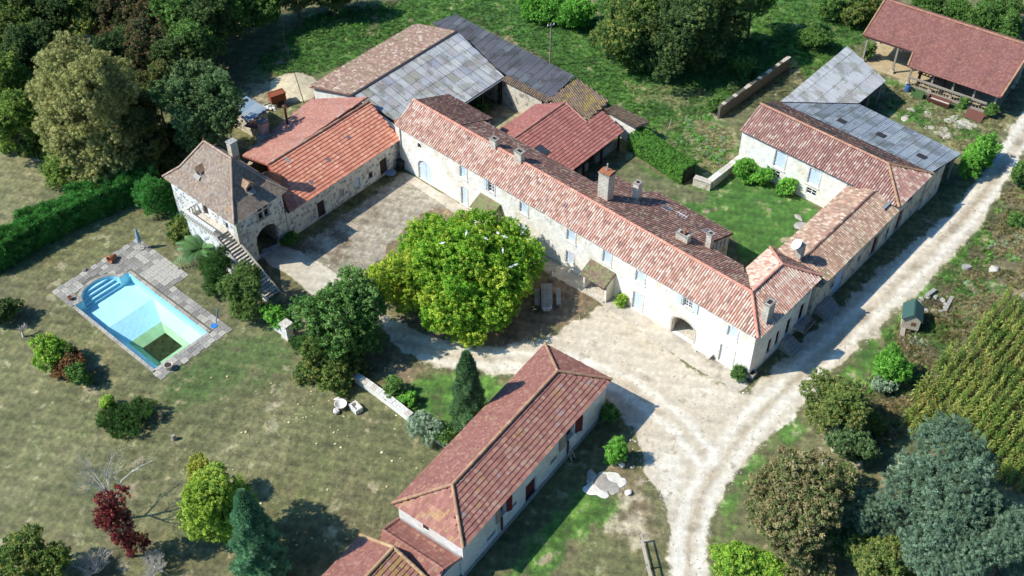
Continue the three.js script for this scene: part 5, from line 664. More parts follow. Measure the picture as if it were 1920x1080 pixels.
// ---------- stone wing, left of the courtyard ----------
{
  const H = building('stone_wing', 'low rubble stone wing with bright orange flat tile roof', 'house', 'T'); const E = 3.4, RU = -2.25, RH = 5.55, w = 2.05;
  const op = [[3.7, 4.65, .05, 2.0], [12.15, 13.15, .1, 2.05], [8.6, 9.4, .65, 1.75], [10.55, 11.1, .7, 1.5], [6.6, 7.2, 1.0, 1.7]];
  const F = wall(H, 'wall', [w, 4.35], [w, 19.4], 3.3, M.rubble, [1, 0], op); plankDoor(H, F, ...op[0], M.woodDark); plankDoor(H, F, ...op[1], M.woodDark); closedShutters(H, F, ...op[2], { trim: 0, mat: M.shutter }); plankDoor(H, F, ...op[3], M.woodDark); closedShutters(H, F, ...op[4], { trim: 0, mat: M.stone });
  wall(H, 'wall', [-6.4, 6.6], [-9, 17.8], 3.2, M.rubbleOld, [-1, -.2]); wall(H, 'wall', [w, 19.4], [-9, 18.6], [[0, 3.2], [4.3, 5.3], [11, 3.2]], M.rubbleOld, [0, 1], [], { inset: .46 });
  const rf = sub(H, 'roof'); slope(rf, [[2.4, 4.35, E], [2.4, 19.35, E], [RU, 19.75, RH], [RU, 6.25, RH]], 'flat', PAL.orange, { deck: '#8a4434' });
  slope(rf, [[RU, 6.25, RH], [RU, 19.75, RH], [-9.6, 18.1, 3.3], [-6.9, 6.9, 3.3]], 'plain', PAL.orangeRear, { deck: '#8a5040', lichen: [{ hex: '#a89a8c', scale: 6, amount: .3, max: .6 }, { hex: '#8e4c44', scale: 8, amount: .25, max: .5 }] }); ridge(rf, [RU, 6.3, RH + .05], [RU, 19.7, RH + .05], [['#c48a68', 2], ['#b87c5c', 2], ['#d8a888', 1]]);
  { const c = sub(rf, 'stovepipe'); part(c, 'pipe', new THREE.CylinderGeometry(.12, .12, 2.3, 10).translate(-7.6, 4.9, -13.2), M.rust); part(c, 'cowl', new THREE.ConeGeometry(.3, .25, 10).translate(-7.6, 6.15, -13.2), M.rust); }
  { const c = sub(rf, 'chimney'); part(c, 'stack', merged([box(.75, 2.2, .75, -8.1, 4.2, -10.6), box(1.1, 1.2, 1.1, -8, 3.3, -10.4)]), M.stoneGrey); part(c, 'cap', box(.9, .16, .9, -8.1, 5.4, -10.6), M.stoneDark); }
  part(rf, 'roof_light', box(.5, .04, .35, -1.6, 5.33, -8.2, 0, 0, -.45), M.zinc); for (const [u, v] of [[1.2, 8.4], [.4, 11.5], [-.4, 14.9]]) part(rf, 'glass_tile', box(.4, .03, .3, u, RH - (u - RU) * .462 + .1, -v, 0, 0, -.43), std({ color: col('#7a7478'), roughness: .5 }));
  // garden wall with tile coping that joins the wing to the long house
  part(H, 'link_wall', merged([box(.45, 5.0, 3.4, 1.82, 2.5, -21.1)]), M.plaster);
  for (let i = 0; i < 8; i++) part(H, 'coping_tile', box(.7, .1, .4, 1.8, 5.06, -19.6 - i * .43, 0, 0, .1), M.terracotta);
}
// ---------- gate tower ----------
{
  const H = building('gate_tower', 'square rubble stone gate tower with steep hipped grey tile roof', 'tower', 'T'); const u0 = -7.4, u1 = 2, v0 = -1.16, v1 = 4.3, hw = 6.05;
  const aop = [1.8, 4.4, .02, 3.25, 1.25], wv = [2.55, 3.55, 4.45, 5.9];
  const tw = [[2.5, 3.02, 5.3, 5.85], [3.18, 3.7, 5.3, 5.85], [2.5, 3.02, 4.3, 5.14], [3.18, 3.7, 4.3, 5.14]]; const F = wall(H, 'wall', [u1, v0], [u1, v1], hw, M.rubble, [1, 0], [aop, ...tw]);
  const Wd = [4.55, 5.35, 4.05, 5.9]; const L = wall(H, 'wall', [u0, v0], [u1, v0], hw, M.rubble, [0, -1], [Wd, [7.75, 8.15, 4.2, 4.9], [7.75, 8.1, 5.15, 5.4]], { inset: .46 });
  wall(H, 'wall', [u0, v0], [u0, v1], hw, M.rubble, [-1, 0], [aop]); wall(H, 'wall', [u0, v1], [u1, v1], hw, M.rubble, [0, 1], [], { inset: .46 }); part(H, 'vault', box(9, .25, 4.5, -3, 3.35, -1.57), M.rubbleOld); part(H, 'passage_wall', merged([box(9, 3.2, .3, -3, 1.6, -.45), box(9, 3.2, .3, -3, 1.6, -3.5)]), M.rubbleOld);
  for (const q of tw) { const g = onWall(H, 'window', F, (q[0] + q[1]) / 2); part(g, 'pane', box(.52, q[3] - q[2], .03, 0, (q[2] + q[3]) / 2, -.2), M.glass); part(g, 'frame', merged([box(.03, q[3] - q[2], .05, 0, (q[2] + q[3]) / 2, -.18), box(.48, .03, .05, 0, (q[2] + q[3]) / 2, -.178)]), M.woodDark); }
  const ct = onWall(H, 'window_surround', F, 3.1); part(ct, 'cross', merged([box(.15, 1.6, .1, 0, 5.08, .01), box(1.3, .15, .096, 0, 5.22, .01), box(.16, 1.7, .09, -.68, 5.08, .01), box(.16, 1.7, .09, .68, 5.08, .01), box(1.6, .13, .088, 0, 5.92, .01), box(1.7, .12, .18, 0, 4.22, .03)]), M.stone);
  plankDoor(H, L, ...Wd, M.woodDark); closedShutters(H, L, 7.75, 8.15, 4.2, 4.9, { trim: 0, mat: M.woodDark }); closedShutters(H, L, 7.75, 8.1, 5.15, 5.4, { trim: 0, mat: M.woodDark });
  // quoins of the near corner
  for (let i = 0; i < 14; i++) part(H, 'quoin', box(i % 2 ? .62 : .36, .39, i % 2 ? .36 : .62, u1 - (i % 2 ? .3 : .17), .22 + i * .415, -v0 - (i % 2 ? .17 : .3)), M.stone);
  // bell-cast hipped roof: steep above, flared at the eaves
  const rf = sub(H, 'roof'); const e = 6.0, o = .42, kh = 7.15, ki = .95, RH = 9.9, ra = -4.6, rb = -.75, rv = (v0 + v1) / 2; const eo = [[u0 - o, v0 - o], [u1 + o, v0 - o], [u1 + o, v1 + o], [u0 - o, v1 + o]], mi = [[u0 + ki, v0 + ki - .15], [u1 - ki, v0 + ki - .15], [u1 - ki, v1 - ki + .15], [u0 + ki, v1 - ki + .15]]; const r = [[ra, rv], [rb, rv], [rb, rv], [ra, rv]];
  const opt = { deck: '#6e5e50', lichen: [{ hex: '#b08440', scale: 4, amount: .24, max: .6 }, { hex: '#8b8b86', scale: 3, amount: .3, max: .6 }] };
  for (let i = 0; i < 4; i++) { const j = (i + 1) % 4; slope(rf, [[...eo[i], e], [...eo[j], e], [...mi[j], kh], [...mi[i], kh]], 'plain', PAL.tower, { ...opt, seed: 70 + i }); const top = i % 2 ? [[...mi[i], kh], [...mi[j], kh], [...r[i], RH]] : [[...mi[i], kh], [...mi[j], kh], [...r[j], RH], [...r[i], RH]]; slope(rf, top, 'plain', PAL.tower, { ...opt, seed: 80 + i }); ridge(rf, [...eo[i], e + .06], [...mi[i], kh + .06], [['#c09a80', 2], ['#ad8870', 2]], .8); ridge(rf, [...mi[i], kh + .06], [...r[i], RH + .05], [['#c09a80', 2], ['#ad8870', 2]], .8); }
  ridge(rf, [ra, rv, RH + .05], [rb, rv, RH + .05], [['#c09a80', 2], ['#ad8870', 2]], .9);
  const dorm = (u, v, h, ry) => { const d = sub(rf, 'dormer'); d.position.set(u, h, -v); d.rotation.y = ry; part(d, 'cheek', (() => { const sh = new THREE.Shape(); sh.moveTo(-.4, -.4); sh.lineTo(.4, -.4); sh.lineTo(.4, .25); sh.lineTo(0, .6); sh.lineTo(-.4, .25); const g = new THREE.ExtrudeGeometry(sh, { depth: 1.1, bevelEnabled: false }); g.translate(0, 0, -.9); return g; })(), M.woodGrey); for (const s of [-1, 1]) part(d, 'dormer_roof', box(.68, .07, 1.35, s * .26, .47, -.3, 0, 0, -s * .72), M.clayBrown); part(d, 'opening', box(.5, .5, .03, 0, -.1, .2), M.dark); part(d, 'apron_flashing', box(.8, .03, .45, 0, -.36, .42, 0, .7), M.stoneGrey); };
  dorm(-3.9, .05, 7.75, 0); dorm(1.0, rv, 7.6, Math.PI / 2);
  const c = sub(rf, 'chimney'); part(c, 'stack', box(.6, 2.2, .75, -2.4, 9.1, -3.0), M.plasterOld); part(c, 'cap', box(.72, .1, .88, -2.4, 10.22, -3.0), M.stoneGrey); part(rf, 'finial', merged([new THREE.ConeGeometry(.1, .5, 8).translate(ra, RH + .35, -rv)]), M.terracotta);
  // oven-like half dome between tower and wing
  part(H, 'side_turret', new THREE.CylinderGeometry(1.0, 1.0, 5.2, 16).translate(-.9, 2.6, -5.2), M.rubble); part(H, 'turret_roof', new THREE.ConeGeometry(1.25, 1.1, 20).translate(-.9, 5.7, -5.2), M.terracotta);
}
{
  // outside stair along the tower
  const H = building('stone_stair', 'long outside stone stair with balustraded landing against the tower', 'stairs', 'T'); const vA = -1.2, vB = -2.5, uT = .5, uB = 6.75, hT = 3.95, n = 22;
  part(H, 'landing', merged([box(4.4, hT - .02, 1.3, -1.65, (hT - .02) / 2, 1.85)]), M.rubble); part(H, 'landing_slab', box(4.5, .1, 1.4, -1.65, hT, 1.9), M.stone);
  for (let i = 0; i < n; i++) { const h = hT * (1 - (i + 1) / (n + 1)), u = uT + (uB - uT) * (i + .5) / n; part(H, 'step', box((uB - uT) / n + .03, .13, 1.3, u, h - .03, 1.85 + .0), i % 3 ? M.stone : M.stoneGrey); }
  const side = (v, t, hh, mat) => { const sh = new THREE.Shape(); sh.moveTo(uT, 0); sh.lineTo(uB + .1, 0); sh.lineTo(uB + .1, hh * .4); sh.lineTo(uT, hT - .05 + hh); sh.closePath(); const g = new THREE.ExtrudeGeometry(sh, { depth: t, bevelEnabled: false }); g.translate(0, 0, -v); return g; };
  part(H, 'stair_mass', (() => { const sh = new THREE.Shape(); sh.moveTo(uT + .3, 0); sh.lineTo(uB - .1, 0); sh.lineTo(uT + .3, hT - .35); const g = new THREE.ExtrudeGeometry(sh, { depth: 1.3, bevelEnabled: false }); g.translate(0, 0, 1.2); return g; })(), M.rubble); part(H, 'parapet', side(-2.5, .22, .25), M.stoneWhite).userData.label = 'low white stone parapet on the pool side'; part(H, 'parapet', side(-1.0, .18, .18), M.stone);
  for (let i = 0; i < 15; i++) part(H, 'baluster', new THREE.LatheGeometry([[.06, 0], [.09, .05], [.05, .15], [.11, .35], [.06, .6], [.09, .7], [.09, .74]].map(([x, y]) => new THREE.Vector2(x, y)), 8).translate(-3.75 + i * .29, hT + .05, 2.52), M.stoneWhite); part(H, 'handrail', box(4.5, .12, .28, -1.65, hT + .86, 2.52), M.stoneWhite); part(H, 'handrail', box(.28, .12, 1.1, -3.8, hT + .862, 1.85), M.stoneWhite); for (let i = 0; i < 4; i++) part(H, 'baluster', new THREE.CylinderGeometry(.07, .08, .76, 8).translate(-3.8, hT + .43, 1.45 + i * .28), M.stoneWhite);
}
// ---------- big shed behind the stone wing ----------
{
  const H = building('big_shed', 'large shed roofed half in old tiles and half in grey corrugated sheets', 'shed', 'S'); const RU = -4.8, RH = 5.2;
  const rf = sub(H, 'roof'); slope(rf, [[-11.2, 19.3, 3.5], [RU, 19.6, RH], [RU, 35.35, RH], [-11.2, 35.3, 3.5]], 'canal', PAL.shed, { deck: '#7a5a4c', wobble: .12, lichen: [{ hex: '#d8bfae', scale: 4, amount: .3, max: .7 }, { hex: '#8a8a60', scale: 7, amount: .3, max: .6 }] });
  sheets(rf, [[RU, 19.75, RH - .05], [RU, 35.35, RH - .05], [3.05, 34.2, 3.4], [3.05, 22, 3.4], [1.2, 20.6, 3.82]], .95, 1.35, greyMix, { deck: '#46464a', seed: 21 });
  part(rf, 'ridge_cap', bar(P(RU, 19.4, RH + .03), P(RU, 35.4, RH + .03), .3, .08), M.iron);
  wall(H, 'wall', [-11, 19.7], [-11, 35], 3.35, M.plasterWhite, [-1, 0]); wall(H, 'wall', [-11, 19.7], [1.4, 19.95], [[0, 3.3], [6.2, 4.95], [12.4, 3.5]], M.plasterWhite, [0, -1], [], { inset: .46 }); wall(H, 'wall', [-11, 35], [2.6, 34.2], [[0, 3.3], [6.2, 4.95], [13.6, 3.2]], M.plasterOld, [0, 1], [], { inset: .46 });
  for (let i = 0; i < 5; i++) part(H, 'post', box(.22, 3.1, .22, 2.75, 1.55, -22.4 - i * 2.85), M.woodDark); part(H, 'beam', bar(V(2.75, 3.15, -22), V(2.75, 3.15, -34.1), .22), M.woodDark); part(H, 'gutter', bar(V(3.12, 3.3, -22), V(3.12, 3.3, -34.2), .12), M.zinc); part(H, 'inner_wall', box(.4, 3, 9, .2, 1.5, -29.5), M.plasterOld);
}
{
  const H = building('dark_roof_shed', 'long low shed with dark grey sheet roof and brown tiled end', 'shed', 'S'); const hv = (v) => 3.35 + (v - 33.9) * .17; const rf = sub(H, 'roof');
  sheets(rf, [[-8.4, 38.9, hv(38.9)], [-9.6, 36.4, 3.6], [3.0, 34.55, hv(34.55)], [9.4, 34.3, hv(34.3)], [9.3, 38.35, hv(38.35)]], .95, 1.4, greyDark, { deck: '#3c3c40', seed: 31 });
  slope(rf, [[9.4, 34.0, 3.55], [14.3, 33.9, 2.95], [13.9, 38.5, 3.1], [9.35, 38.6, 4.1]], 'canal', PAL.brown, { deck: '#5a483a', lichen: [{ hex: '#9a8440', scale: 4, amount: .45 }] }); slope(rf, [[3.1, 33.75, 3.25], [9.4, 33.75, 3.25], [9.4, 34.5, 3.55], [3.1, 34.5, 3.55]], 'canal', PAL.brown, { deck: '#5a483a' });
  wall(H, 'wall', [2.9, 34], [14, 34], 3.15, M.plasterOld, [0, -1]); wall(H, 'wall', [14, 34], [13.8, 38.2], 2.9, M.plasterOld, [1, 0]); wall(H, 'wall', [-8, 38.4], [13.5, 38.2], [[0, 3.7], [21, 2.9]], M.plasterOld, [0, 1], [], { inset: .5 }); part(H, 'drain_pipe', new THREE.CylinderGeometry(.08, .08, 1.2, 8).translate(8.6, 2.6, -33.9), M.iron);
}
{
  const H = building('tiled_carport', 'open fronted shed with red flat tile roof behind the long house', 'shed', 'S'); const rf = sub(H, 'roof'); const RU = 11.3, RH = 3.9, s = .215; const h = (u) => RH - (u - RU) * s;
  slope(rf, [[8.65, 25.6, 3.2], [RU, 25.2, RH], [RU, 34.3, RH], [8.6, 33.0, 3.2]], 'plain', PAL.carport, { deck: '#7a4438' }); slope(rf, [[RU, 25.2, RH], [17.7, 25.6, h(17.7)], [17.75, 36.0, h(17.75)], [14.62, 36.6, h(14.62)], [14.55, 33.8, h(14.55)], [RU, 34.3, RH]], 'flat', PAL.carport, { deck: '#7a4438' });
  ridge(rf, [RU, 25.3, RH + .05], [RU, 34.3, RH + .05], [['#b87a64', 2], ['#a96a56', 2]]); ridge(rf, [RU, 34.3, RH + .04], [14.55, 33.85, h(14.55) + .06], [['#b87a64', 2]], .8);
  const sk = sub(rf, 'skylight'); sk.position.set(14.2, h(14.2) + .14, -27.1); sk.rotation.z = -Math.atan(s); part(sk, 'pane', box(1.3, .03, 1.1), new THREE.MeshPhysicalMaterial({ color: col('#3a444a'), roughness: .15 })); for (let i = 0; i < 4; i++) part(sk, 'bar', box(1.3, .05, .04, 0, .02, -.55 + i * .367), M.iron);
  for (let i = 0; i < 4; i++) part(H, 'post', box(.2, 2.3, .2, 17.4, 1.15, -27 - i * 2.9), M.woodDark); part(H, 'beam', bar(V(17.4, 2.3, -25.5), V(17.4, 2.3, -35.9), .2), M.woodDark); wall(H, 'back_wall', [11.2, 26], [11.2, 33.9], 3.5, M.plasterOld, [-1, 0]); wall(H, 'end_wall', [11.2, 34.1], [14.4, 33.9], 3.1, M.plasterOld, [0, 1]);
  wall(H, 'low_wall', [17.0, 29.6], [17.0, 31.2], .9, M.stoneGrey, [1, 0], [], { t: .25 }); wall(H, 'low_wall', [17.0, 32.4], [17.0, 36.2], .95, M.stoneGrey, [1, 0], [], { t: .25 });
}
{
  const H = building('tool_shed', 'tiny lime washed stone shed at the end of the red tiled carport', 'shed', 'S'); const rf = sub(H, 'roof'); slope(rf, [[14.0, 37.3, 2.75], [18.35, 37.15, 2.5], [18.7, 39.2, 2.3], [14.4, 39.0, 2.45]], 'canal', PAL.brown, { deck: '#5a483a' });
  wall(H, 'wall', [14.2, 37.6], [18.05, 37.5], 2.5, M.plaster, [0, -1]); wall(H, 'wall', [18.05, 37.5], [18.35, 39], 2.3, M.plasterWhite, [1, 0]); wall(H, 'wall', [14.3, 38.8], [18.35, 39], 2.2, M.plasterOld, [0, 1]);
}
// ---------- long barn in front ----------
{
  const H = building('long_barn', 'long cream barn with hipped reddish flat tile roof in the foreground', 'barn', 'B'); const u0 = -6.2, u1 = -.25, v0 = -8.45, v1 = 10.45, hw = 4.15, E = 4.22, RU = -3.22, RH = 5.78, Y = (v) => v - v0;
  const op = [[Y(-.7), Y(.75), .05, 2.3], [Y(-4.2), Y(-3.2), 2.0, 3.9], [Y(-5.6), Y(-4.5), .9, 1.35], [Y(-2.9), Y(-1.8), 1.5, 1.95], [Y(2.6), Y(3.6), 1.4, 1.9], [Y(4.3), Y(5.9), 2.0, 3.9], [Y(6.2), Y(7.0), 1.6, 2.1]];
  const F = wall(H, 'wall', [u1, v0], [u1, v1], hw, M.plasterWhite, [1, 0], op); const G = wall(H, 'wall', [u0, v0], [u1, v0], hw, M.plasterWhite, [0, -1], [[2.3, 2.85, 3.0, 3.75]], { inset: .46 }); wall(H, 'wall', [u0, v0], [u0, v1], hw, M.plasterWhite, [-1, 0]); wall(H, 'wall', [u0, v1], [u1, v1], hw, M.plasterWhite, [0, 1], [], { inset: .46 });
  plankDoor(H, F, ...op[0], M.woodRed); plankDoor(H, G, 2.3, 2.85, 3.0, 3.75, M.woodDark, { z: -.08 }); for (const i of [2, 3, 4, 6]) closedShutters(H, F, ...op[i], { trim: 0, mat: M.woodGrey });
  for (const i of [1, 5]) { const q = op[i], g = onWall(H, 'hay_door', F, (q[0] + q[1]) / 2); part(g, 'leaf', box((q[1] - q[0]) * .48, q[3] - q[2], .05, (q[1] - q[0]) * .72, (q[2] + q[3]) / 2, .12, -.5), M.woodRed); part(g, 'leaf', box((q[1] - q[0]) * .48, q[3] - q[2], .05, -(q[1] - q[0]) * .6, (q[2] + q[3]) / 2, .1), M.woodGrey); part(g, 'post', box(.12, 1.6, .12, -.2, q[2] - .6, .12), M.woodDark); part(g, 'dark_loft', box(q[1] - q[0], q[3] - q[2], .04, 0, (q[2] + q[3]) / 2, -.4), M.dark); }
  const rf = sub(H, 'roof'), o = .28; const c = [[u0 - o, v0 - o, E], [u1 + o, v0 - o, E], [u1 + o, v1 + o, E], [u0 - o, v1 + o, E]], a = [RU, -5.72, RH], b = [RU, 7.72, RH];
  const lich = [{ hex: '#b08a50', scale: 5, amount: .3, max: .6 }, { hex: '#a69c98', scale: 4, amount: .26, max: .6 }]; slope(rf, [c[1], c[2], b, a], 'flat', PAL.barnR, { deck: '#6e3e34', lichen: lich }); slope(rf, [c[3], c[0], a, b], 'plain', PAL.barnL, { deck: '#7a4a3e', lichen: [{ hex: '#b98e6a', scale: 4, amount: .25, max: .5 }] }); slope(rf, [c[0], c[1], a], 'flat', PAL.barnR, { deck: '#6e3e34', lichen: [{ hex: '#c09a60', scale: 4, amount: .35, max: .6 }] }); slope(rf, [c[2], c[3], b], 'flat', PAL.barnL, { deck: '#5e3830' });
  const cap = [['#bd8a5e', 3], ['#b27a58', 3], ['#c79a70', 1]]; for (const [p, q] of [[a, b], [c[0], a], [c[1], a], [c[2], b], [c[3], b]]) ridge(rf, [p[0], p[1], p[2] + .08], [q[0], q[1], q[2] + .08], cap);
  part(H, 'footing', merged([box(.12, .35, v1 - v0 - .02, u1 + .06, .175, -(v0 + v1) / 2)]), M.stoneGrey);
}
{
  const H = building('wash_house', 'small tiled lean-to between the long barn and the garage', 'shed', 'B'); const rf = sub(H, 'roof'); slope(rf, [[-6.2, -8.5, 2.35], [-.35, -8.5, 2.35], [-.5, -10.35, 3.05], [-6.1, -10.35, 3.05]], 'flat', PAL.barnL, { deck: '#5e3830' }); slope(rf, [[-6.1, -10.35, 3.05], [-.5, -10.35, 3.05], [-.5, -11.3, 2.5], [-6.1, -11.3, 2.5]], 'flat', PAL.barnL, { deck: '#5e3830' });
  ridge(rf, [-6.1, -10.35, 3.1], [-.5, -10.35, 3.1], [['#b0705c', 2], ['#a06250', 2]]); ridge(rf, [-.4, -8.6, 2.42], [-.5, -10.35, 3.1], [['#b0705c', 2]]); ridge(rf, [-6.15, -8.6, 2.42], [-6.1, -10.35, 3.1], [['#b0705c', 2]]); part(rf, 'flashing', bar(V(-6.1, 2.52, 8.55), V(-.4, 2.52, 8.55), .16, .06), M.zinc);
  wall(H, 'wall', [-.55, -8.5], [-.55, -11.2], 2.3, M.plasterWhite, [1, 0]); wall(H, 'wall', [-6, -8.5], [-6, -11.2], 2.3, M.plasterWhite, [-1, 0]);
}
{
  const H = building('garage', 'gabled outbuilding with two tone tile roof cut by the bottom edge', 'shed', 'B'); const rf = sub(H, 'roof'), v1 = -11.45, v0 = -19; slope(rf, [[-7.35, v1, 2.6], [-4.1, v1, 3.98], [-4.1, v0, 3.98], [-7.35, v0, 2.6]], 'plain', PAL.barnL, { deck: '#7a4a3e' }); slope(rf, [[-4.1, v1, 3.98], [-.8, v1, 2.6], [-.8, v0, 2.6], [-4.1, v0, 3.98]], 'flat', PAL.barnR, { deck: '#6e4a34', lichen: [{ hex: '#b08a48', scale: 4, amount: .55, max: .7 }] });
  const cap = [['#c49a66', 3], ['#b98858', 2]]; ridge(rf, [-4.1, v1, 4.05], [-4.1, v0, 4.05], cap); ridge(rf, [-4.1, v1, 4.05], [-.8, v1, 2.68], cap); ridge(rf, [-4.1, v1, 4.05], [-7.35, v1, 2.68], cap); wall(H, 'wall', [-7, v1 - .3], [-1.1, v1 - .3], [[0, 2.5], [2.95, 3.75], [5.9, 2.5]], M.plasterWhite, [0, 1]); wall(H, 'wall', [-1.1, v1 - .3], [-1.1, v0 + .2], 2.5, M.plasterWhite, [1, 0]); wall(H, 'wall', [-7, v1 - .3], [-7, v0 + .2], 2.5, M.plasterWhite, [-1, 0]);
}
// ---------- timber hay barn ----------
{
  const H = building('hay_barn', 'open timber hay barn with large mottled red tile roof', 'barn', 'R'); const rf = sub(H, 'roof'); const s = .38, h = (v) => 3.5 + s * (v - .55), RV = 5.7, RH = h(5.7);
  const opt = { deck: '#6e3e34', lichen: [{ hex: '#6e463c', scale: 6, amount: .3, max: .5 }, { hex: '#b5745c', scale: 4, amount: .3, max: .45 }] }; slope(rf, [[-4.15, .55, 3.5], [1.65, .55, 3.5], [1.95, -1.3, h(-1.3)], [12.2, -1.3, h(-1.3)], [12.6, RV, RH], [-4.1, RV, RH]], 'plain', PAL.hay, opt);
  slope(rf, [[-4.1, RV, RH], [12.6, RV, RH], [12.6, 7.2, RH - (7.2 - RV) * s], [-4.1, 7.2, RH - (7.2 - RV) * s]], 'plain', PAL.hay, opt); ridge(rf, [-4.1, RV, RH + .05], [12.6, RV, RH + .05], [['#b47a56', 3], ['#a86a4c', 2]]);
  for (const [a, b] of [[[-4.12, .6, 3.55], [-4.1, RV, RH + .05]], [[12.2, -1.2, h(-1.2) + .06], [12.6, RV, RH + .05]], [[1.72, .5, 3.52], [1.97, -1.25, h(-1.25) + .06]]]) ridge(rf, a, b, [['#b98a5c', 2], ['#a8764e', 2]], .8);
  const post = (u, v, hh) => { part(H, 'post', box(.2, hh - .4, .2, u, .4 + (hh - .4) / 2, -v), M.woodGrey); part(H, 'post_base', box(.4, .4, .4, u, .2, -v), M.stone); };
  post(-3.6, .9, 3.4); post(0, .75, 3.4); post(2.3, -.5, 2.9); for (let i = 0; i < 4; i++) post(4.8 + i * 2.3, -.5, 2.95); for (let i = 0; i < 5; i++) post(-3.6 + i * 3.9, RV, 5.1); 
  part(H, 'beam', bar(P(-3.8, .8, 3.35), P(1.9, .8, 3.35), .22), M.woodGrey); part(H, 'beam', bar(P(2.1, -.55, 2.85), P(12, -.55, 2.85), .22), M.woodGrey); part(H, 'beam', bar(P(-3.8, RV, 5.1), P(12, RV, 5.1), .24), M.woodGrey); for (let i = 0; i < 5; i++) part(H, 'tie_beam', bar(P(-3.6 + i * 3.9, .8, 3.1), P(-3.6 + i * 3.9, 6.8, 3.1), .22), M.woodGrey);
  // long manger rack under the eave
  const mg = sub(H, 'hay_rack'); part(mg, 'rail', bar(P(2.3, -.75, 1.25), P(11, -.75, 1.25), .22, .14), M.woodGrey); part(mg, 'rail', bar(P(2.3, -.95, .3), P(11, -.95, .3), .26, .14), M.woodGrey); for (let i = 0; i < 28; i++) part(mg, 'slat', bar(P(2.5 + i * .3, -.93, .35), P(2.5 + i * .3, -.77, 1.2), .05), i % 3 ? M.woodGrey : M.woodBrown);
  part(H, 'loft', box(8.5, .12, 4.5, 7.3, 2.2, -2.4), M.woodDark); part(H, 'back_wall', box(16, 4.4, .2, 4.2, 2.2, -6.9), M.plasterOld); part(H, 'floor', box(15.6, .04, 6.6, 4.2, .02, -3.5), std({ map: stoneT, color: col('#c2ad86') }));
}
// ---------- garden walls, small buildings, furniture ----------
function stoneWall(label, pts, h, t, mat, capMat, coping = .5) {
  const [x0, z0] = pts[0]; const o = thing('stone_wall', label, 'wall', [x0, 0, z0]); reseed(Math.round(Math.abs(x0 * 77)));
  for (let i = 0; i + 1 < pts.length; i++) { const a = V(pts[i][0] - x0, 0, pts[i][1] - z0), b = V(pts[i + 1][0] - x0, 0, pts[i + 1][1] - z0), L = a.distanceTo(b), ang = -Math.atan2(b.z - a.z, b.x - a.x), c = a.clone().add(b).multiplyScalar(.5); part(o, 'wall_body', box(L, h, t, c.x, h / 2, c.z, ang), mat);
    const n = Math.max(1, Math.round(L / coping)); for (let k = 0; k < n; k++) { const p = a.clone().lerp(b, (k + .5) / n); part(o, 'coping_stone', box(L / n - .03, .12 + rr(-.02, .04), t + .12 + rr(-.04, .04), p.x, h + .04, p.z, ang + rr(-.04, .04), rr(-.03, .03)), rnd() < .6 ? capMat : M.stone); } }
  return o;
}
stoneWall('low white stone wall between lawn and small green garden', OBJ.wallA, .75, .45, M.plasterWhite, M.stoneWhite);
stoneWall('short end of white wall showing beside the barn eave', OBJ.wallB, .75, .45, M.plasterWhite, M.stoneWhite);
stoneWall('pale low wall between the garden lawn and vegetable plot', OBJ.wallC, 1.0, .5, M.plasterOld, M.stoneWhite);
stoneWall('short pale wall end at the clipped garden hedge', OBJ.wallE, .9, .5, M.plasterOld, M.stone);
stoneWall('long grey wall of the brown walled yard', OBJ.wallD, 1.5, .28, M.stoneMoss, M.stoneMoss);
function pillar(label, [x, z]) { const o = thing('gate_pillar', label, 'pillar', [x, 0, z], -.7); part(o, 'shaft', box(.7, 1.6, .7, 0, .8, 0), M.stoneWhite); part(o, 'cap', box(.9, .18, .9, 0, 1.69, 0), M.stone); part(o, 'plinth', box(.86, .25, .86, 0, .125, 0), M.stone); part(o, 'side_wall', box(1.8, .7, .4, -1.2, .35, 0), M.plasterWhite); }
pillar('white stone gate pillar standing in sun by the laurel', OBJ.pillar[0]); pillar('pale stone gate pillar hidden under the walnut tree', OBJ.pillar2[0]);
// little hut on stilts beside the maize
{ const [x, z] = OBJ.hut[0]; const o = thing('chicken_hut', 'tiny grey plank hut with dark green roof beside the road', 'hut', [x, 0, z], -.3); const w = 1.5, d = 1.7;
  for (const s of [-1, 1]) for (const t of [-1, 1]) part(o, 'leg', box(.1, .5, .1, s * (w / 2 - .1), .25, t * (d / 2 - .1)), M.woodGrey); part(o, 'floor', box(w, .06, d, 0, .5, 0), M.woodGrey);
  for (let i = 0; i < 6; i++) { part(o, 'plank', box(.04, .19, d, -w / 2, .63 + i * .2, 0), M.woodPale); part(o, 'plank', box(.04, .19, d, w / 2, .63 + i * .2, 0), M.woodPale); } for (let i = 0; i < 7; i++) { const xx = -w / 2 + w * (i + .5) / 7, hh = 1.2 + .62 * (1 - Math.abs(xx) / (w / 2)); part(o, 'plank', box(w / 7 - .015, hh, .04, xx, .53 + hh / 2, d / 2), M.woodPale); part(o, 'plank', box(w / 7 - .015, hh, .04, xx, .53 + hh / 2, -d / 2), M.woodPale); }
  part(o, 'window', box(.4, .4, .03, .2, 1.2, d / 2 + .03), M.woodBrown); const rm = std({ color: col('#3d5c50'), roughness: .7 }); for (const s of [-1, 1]) part(o, 'roof_panel', box(1.15, .05, d + .4, s * .46, 2.08, 0, 0, 0, -s * .72), rm); part(o, 'ramp', box(.4, .04, 1.4, -.5, .3, d / 2 + .55, 0, .4), M.woodGrey); }
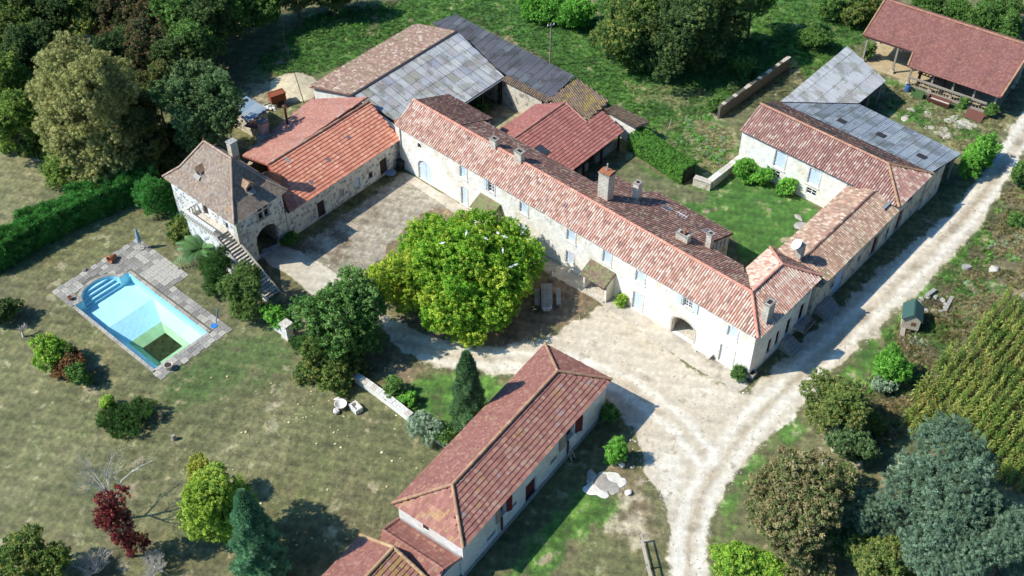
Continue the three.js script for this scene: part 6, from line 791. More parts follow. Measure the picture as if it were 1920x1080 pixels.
// circular ruin: trough stones
{ const [x, z] = OBJ.ruin[0]; const o = thing('fire_pit', 'ring of broken stones and beams beside the hut', 'fire pit', [x, 0, z]); reseed(9); for (let i = 0; i < 11; i++) { const a = i / 11 * 6.28; const m = part(o, 'stone', rock(.26, 1.2, .7, .9, 40 + i), M.stoneGrey); m.position.set(Math.cos(a) * 1.25, .12, Math.sin(a) * .95); m.rotation.y = rr(0, 3); } part(o, 'beam', box(2.1, .3, .32, 1.35, .2, .1, 1.0), M.stoneGrey); part(o, 'beam', box(1.3, .35, .35, .1, .2, -1.3, .7), M.stoneGrey); part(o, 'ash', new THREE.CylinderGeometry(.95, 1, .05, 16).translate(0, .03, 0), M.woodDark); }
const rk = (name, label, [x, z], r, sx, sy, sz, mat, sd) => single(name, label, 'rock', rock(r, sx, sy, sz, sd), mat, [x, r * sy * .45, z], sd);
rk('boulder', 'grey boulder in weeds above the fire pit', OBJ.rock[0], .55, 1.1, .7, .8, M.stoneGrey, 3); rk('boulder', 'pale boulder in weeds near the bare pond bank', OBJ.rock[1], .6, 1.1, .6, .8, M.stone, 4);
{ const [x, z] = OBJ.slabrock[0]; const o = thing('rock_slab', 'broad cracked pale rock ledge beside the barn shadow', 'rock', [x, 0, z], .35); reseed(66); [[0, 0, .95], [-1.1, .1, .7], [.9, -.35, .65], [.5, .65, .6], [-.55, .75, .55], [1.35, .35, .45], [-.6, -.6, .5], [.3, -.8, .4]].forEach(([a, b, r], i) => { const m = part(o, 'ledge', rock(r, 1.15, .11, .85, 300 + i), i % 3 ? M.stoneWhite : M.stoneGrey); m.position.set(a, .03, b); m.rotation.y = rr(0, 6); }); }
['grey rock in the barn shadow beside the flat slab', 'white rock at the foot of the clipped bush', 'small pale rock on the gravel by the clipped bush', 'grey rock at the gravel side of the flat slab', 'low white rock at the dark end of the slab'].forEach((l, i) => rk('rock', l, OBJ.rocks[i], [.55, .3, .2, .35, .35][i], 1.1, .6, .9, i % 2 ? M.stoneWhite : M.stoneGrey, 11 + i));
rk('lawn_stone', 'flat grey stone in the garden lawn by the wing', OBJ.lawnstone[0], .45, 1.3, .25, .8, M.stoneGrey, 21); rk('lawn_stone', 'larger flat stone in the garden lawn near the pavilion', OBJ.lawnstone[1], .7, 1.2, .22, .9, M.stoneGrey, 22);
['white edging stone beside the round dark tree', 'second edging stone, nearer the russet tree'].forEach((l, i) => { const [x, z] = OBJ.stoneedge[1 - i]; single('edging_stone', l, 'stone', box(.8, .3, .35), M.stoneWhite, [x, .13, z], .5 + i); });
// pool-side things
{ const [x, z] = OBJ.parasol[0]; const o = thing('parasol', 'folded pale blue parasol standing at the pool terrace corner', 'parasol', [x, 0, z]); part(o, 'base', new THREE.CylinderGeometry(.35, .38, .1, 16).translate(0, .07, 0), M.stoneGrey); part(o, 'pole', new THREE.CylinderGeometry(.025, .025, 2.5, 8).translate(0, 1.3, 0), M.zinc);
  const cv = std({ color: col('#93a9b6') }); const pts = [[.02, 2.55], [.1, 2.3], [.17, 1.6], [.2, 1.0], [.13, .8], [.02, .82]].map(([a, b]) => new THREE.Vector2(a, b)); const g = new THREE.LatheGeometry(pts.reverse(), 16); const p = g.attributes.position; for (let i = 0; i < p.count; i++) { const a = Math.atan2(p.getZ(i), p.getX(i)), k = 1 + .22 * Math.cos(a * 8); p.setX(i, p.getX(i) * k); p.setZ(i, p.getZ(i) * k); } g.computeVertexNormals(); part(o, 'folded_canopy', g, cv); part(o, 'strap', new THREE.TorusGeometry(.17, .02, 6, 16).rotateX(Math.PI / 2).translate(0, 1.2, 0), M.stoneGrey); }
function potAt(name, label, [x, z], r, h, mat, tilt = 0, fill) { const o = thing(name, label, 'pot', [x, tilt ? r * .8 : .03, z], 1); const pts = [[.001, 0], [r * .7, 0], [r * .95, h * .7], [r, h], [r * 1.08, h], [r * 1.08, h * .9]].map(([a, b]) => new THREE.Vector2(a, b)); const g = new THREE.LatheGeometry([[.001, .03], [r * .6, .03], [r * .86, h * .95], [r * 1.08, h], [r * 1.08, h * .86], [r * .96, h * .84], [r * .7, 0], [.001, 0]].map(([a, b]) => new THREE.Vector2(a, b)), 16); g.rotateZ(tilt); part(o, 'pot_body', g, mat); if (fill) part(o, 'soil', new THREE.CylinderGeometry(r * .86, r * .8, .04, 14).translate(0, h * .85, 0), M.woodDark); return o; }
potAt('clay_pot', 'overturned terracotta pot on the pool terrace', OBJ.pot1[0], .36, .8, M.terracotta, 1.45); potAt('clay_pot', 'small terracotta pot at the far left pool corner', OBJ.pot2[0], .22, .35, M.terracotta, 0, 1); potAt('stone_pot', 'stone tub at the near corner of the pool terrace', OBJ.pot3[0], .35, .55, M.stone, 0, 1); potAt('porch_pot', 'dark pot beside the sunny porch', OBJ.porchpot[0], .25, .4, M.stoneDark, 0, 1);
rk('terrace_stone', 'round dark stone at the far edge of the pool terrace', OBJ.stone1[0], .28, 1, .6, 1, M.stoneDark, 31);
single('pool_net', 'blue pool net lying on the slabs', 'net', merged([new THREE.TorusGeometry(.28, .025, 6, 16).rotateX(Math.PI / 2), bar(V(.28, 0, 0), V(2.0, .02, -.9), .03), new THREE.CylinderGeometry(.27, .27, .01, 16)]), std({ color: col('#2f7fc4') }), [OBJ.net[0][0], .075, OBJ.net[0][1]], 1.2);
single('tree_stump', 'cut tree stump standing alone on the lawn', 'stump', merged([new THREE.CylinderGeometry(.16, .22, .55, 9)]), M.barkPale, [OBJ.stump[0][0], .27, OBJ.stump[0][1]]);
// courtyard table and benches
function slabTable(name, label, cat, [x, z], w, d, h, top, leg, mat, ry = 0) { const o = thing(name, label, cat, [x, 0, z], ry); part(o, 'top', box(w, top, d, 0, h - top / 2, 0), mat); for (const s of [-1, 1]) part(o, 'leg', box(w * .7, h - top, leg, 0, (h - top) / 2, s * (d / 2 - .3)), mat); return o; }
slabTable('stone_table', 'long stone table in the shade of the courtyard tree', 'table', OBJ.table[0], 1.0, 2.6, .8, .12, .3, M.stoneGrey); slabTable('stone_bench', 'stone bench on the tree side of the long table', 'bench', OBJ.bench1[0], .45, 2.0, .45, .1, .25, M.stoneGrey); slabTable('stone_bench', 'stone bench on the house side of the long table', 'bench', OBJ.bench2[0], .4, 2.0, .45, .1, .25, M.stoneGrey); slabTable('stone_stool', 'white block seat in sun at the end of the stone table', 'stool', [OBJ.seat[0][0], OBJ.seat[0][1] + .25], .9, .55, .55, .14, .2, M.stoneWhite);
slabTable('stone_bench', 'long stone bench against the sunny house front', 'bench', [OBJ.trough[0][0], OBJ.trough[0][1]], .5, 1.9, .5, .16, .3, M.stoneWhite, Math.PI / 2 - 42.3 * D2R);
{ const [x, z] = OBJ.bust[0]; const o = thing('garden_statue', 'small white statue standing in the tree shade', 'statue', [x, 0, z]); part(o, 'plinth', box(.3, .5, .3, 0, .25, 0), M.stone); part(o, 'figure', new THREE.LatheGeometry([[.12, .5], [.14, .62], [.1, .8], [.15, .95], [.06, 1.05], [.09, 1.15], [.06, 1.25], [.001, 1.28]].map(([a, b]) => new THREE.Vector2(a, b)), 12), M.stoneWhite); }
{ const [x, z] = OBJ.planter[0]; const o = thing('planter_box', 'square stone planter at the corner of the long house', 'planter', [x, 0, z], -.7); part(o, 'tub', merged([box(.7, .5, .08, 0, .27, .31), box(.7, .5, .08, 0, .27, -.31), box(.08, .5, .54, .31, .27, 0), box(.08, .5, .54, -.31, .27, 0)]), M.stoneGrey); part(o, 'soil', box(.54, .04, .54, 0, .42, 0), M.woodDark); }
{ const [x, z] = OBJ.bin[0]; const o = thing('wheelie_bin', 'dark bin in the shaded corner of the courtyard', 'bin', [x, 0, z], .6); const m = std({ color: col('#23272b'), roughness: .5 }); const g = new THREE.CylinderGeometry(.42, .34, 1.0, 4).rotateY(Math.PI / 4); part(o, 'bin_body', g.translate(0, .58, 0), m); part(o, 'lid', box(.68, .07, .72, 0, 1.12, 0, 0, .06), m); for (const s of [-1, 1]) part(o, 'wheel', new THREE.CylinderGeometry(.1, .1, .06, 12).rotateZ(Math.PI / 2).translate(s * .27, .1, -.26), M.dark); }
{ const [x, z] = OBJ.roundtable[0]; const o = thing('garden_table', 'round blue garden table in shade by the stone wing', 'table', [x, 0, z]); const m = std({ color: col('#5a6f94'), roughness: .5 }); part(o, 'top', new THREE.CylinderGeometry(.55, .55, .04, 20).translate(0, .73, 0), m); for (let i = 0; i < 3; i++) part(o, 'leg', tube(V(Math.cos(i * 2.1) * .4, 0, Math.sin(i * 2.1) * .4), V(Math.cos(i * 2.1) * .1, .72, Math.sin(i * 2.1) * .1), .025), m); }
// lawn stones near the walnut tree
{ const [x, z] = OBJ.urn[0]; const o = thing('stone_basin', 'white shell shaped stone basin on the lawn', 'basin', [x, 0, z]); part(o, 'bowl', new THREE.LatheGeometry([[.001, .22], [.25, .26], [.45, .5], [.55, .55], [.5, .42], [.3, .15], [.28, 0], [.001, 0]].map(([a, b]) => new THREE.Vector2(a, b)), 18), M.stoneWhite); part(o, 'foot', rock(.3, 1, .9, 1, 51).translate(-.35, .2, .55), M.stoneWhite); part(o, 'carved_block', rock(.35, 1.3, .7, .8, 52).translate(-.3, .2, -.7), M.stone); }
{ const [x, z] = OBJ.stonebox[0]; const o = thing('stone_trough', 'rectangular white stone trough lying on the lawn', 'trough', [x, 0, z], -.85); part(o, 'trough_body', merged([box(1.0, .5, .14, 0, .25, .28), box(1.0, .5, .14, 0, .25, -.28), box(.12, .5, .42, .44, .25, 0), box(.12, .5, .42, -.44, .25, 0), box(.76, .2, .42, 0, .1, 0)]), M.stoneWhite); }
// yard: mixer, heap of rubble, sand
{ const [x, z] = OBJ.mixer[0]; const o = thing('cement_mixer', 'rusty orange trailer machine beside the dry yard', 'machine', [x, 0, z], .55); const m = std({ color: col('#8c4a2c'), roughness: .85 }); part(o, 'hopper', box(1.7, .85, .9, 0, 1.05, 0), m); part(o, 'hopper_rim', merged([box(1.8, .1, .08, 0, 1.5, .46), box(1.8, .1, .08, 0, 1.5, -.46), box(.08, .1, .84, .86, 1.5, 0), box(.08, .1, .84, -.86, 1.5, 0)]), m); part(o, 'lid', box(1.5, .04, .8, 0, 1.49, 0), m); for (const s of [-1, 1]) part(o, 'wheel', new THREE.CylinderGeometry(.32, .32, .16, 16).rotateX(Math.PI / 2).translate(.2, .32, s * .5), M.dark); part(o, 'chassis', merged([bar(V(-.8, .5, .35), V(.8, .5, .35), .09), bar(V(-.8, .5, -.35), V(.8, .5, -.35), .09), bar(V(-.8, .5, 0), V(-1.6, .45, 0), .09)]), M.iron); for (const s of [-1, 1]) part(o, 'strut', bar(V(.7, .5, s * .44), V(.2, 1.3, s * .48), .07), m); }
{ const [x, z] = OBJ.pile[0]; const o = thing('rubble_heap', 'heap of white broken tiles beside the orange machine', 'heap', [x, 0, z]); reseed(4); for (let i = 0; i < 26; i++) part(o, 'broken_tile', box(rr(.25, .5), .05, rr(.12, .3), rr(-.55, .55), .06 + rr(0, .22), rr(-.5, .5), rr(0, 3), rr(-.3, .3), rr(-.3, .3)), i % 3 ? M.stoneWhite : M.whitePaint); }
{ const g = new THREE.CircleGeometry(1, 40, 0, Math.PI * 2).rotateX(-Math.PI / 2); const gg = new THREE.PlaneGeometry(5.6, 6.4, 40, 40).rotateX(-Math.PI / 2); const p = gg.attributes.position; for (let i = 0; i < p.count; i++) { const x = p.getX(i) / 2.7, z = p.getZ(i) / 3.0, r = Math.hypot(x, z) + .18 * (smp(T1, x * .3 + .2, z * .3) - .5); p.setY(i, -.05 + .75 * Math.pow(Math.max(0, 1 - r), .8) + .03 * smp(T2, x, z)); } gg.computeVertexNormals(); const uv = gg.attributes.uv; for (let i = 0; i < p.count; i++) uv.setXY(i, p.getX(i), p.getZ(i)); single('sand_heap', 'smooth pale sand heap beside the big shed wall', 'heap', gg, std({ map: stoneT, color: col('#dccdab'), bumpMap: scaled(grainBump, .4), bumpScale: .03 }), [OBJ.sand[0][0], 0, OBJ.sand[0][1]], .5); }
{ const [x, z] = OBJ.blueroof[0]; const o = thing('ruined_hut', 'half ruined hut with pale blue corrugated roof behind the stone wing', 'hut', [x, 0, z], -40.8 * D2R); part(o, 'wall', merged([box(3.4, 2.0, .3, 0, 1.0, 1.0), box(.3, 2.0, 2.2, 1.6, 1.0, 0), box(.3, 1.5, 2.2, -1.6, .75, 0)]), M.plasterOld); const bm = ['#a9bccb', '#9db3c4', '#b5c5d0'].map((c) => sheetMat(c, .2)); for (let i = 0; i < 4; i++) { const g = []; for (let k = 0; k < 6; k++) { const a = i * .85 - 1.7 + k * .14, b = a + .14, ha = k % 2 ? .05 : 0, hb = k % 2 ? 0 : .05; const A = V(a, 2.25 + ha, -1.3), B = V(b, 2.25 + hb, -1.3), C = V(b, 1.95 + hb, 1.3), D = V(a, 1.95 + ha, 1.3); for (const q of [A, D, C, A, C, B]) g.push(q.x, q.y, q.z); } part(o, 'roof_sheet', soup(g), bm[i % 3]); } part(o, 'broken_roof', box(1.6, .12, 1.6, 2.2, 1.9, .9, .2, .1, .15), M.rust); }
// poles and wires
{ const [x, z] = OBJ.pole[0]; const o = thing('power_pole', 'thin grey wooden pole standing in the meadow', 'pole', [x, 0, z]); part(o, 'mast', new THREE.CylinderGeometry(.06, .09, 5.6, 8).translate(0, 2.8, 0), M.woodGrey); part(o, 'cross_arm', box(.9, .1, .1, 0, 5.3, 0, .4), M.woodGrey); for (const s of [-.35, .35]) part(o, 'insulator', new THREE.CylinderGeometry(.05, .06, .16, 8).translate(s, 5.43, -s * .4), M.whitePaint); }
{ const [x, z] = [-22.4, -104.6]; const o = thing('roof_mast', 'slim iron mast leaning up from the orange roof corner', 'mast', [x, 0, z]); part(o, 'mast', tube(V(0, 0, 0), V(-1.2, 8.2, -.3), .045, .03, 8), M.iron); part(o, 'stay', tube(V(-1.0, 7.2, -.28), V(.9, 3.4, .2), .012), M.iron); }
{ const o = thing('power_line', 'thin black cable running up from the roof mast', 'cable', [-23.6, 8.1, -104.9]); const pts = []; for (let i = 0; i <= 12; i++) { const t = i / 12; pts.push(V(-4.5 * t, 4 * t - 1.6 * 4 * t * (1 - t), -26 * t)); } part(o, 'wire', new THREE.TubeGeometry(new THREE.CatmullRomCurve3(pts), 24, .012, 4), M.dark); }
// ladder at the barn
{ const [x, z] = OBJ.ladder[0]; const o = thing('ladder', 'wooden ladder leaning on the long barn hay door', 'ladder', [x, 0, z], -36 * D2R); const top = V(-1.45, 2.5, -.1); for (const s of [-.22, .22]) part(o, 'rail', bar(V(0, 0, s), V(top.x, top.y, top.z + s), .06), M.woodPale); for (let i = 1; i < 10; i++) part(o, 'rung', bar(V(top.x * i / 10, top.y * i / 10, -.2), V(top.x * i / 10, top.y * i / 10, .2), .04), M.woodPale); }
// timber frame at the lower edge
{ const [[x, z], [x2, z2]] = OBJ.frame; const o = thing('goal_frame', 'weathered wooden post and rail frame on the grass by the road', 'fence', [x, 0, z]); const d = V(x2 - x, 0, z2 - z); part(o, 'post', box(.12, 1.15, .12, 0, .57, 0), M.woodPale); part(o, 'post', box(.12, 1.15, .12, d.x * .8, .57, d.z * .8), M.woodPale); part(o, 'post', box(.12, 1.15, .12, d.x * 1.4, .57, d.z * 1.4), M.woodPale); part(o, 'rail', bar(V(0, 1.1, 0), V(d.x * 1.4, 1.1, d.z * 1.4), .09), M.woodPale); part(o, 'rail', bar(V(0, .5, 0), V(d.x * 1.4, .5, d.z * 1.4), .09), M.woodPale); }
['white bent fence post at the vegetable plot', 'grey fence post near the yard wall'].forEach((l, i) => { const [x, z] = OBJ.postfence[i]; single('fence_post', l, 'post', merged([tube(V(0, -.6, 0), V(.15, .7, .05), .06, .05)]), i ? M.woodGrey : M.woodPale, [x, .6, z]); });
// old farm gear in front of the hay barn
const RP = (u, v) => { const [x, z, az] = FRAME.R, a = az * D2R; return [x + u * Math.cos(a) + v * Math.sin(a), z + u * Math.sin(a) - v * Math.cos(a)]; };
{ const [x, z] = RP(2.7, -1.6); const o = thing('blue_drum', 'blue plastic drum at the hay barn corner', 'drum', [x, 0, z]); const m = std({ color: col('#3f6a9a'), roughness: .5 }); part(o, 'drum_body', new THREE.LatheGeometry([[.001, .85], [.26, .85], [.3, .8], [.3, .45], [.32, .43], [.3, .4], [.3, .05], [.26, 0], [.001, 0]].map(([a, b]) => new THREE.Vector2(a, b)), 16), m); part(o, 'lid', new THREE.CylinderGeometry(.2, .2, .04, 12).translate(0, .87, 0), M.dark); }
{ const [x, z] = RP(6.4, -2.0); const o = thing('feed_trough', 'rusty feed trough in front of the hay rack', 'trough', [x, 0, z], -35 * D2R); part(o, 'side', merged([box(2.4, .5, .06, 0, .45, .35, 0, .3), box(2.4, .5, .06, 0, .45, -.35, 0, -.3)]), M.rust); part(o, 'end', merged([box(.06, .5, .7, 1.17, .45, 0), box(.06, .5, .7, -1.17, .45, 0)]), M.rust); part(o, 'feed', box(2.2, .1, .5, 0, .38, 0), M.stone); for (const s of [-1, 1]) part(o, 'leg', box(.08, .3, .7, s, .15, 0), M.rust); }
{ const [x, z] = RP(4.0, -1.9); const o = thing('green_crate', 'green crate beside the blue drum', 'crate', [x, 0, z], -.6); const m = std({ color: col('#54733f') }); for (let i = 0; i < 4; i++) { part(o, 'slat', box(1.3, .13, .04, 0, .1 + i * .17, .35), m); part(o, 'slat', box(1.3, .13, .04, 0, .1 + i * .17, -.35), m); part(o, 'slat', box(.04, .13, .66, .65, .1 + i * .17, 0), m); part(o, 'slat', box(.04, .13, .66, -.65, .1 + i * .17, 0), m); } part(o, 'bottom', box(1.26, .04, .66, 0, .04, 0), m); }
{ const [x, z] = RP(4.5, 0.6); const o = thing('wooden_pallet', 'reddish pallet rack under the hay barn eave', 'pallet', [x, 0, z], -35 * D2R); for (let i = 0; i < 9; i++) part(o, 'slat', box(.12, .05, 1.1, -1.5 + i * .37, 1.6, 0), M.rust); for (const s of [-.5, 0, .5]) part(o, 'bearer', box(3.2, .1, .1, 0, 1.53, s), M.rust); for (const s of [-1.4, 1.4]) part(o, 'support', box(.12, 1.48, .9, s, .74, 0), M.woodDark); }
{ const [x, z] = RP(10.4, -2.2); const o = thing('rusty_panel', 'rust brown sheet leaning at the end of the hay rack', 'panel', [x, 0, z], -35 * D2R); part(o, 'sheet', box(1.9, .05, 1.2, 0, .35, 0, 0, .5), M.rust); part(o, 'prop', bar(V(0, 0, -.5), V(0, .6, -.4), .08), M.woodDark); }
// flat limestone pavers left in the grass of the farmyard
reseed(71); for (let i = 0; i < 16; i++) { const u = rr(1, 11), v = rr(-7.5, -3.2); const [x, z] = RP(u, v); single('paving_stone', 'irregular pale flagstone sunk in the farmyard grass', 'flagstone', rock(.55, rr(.8, 1.4), .08, rr(.6, 1.1), 200 + i), M.stone, [x, .015, z], rr(0, 6), 'flagstones of the farmyard'); }
// white doves perched on the courtyard tree are placed with the tree
function dove(label, x, y, z, ry) { const o = thing('white_dove', label, 'bird', [x, y, z], ry, 'doves on the courtyard tree'); const g = new THREE.SphereGeometry(.12, 10, 8); g.scale(1.75, 1, 1); const p = g.attributes.position; for (let i = 0; i < p.count; i++) { const t = p.getX(i) / .21; p.setY(i, p.getY(i) * (1 - .35 * Math.max(0, -t)) + .05 * t); p.setZ(i, p.getZ(i) * (1 - .45 * Math.max(0, -t))); } const hd = new THREE.SphereGeometry(.065, 8, 6).translate(.2, .15, 0), nk = tube(V(.13, .05, 0), V(.2, .14, 0), .06, .05, 8), tl = box(.22, .02, .11, -.26, -.03, 0, 0, 0, .15), bk = new THREE.ConeGeometry(.015, .05, 6).rotateZ(-Math.PI / 2).translate(.28, .145, 0); g.computeVertexNormals(); o.scale.setScalar(.78); part(o, 'bird_body', merged([g, hd, nk, tl, bk]), M.whitePaint); for (const s of [-1, 1]) part(o, 'wing', new THREE.SphereGeometry(.1, 8, 6).scale(1.7, .6, .25).translate(-.04, .03, s * .1), M.whitePaint); }
// ---------- vegetation ----------
function leafCluster(n, L, W, sd, spiky = 0) { reseed(sd); const pos = []; for (let i = 0; i < n; i++) { const d = V(rr(-1, 1), rr(-1, 1), rr(-1, 1)).normalize(), c = d.clone().multiplyScalar(Math.pow(rnd(), .5) * .85); const nrm = spiky ? V(rr(-1, 1), rr(-1, 1), rr(-1, 1)).normalize() : d.clone().multiplyScalar(.6).add(V(rr(-.7, .7), rr(-.2, 1), rr(-.7, .7))).normalize(); let t = V(rr(-1, 1), rr(-1, 1), rr(-1, 1)).cross(nrm).normalize(); if (spiky) t = d.clone().add(V(0, spiky, 0)).normalize(); const b = nrm.clone().cross(t).normalize(), l = L * rr(.7, 1.25), w = W * rr(.7, 1.2); const A = c.clone().addScaledVector(t, -l / 2), C = c.clone().addScaledVector(t, l / 2), m = c.clone().addScaledVector(nrm, -.08 * l), B = m.clone().addScaledVector(b, w / 2), D = m.clone().addScaledVector(b, -w / 2); for (const q of [A, B, C, A, C, D]) pos.push(q.x, q.y, q.z); } return soup(pos); }
const LEAF = { broad: [1, 2, 3].map((s) => leafCluster(22, .74, .44, s * 17)), fine: [1, 2, 3].map((s) => leafCluster(28, .56, .3, s * 29)), needle: [1, 2, 3].map((s) => leafCluster(24, .95, .2, s * 41, .8)) };
const leafMat = new THREE.MeshPhysicalMaterial({ color: 0xffffff, roughness: .75, transmission: .3, thickness: 0, specularIntensity: .2, side: THREE.DoubleSide });
const LP = {
  olive: ['#8a8a50', '#96965c', '#787a46', '#a2a068', '#68703e'], oak: ['#4a6038', '#557044', '#647c4e', '#40562e', '#6c8052'], dark: ['#41552c', '#4c6232', '#384a28', '#586e3a', '#64743e'], mixed: ['#55702f', '#6c7a38', '#3f5e2c', '#7f8440', '#4a6a34'], brown: ['#5a5c34', '#6a5a3c', '#4a5a30', '#76684a', '#3f5230'], green: ['#507232', '#5e803a', '#44642c', '#6c8c44', '#3e5e2a'], yellowg: ['#6e8434', '#7c9040', '#5a7430', '#8a9a4a', '#4e6a2c'], olived: ['#5e6634', '#6c723c', '#4c5a2e', '#7a7a44', '#44522a'], olived2: ['#67763a', '#75823f', '#566a34', '#84884a', '#4c6030'], lime: ['#5a8f30', '#6aa03a', '#4c7c2a', '#7cae44', '#466f2a'], lime2: ['#76982e', '#88a83a', '#648a2c', '#9aae44', '#54782a'], sage: ['#7c8f74', '#8a9c82', '#6c8068', '#98a68c', '#5e7258'], grey: ['#8a8476', '#7a7468', '#9a9486'], hay: ['#8a8060', '#978b68', '#7a7052', '#a3986f', '#6c6a48'], russet: ['#76724a', '#807450', '#687042', '#8a825a', '#5c683a', '#706848'], russetr: ['#7c5a38', '#6c4a30', '#8a6a40', '#5e5230'], cedar: ['#566c56', '#62785f', '#4c614b', '#70866c', '#445844'], bright: ['#628e22', '#729a28', '#82a22e', '#547e1e', '#94aa34', '#a8b440'], brighty: ['#8a9e2c', '#98a836', '#7a9428', '#a8b040', '#6c8a28'], walnut: ['#4a6c30', '#587c3a', '#3e5c28', '#668844', '#728e50'], box: ['#4c782c', '#5a8834', '#426a28', '#66923c'], yew: ['#44642e', '#507236', '#3a5626', '#5c803e'], yewo: ['#586e34', '#647c3c', '#4a602c', '#728844'], hedge: ['#4e843c', '#5a9446', '#427232', '#68a050'], red: ['#6e2a2c', '#7c3432', '#5c2024', '#8a4438', '#4e2426'], golden: ['#7c9430', '#8ea43a', '#6a8630', '#a0ae48', '#5e7a2c'], golden2: ['#8a8e34', '#9a9a40', '#7a8430'], white: ['#c9c5bd'], cyp2: ['#5e7c50', '#6a8858', '#52704a', '#76945e'], cyp: ['#648c68', '#709872', '#587c5c', '#7ca47c'],
};
const crownPal = new Map(Object.entries(LP).map(([k, v]) => [k, v.map((h) => { const c = soften(lin(h), .04, 1.6); return [c[0] * 1.04, c[1], c[2] * .9]; })]));
const hid = new THREE.Quaternion();
function leafMatrix(p, s, up) { tmpM.identity(); if (up) tmpQ.setFromEuler(tmpE.set(rr(-.4, .4), rr(0, 6.3), rr(-.4, .4))); else tmpQ.setFromEuler(tmpE.set(rr(0, 6.3), rr(0, 6.3), rr(0, 6.3))); return new THREE.Matrix4().compose(p, tmpQ, V(s, s * rr(.8, 1.1), s)); }
function put(parent, name, pts, pal, leaf, size, up) { // pts: [position, tone 0..1]
  const groups = [[], [], []], cols = [[], [], []]; const L = crownPal.get(pal); for (const [p, tone] of pts) { const k = Math.floor(rnd() * 3); groups[k].push(leafMatrix(p, size * rr(.75, 1.3), up)); const i = clamp(Math.floor((tone * .65 + rnd() * .35) * L.length), 0, L.length - 1); const f = rr(.85, 1.18); cols[k].push([L[i][0] * f, L[i][1] * f, L[i][2] * f]); }
  groups.forEach((g, k) => { if (g.length) instanced(parent, name, LEAF[leaf][k], leafMat, g, cols[k]); });
}
function crownPts(lobes, br, dens, size, sparse) {
  const pts = []; for (const [cx, cy, cz, a, b, c] of lobes) {
    const area = 4 * Math.PI * Math.pow((Math.pow(a * b, 1.6) + Math.pow(a * c, 1.6) + Math.pow(b * c, 1.6)) / 3, 1 / 1.6); const nb = Math.max(7, Math.round(area / (br * br * 2.5)));
    for (let i = 0; i < nb; i++) { const y = 1 - (i + .5) / nb * 1.72, ph = i * 2.39996 + rr(-.5, .5), rad = Math.sqrt(Math.max(0, 1 - y * y)), k = rr(.62, 1.04) + (rnd() < .12 ? .14 : 0); const bc = V(cx + Math.cos(ph) * rad * a * k, cy + y * b * k, cz + Math.sin(ph) * rad * c * k); const out = V(bc.x - cx, (bc.y - cy) * 1.1, bc.z - cz).normalize(); const r = br * rr(.5, 1.3), tone = rnd(); const n = Math.round(r * r * 10 * dens / (size * size * 3.2) * (sparse ? .5 : 1));
      for (let q = 0; q < n; q++) { const d = V(rr(-1, 1), rr(-1, 1), rr(-1, 1)).normalize(); if (d.dot(out) < -.35 || d.y < -.75) { if (rnd() < .7) continue; } const p = bc.clone().addScaledVector(d.multiply(V(1, .78, 1)), r * rr(.5, 1.06)); let inn = false; for (const [x2, y2, z2, a2, b2, c2] of lobes) if (((p.x - x2) / a2) ** 2 + ((p.y - y2) / b2) ** 2 + ((p.z - z2) / c2) ** 2 < .3) inn = true; if (inn && rnd() < .85) continue; if (p.y < .05) p.y = rr(.05, .3); pts.push([p, tone]); } }
  } return pts;
}
function taper(pts, r0, r1, n = 7) { const g = []; for (let i = 0; i + 1 < pts.length; i++) { const t0 = i / (pts.length - 1), t1 = (i + 1) / (pts.length - 1); g.push(tube(pts[i], pts[i + 1], r0 + (r1 - r0) * t0, r0 + (r1 - r0) * t1, n)); } return g; }
function trunkGeo(h, a, r) { const g = taper([V(0, -.05, 0), V(rr(-.1, .1), h * .35, rr(-.1, .1)), V(rr(-.2, .2), h * .75, rr(-.2, .2)), V(rr(-.3, .3), h * 1.15, rr(-.3, .3))], r, r * .35, 8); for (let i = 0; i < 6; i++) { const an = i * 1.05 + rr(-.3, .3), y = h * rr(.4, .7); g.push(...taper([V(0, y, 0), V(Math.cos(an) * a * .35, y + h * .2, Math.sin(an) * a * .35), V(Math.cos(an) * a * .75, y + h * rr(.25, .55), Math.sin(an) * a * .75)], r * .4, r * .08, 5)); } return merged(g); }
function bareGeo(h, spread, bushy) { const g = []; const grow = (p, d, L, r, lv) => { const q = p.clone().addScaledVector(d, L); g.push(tube(p, q, r, r * .65, lv > 2 ? 3 : 5)); if (lv >= (bushy ? 4 : 5)) return; const n = lv === 0 ? (bushy ? 5 : 4) : 3; for (let i = 0; i < n; i++) { const nd = d.clone().multiplyScalar(.9).add(V(rr(-1, 1), rr(-.15, .7), rr(-1, 1)).multiplyScalar(spread)).normalize(); grow(p.clone().lerp(q, rr(.55, 1)), nd, L * rr(.6, .82), r * .55, lv + 1); } }; if (bushy) for (let i = 0; i < 8; i++) grow(V(rr(-.2, .2), 0, rr(-.2, .2)), V(rr(-.8, .8), 1, rr(-.8, .8)).normalize(), h * .36, .06, 0); else grow(V(0, 0, 0), V(.03, 1, 0).normalize(), h * .3, .13, 0); return merged(g); }
const courtCrown = [];
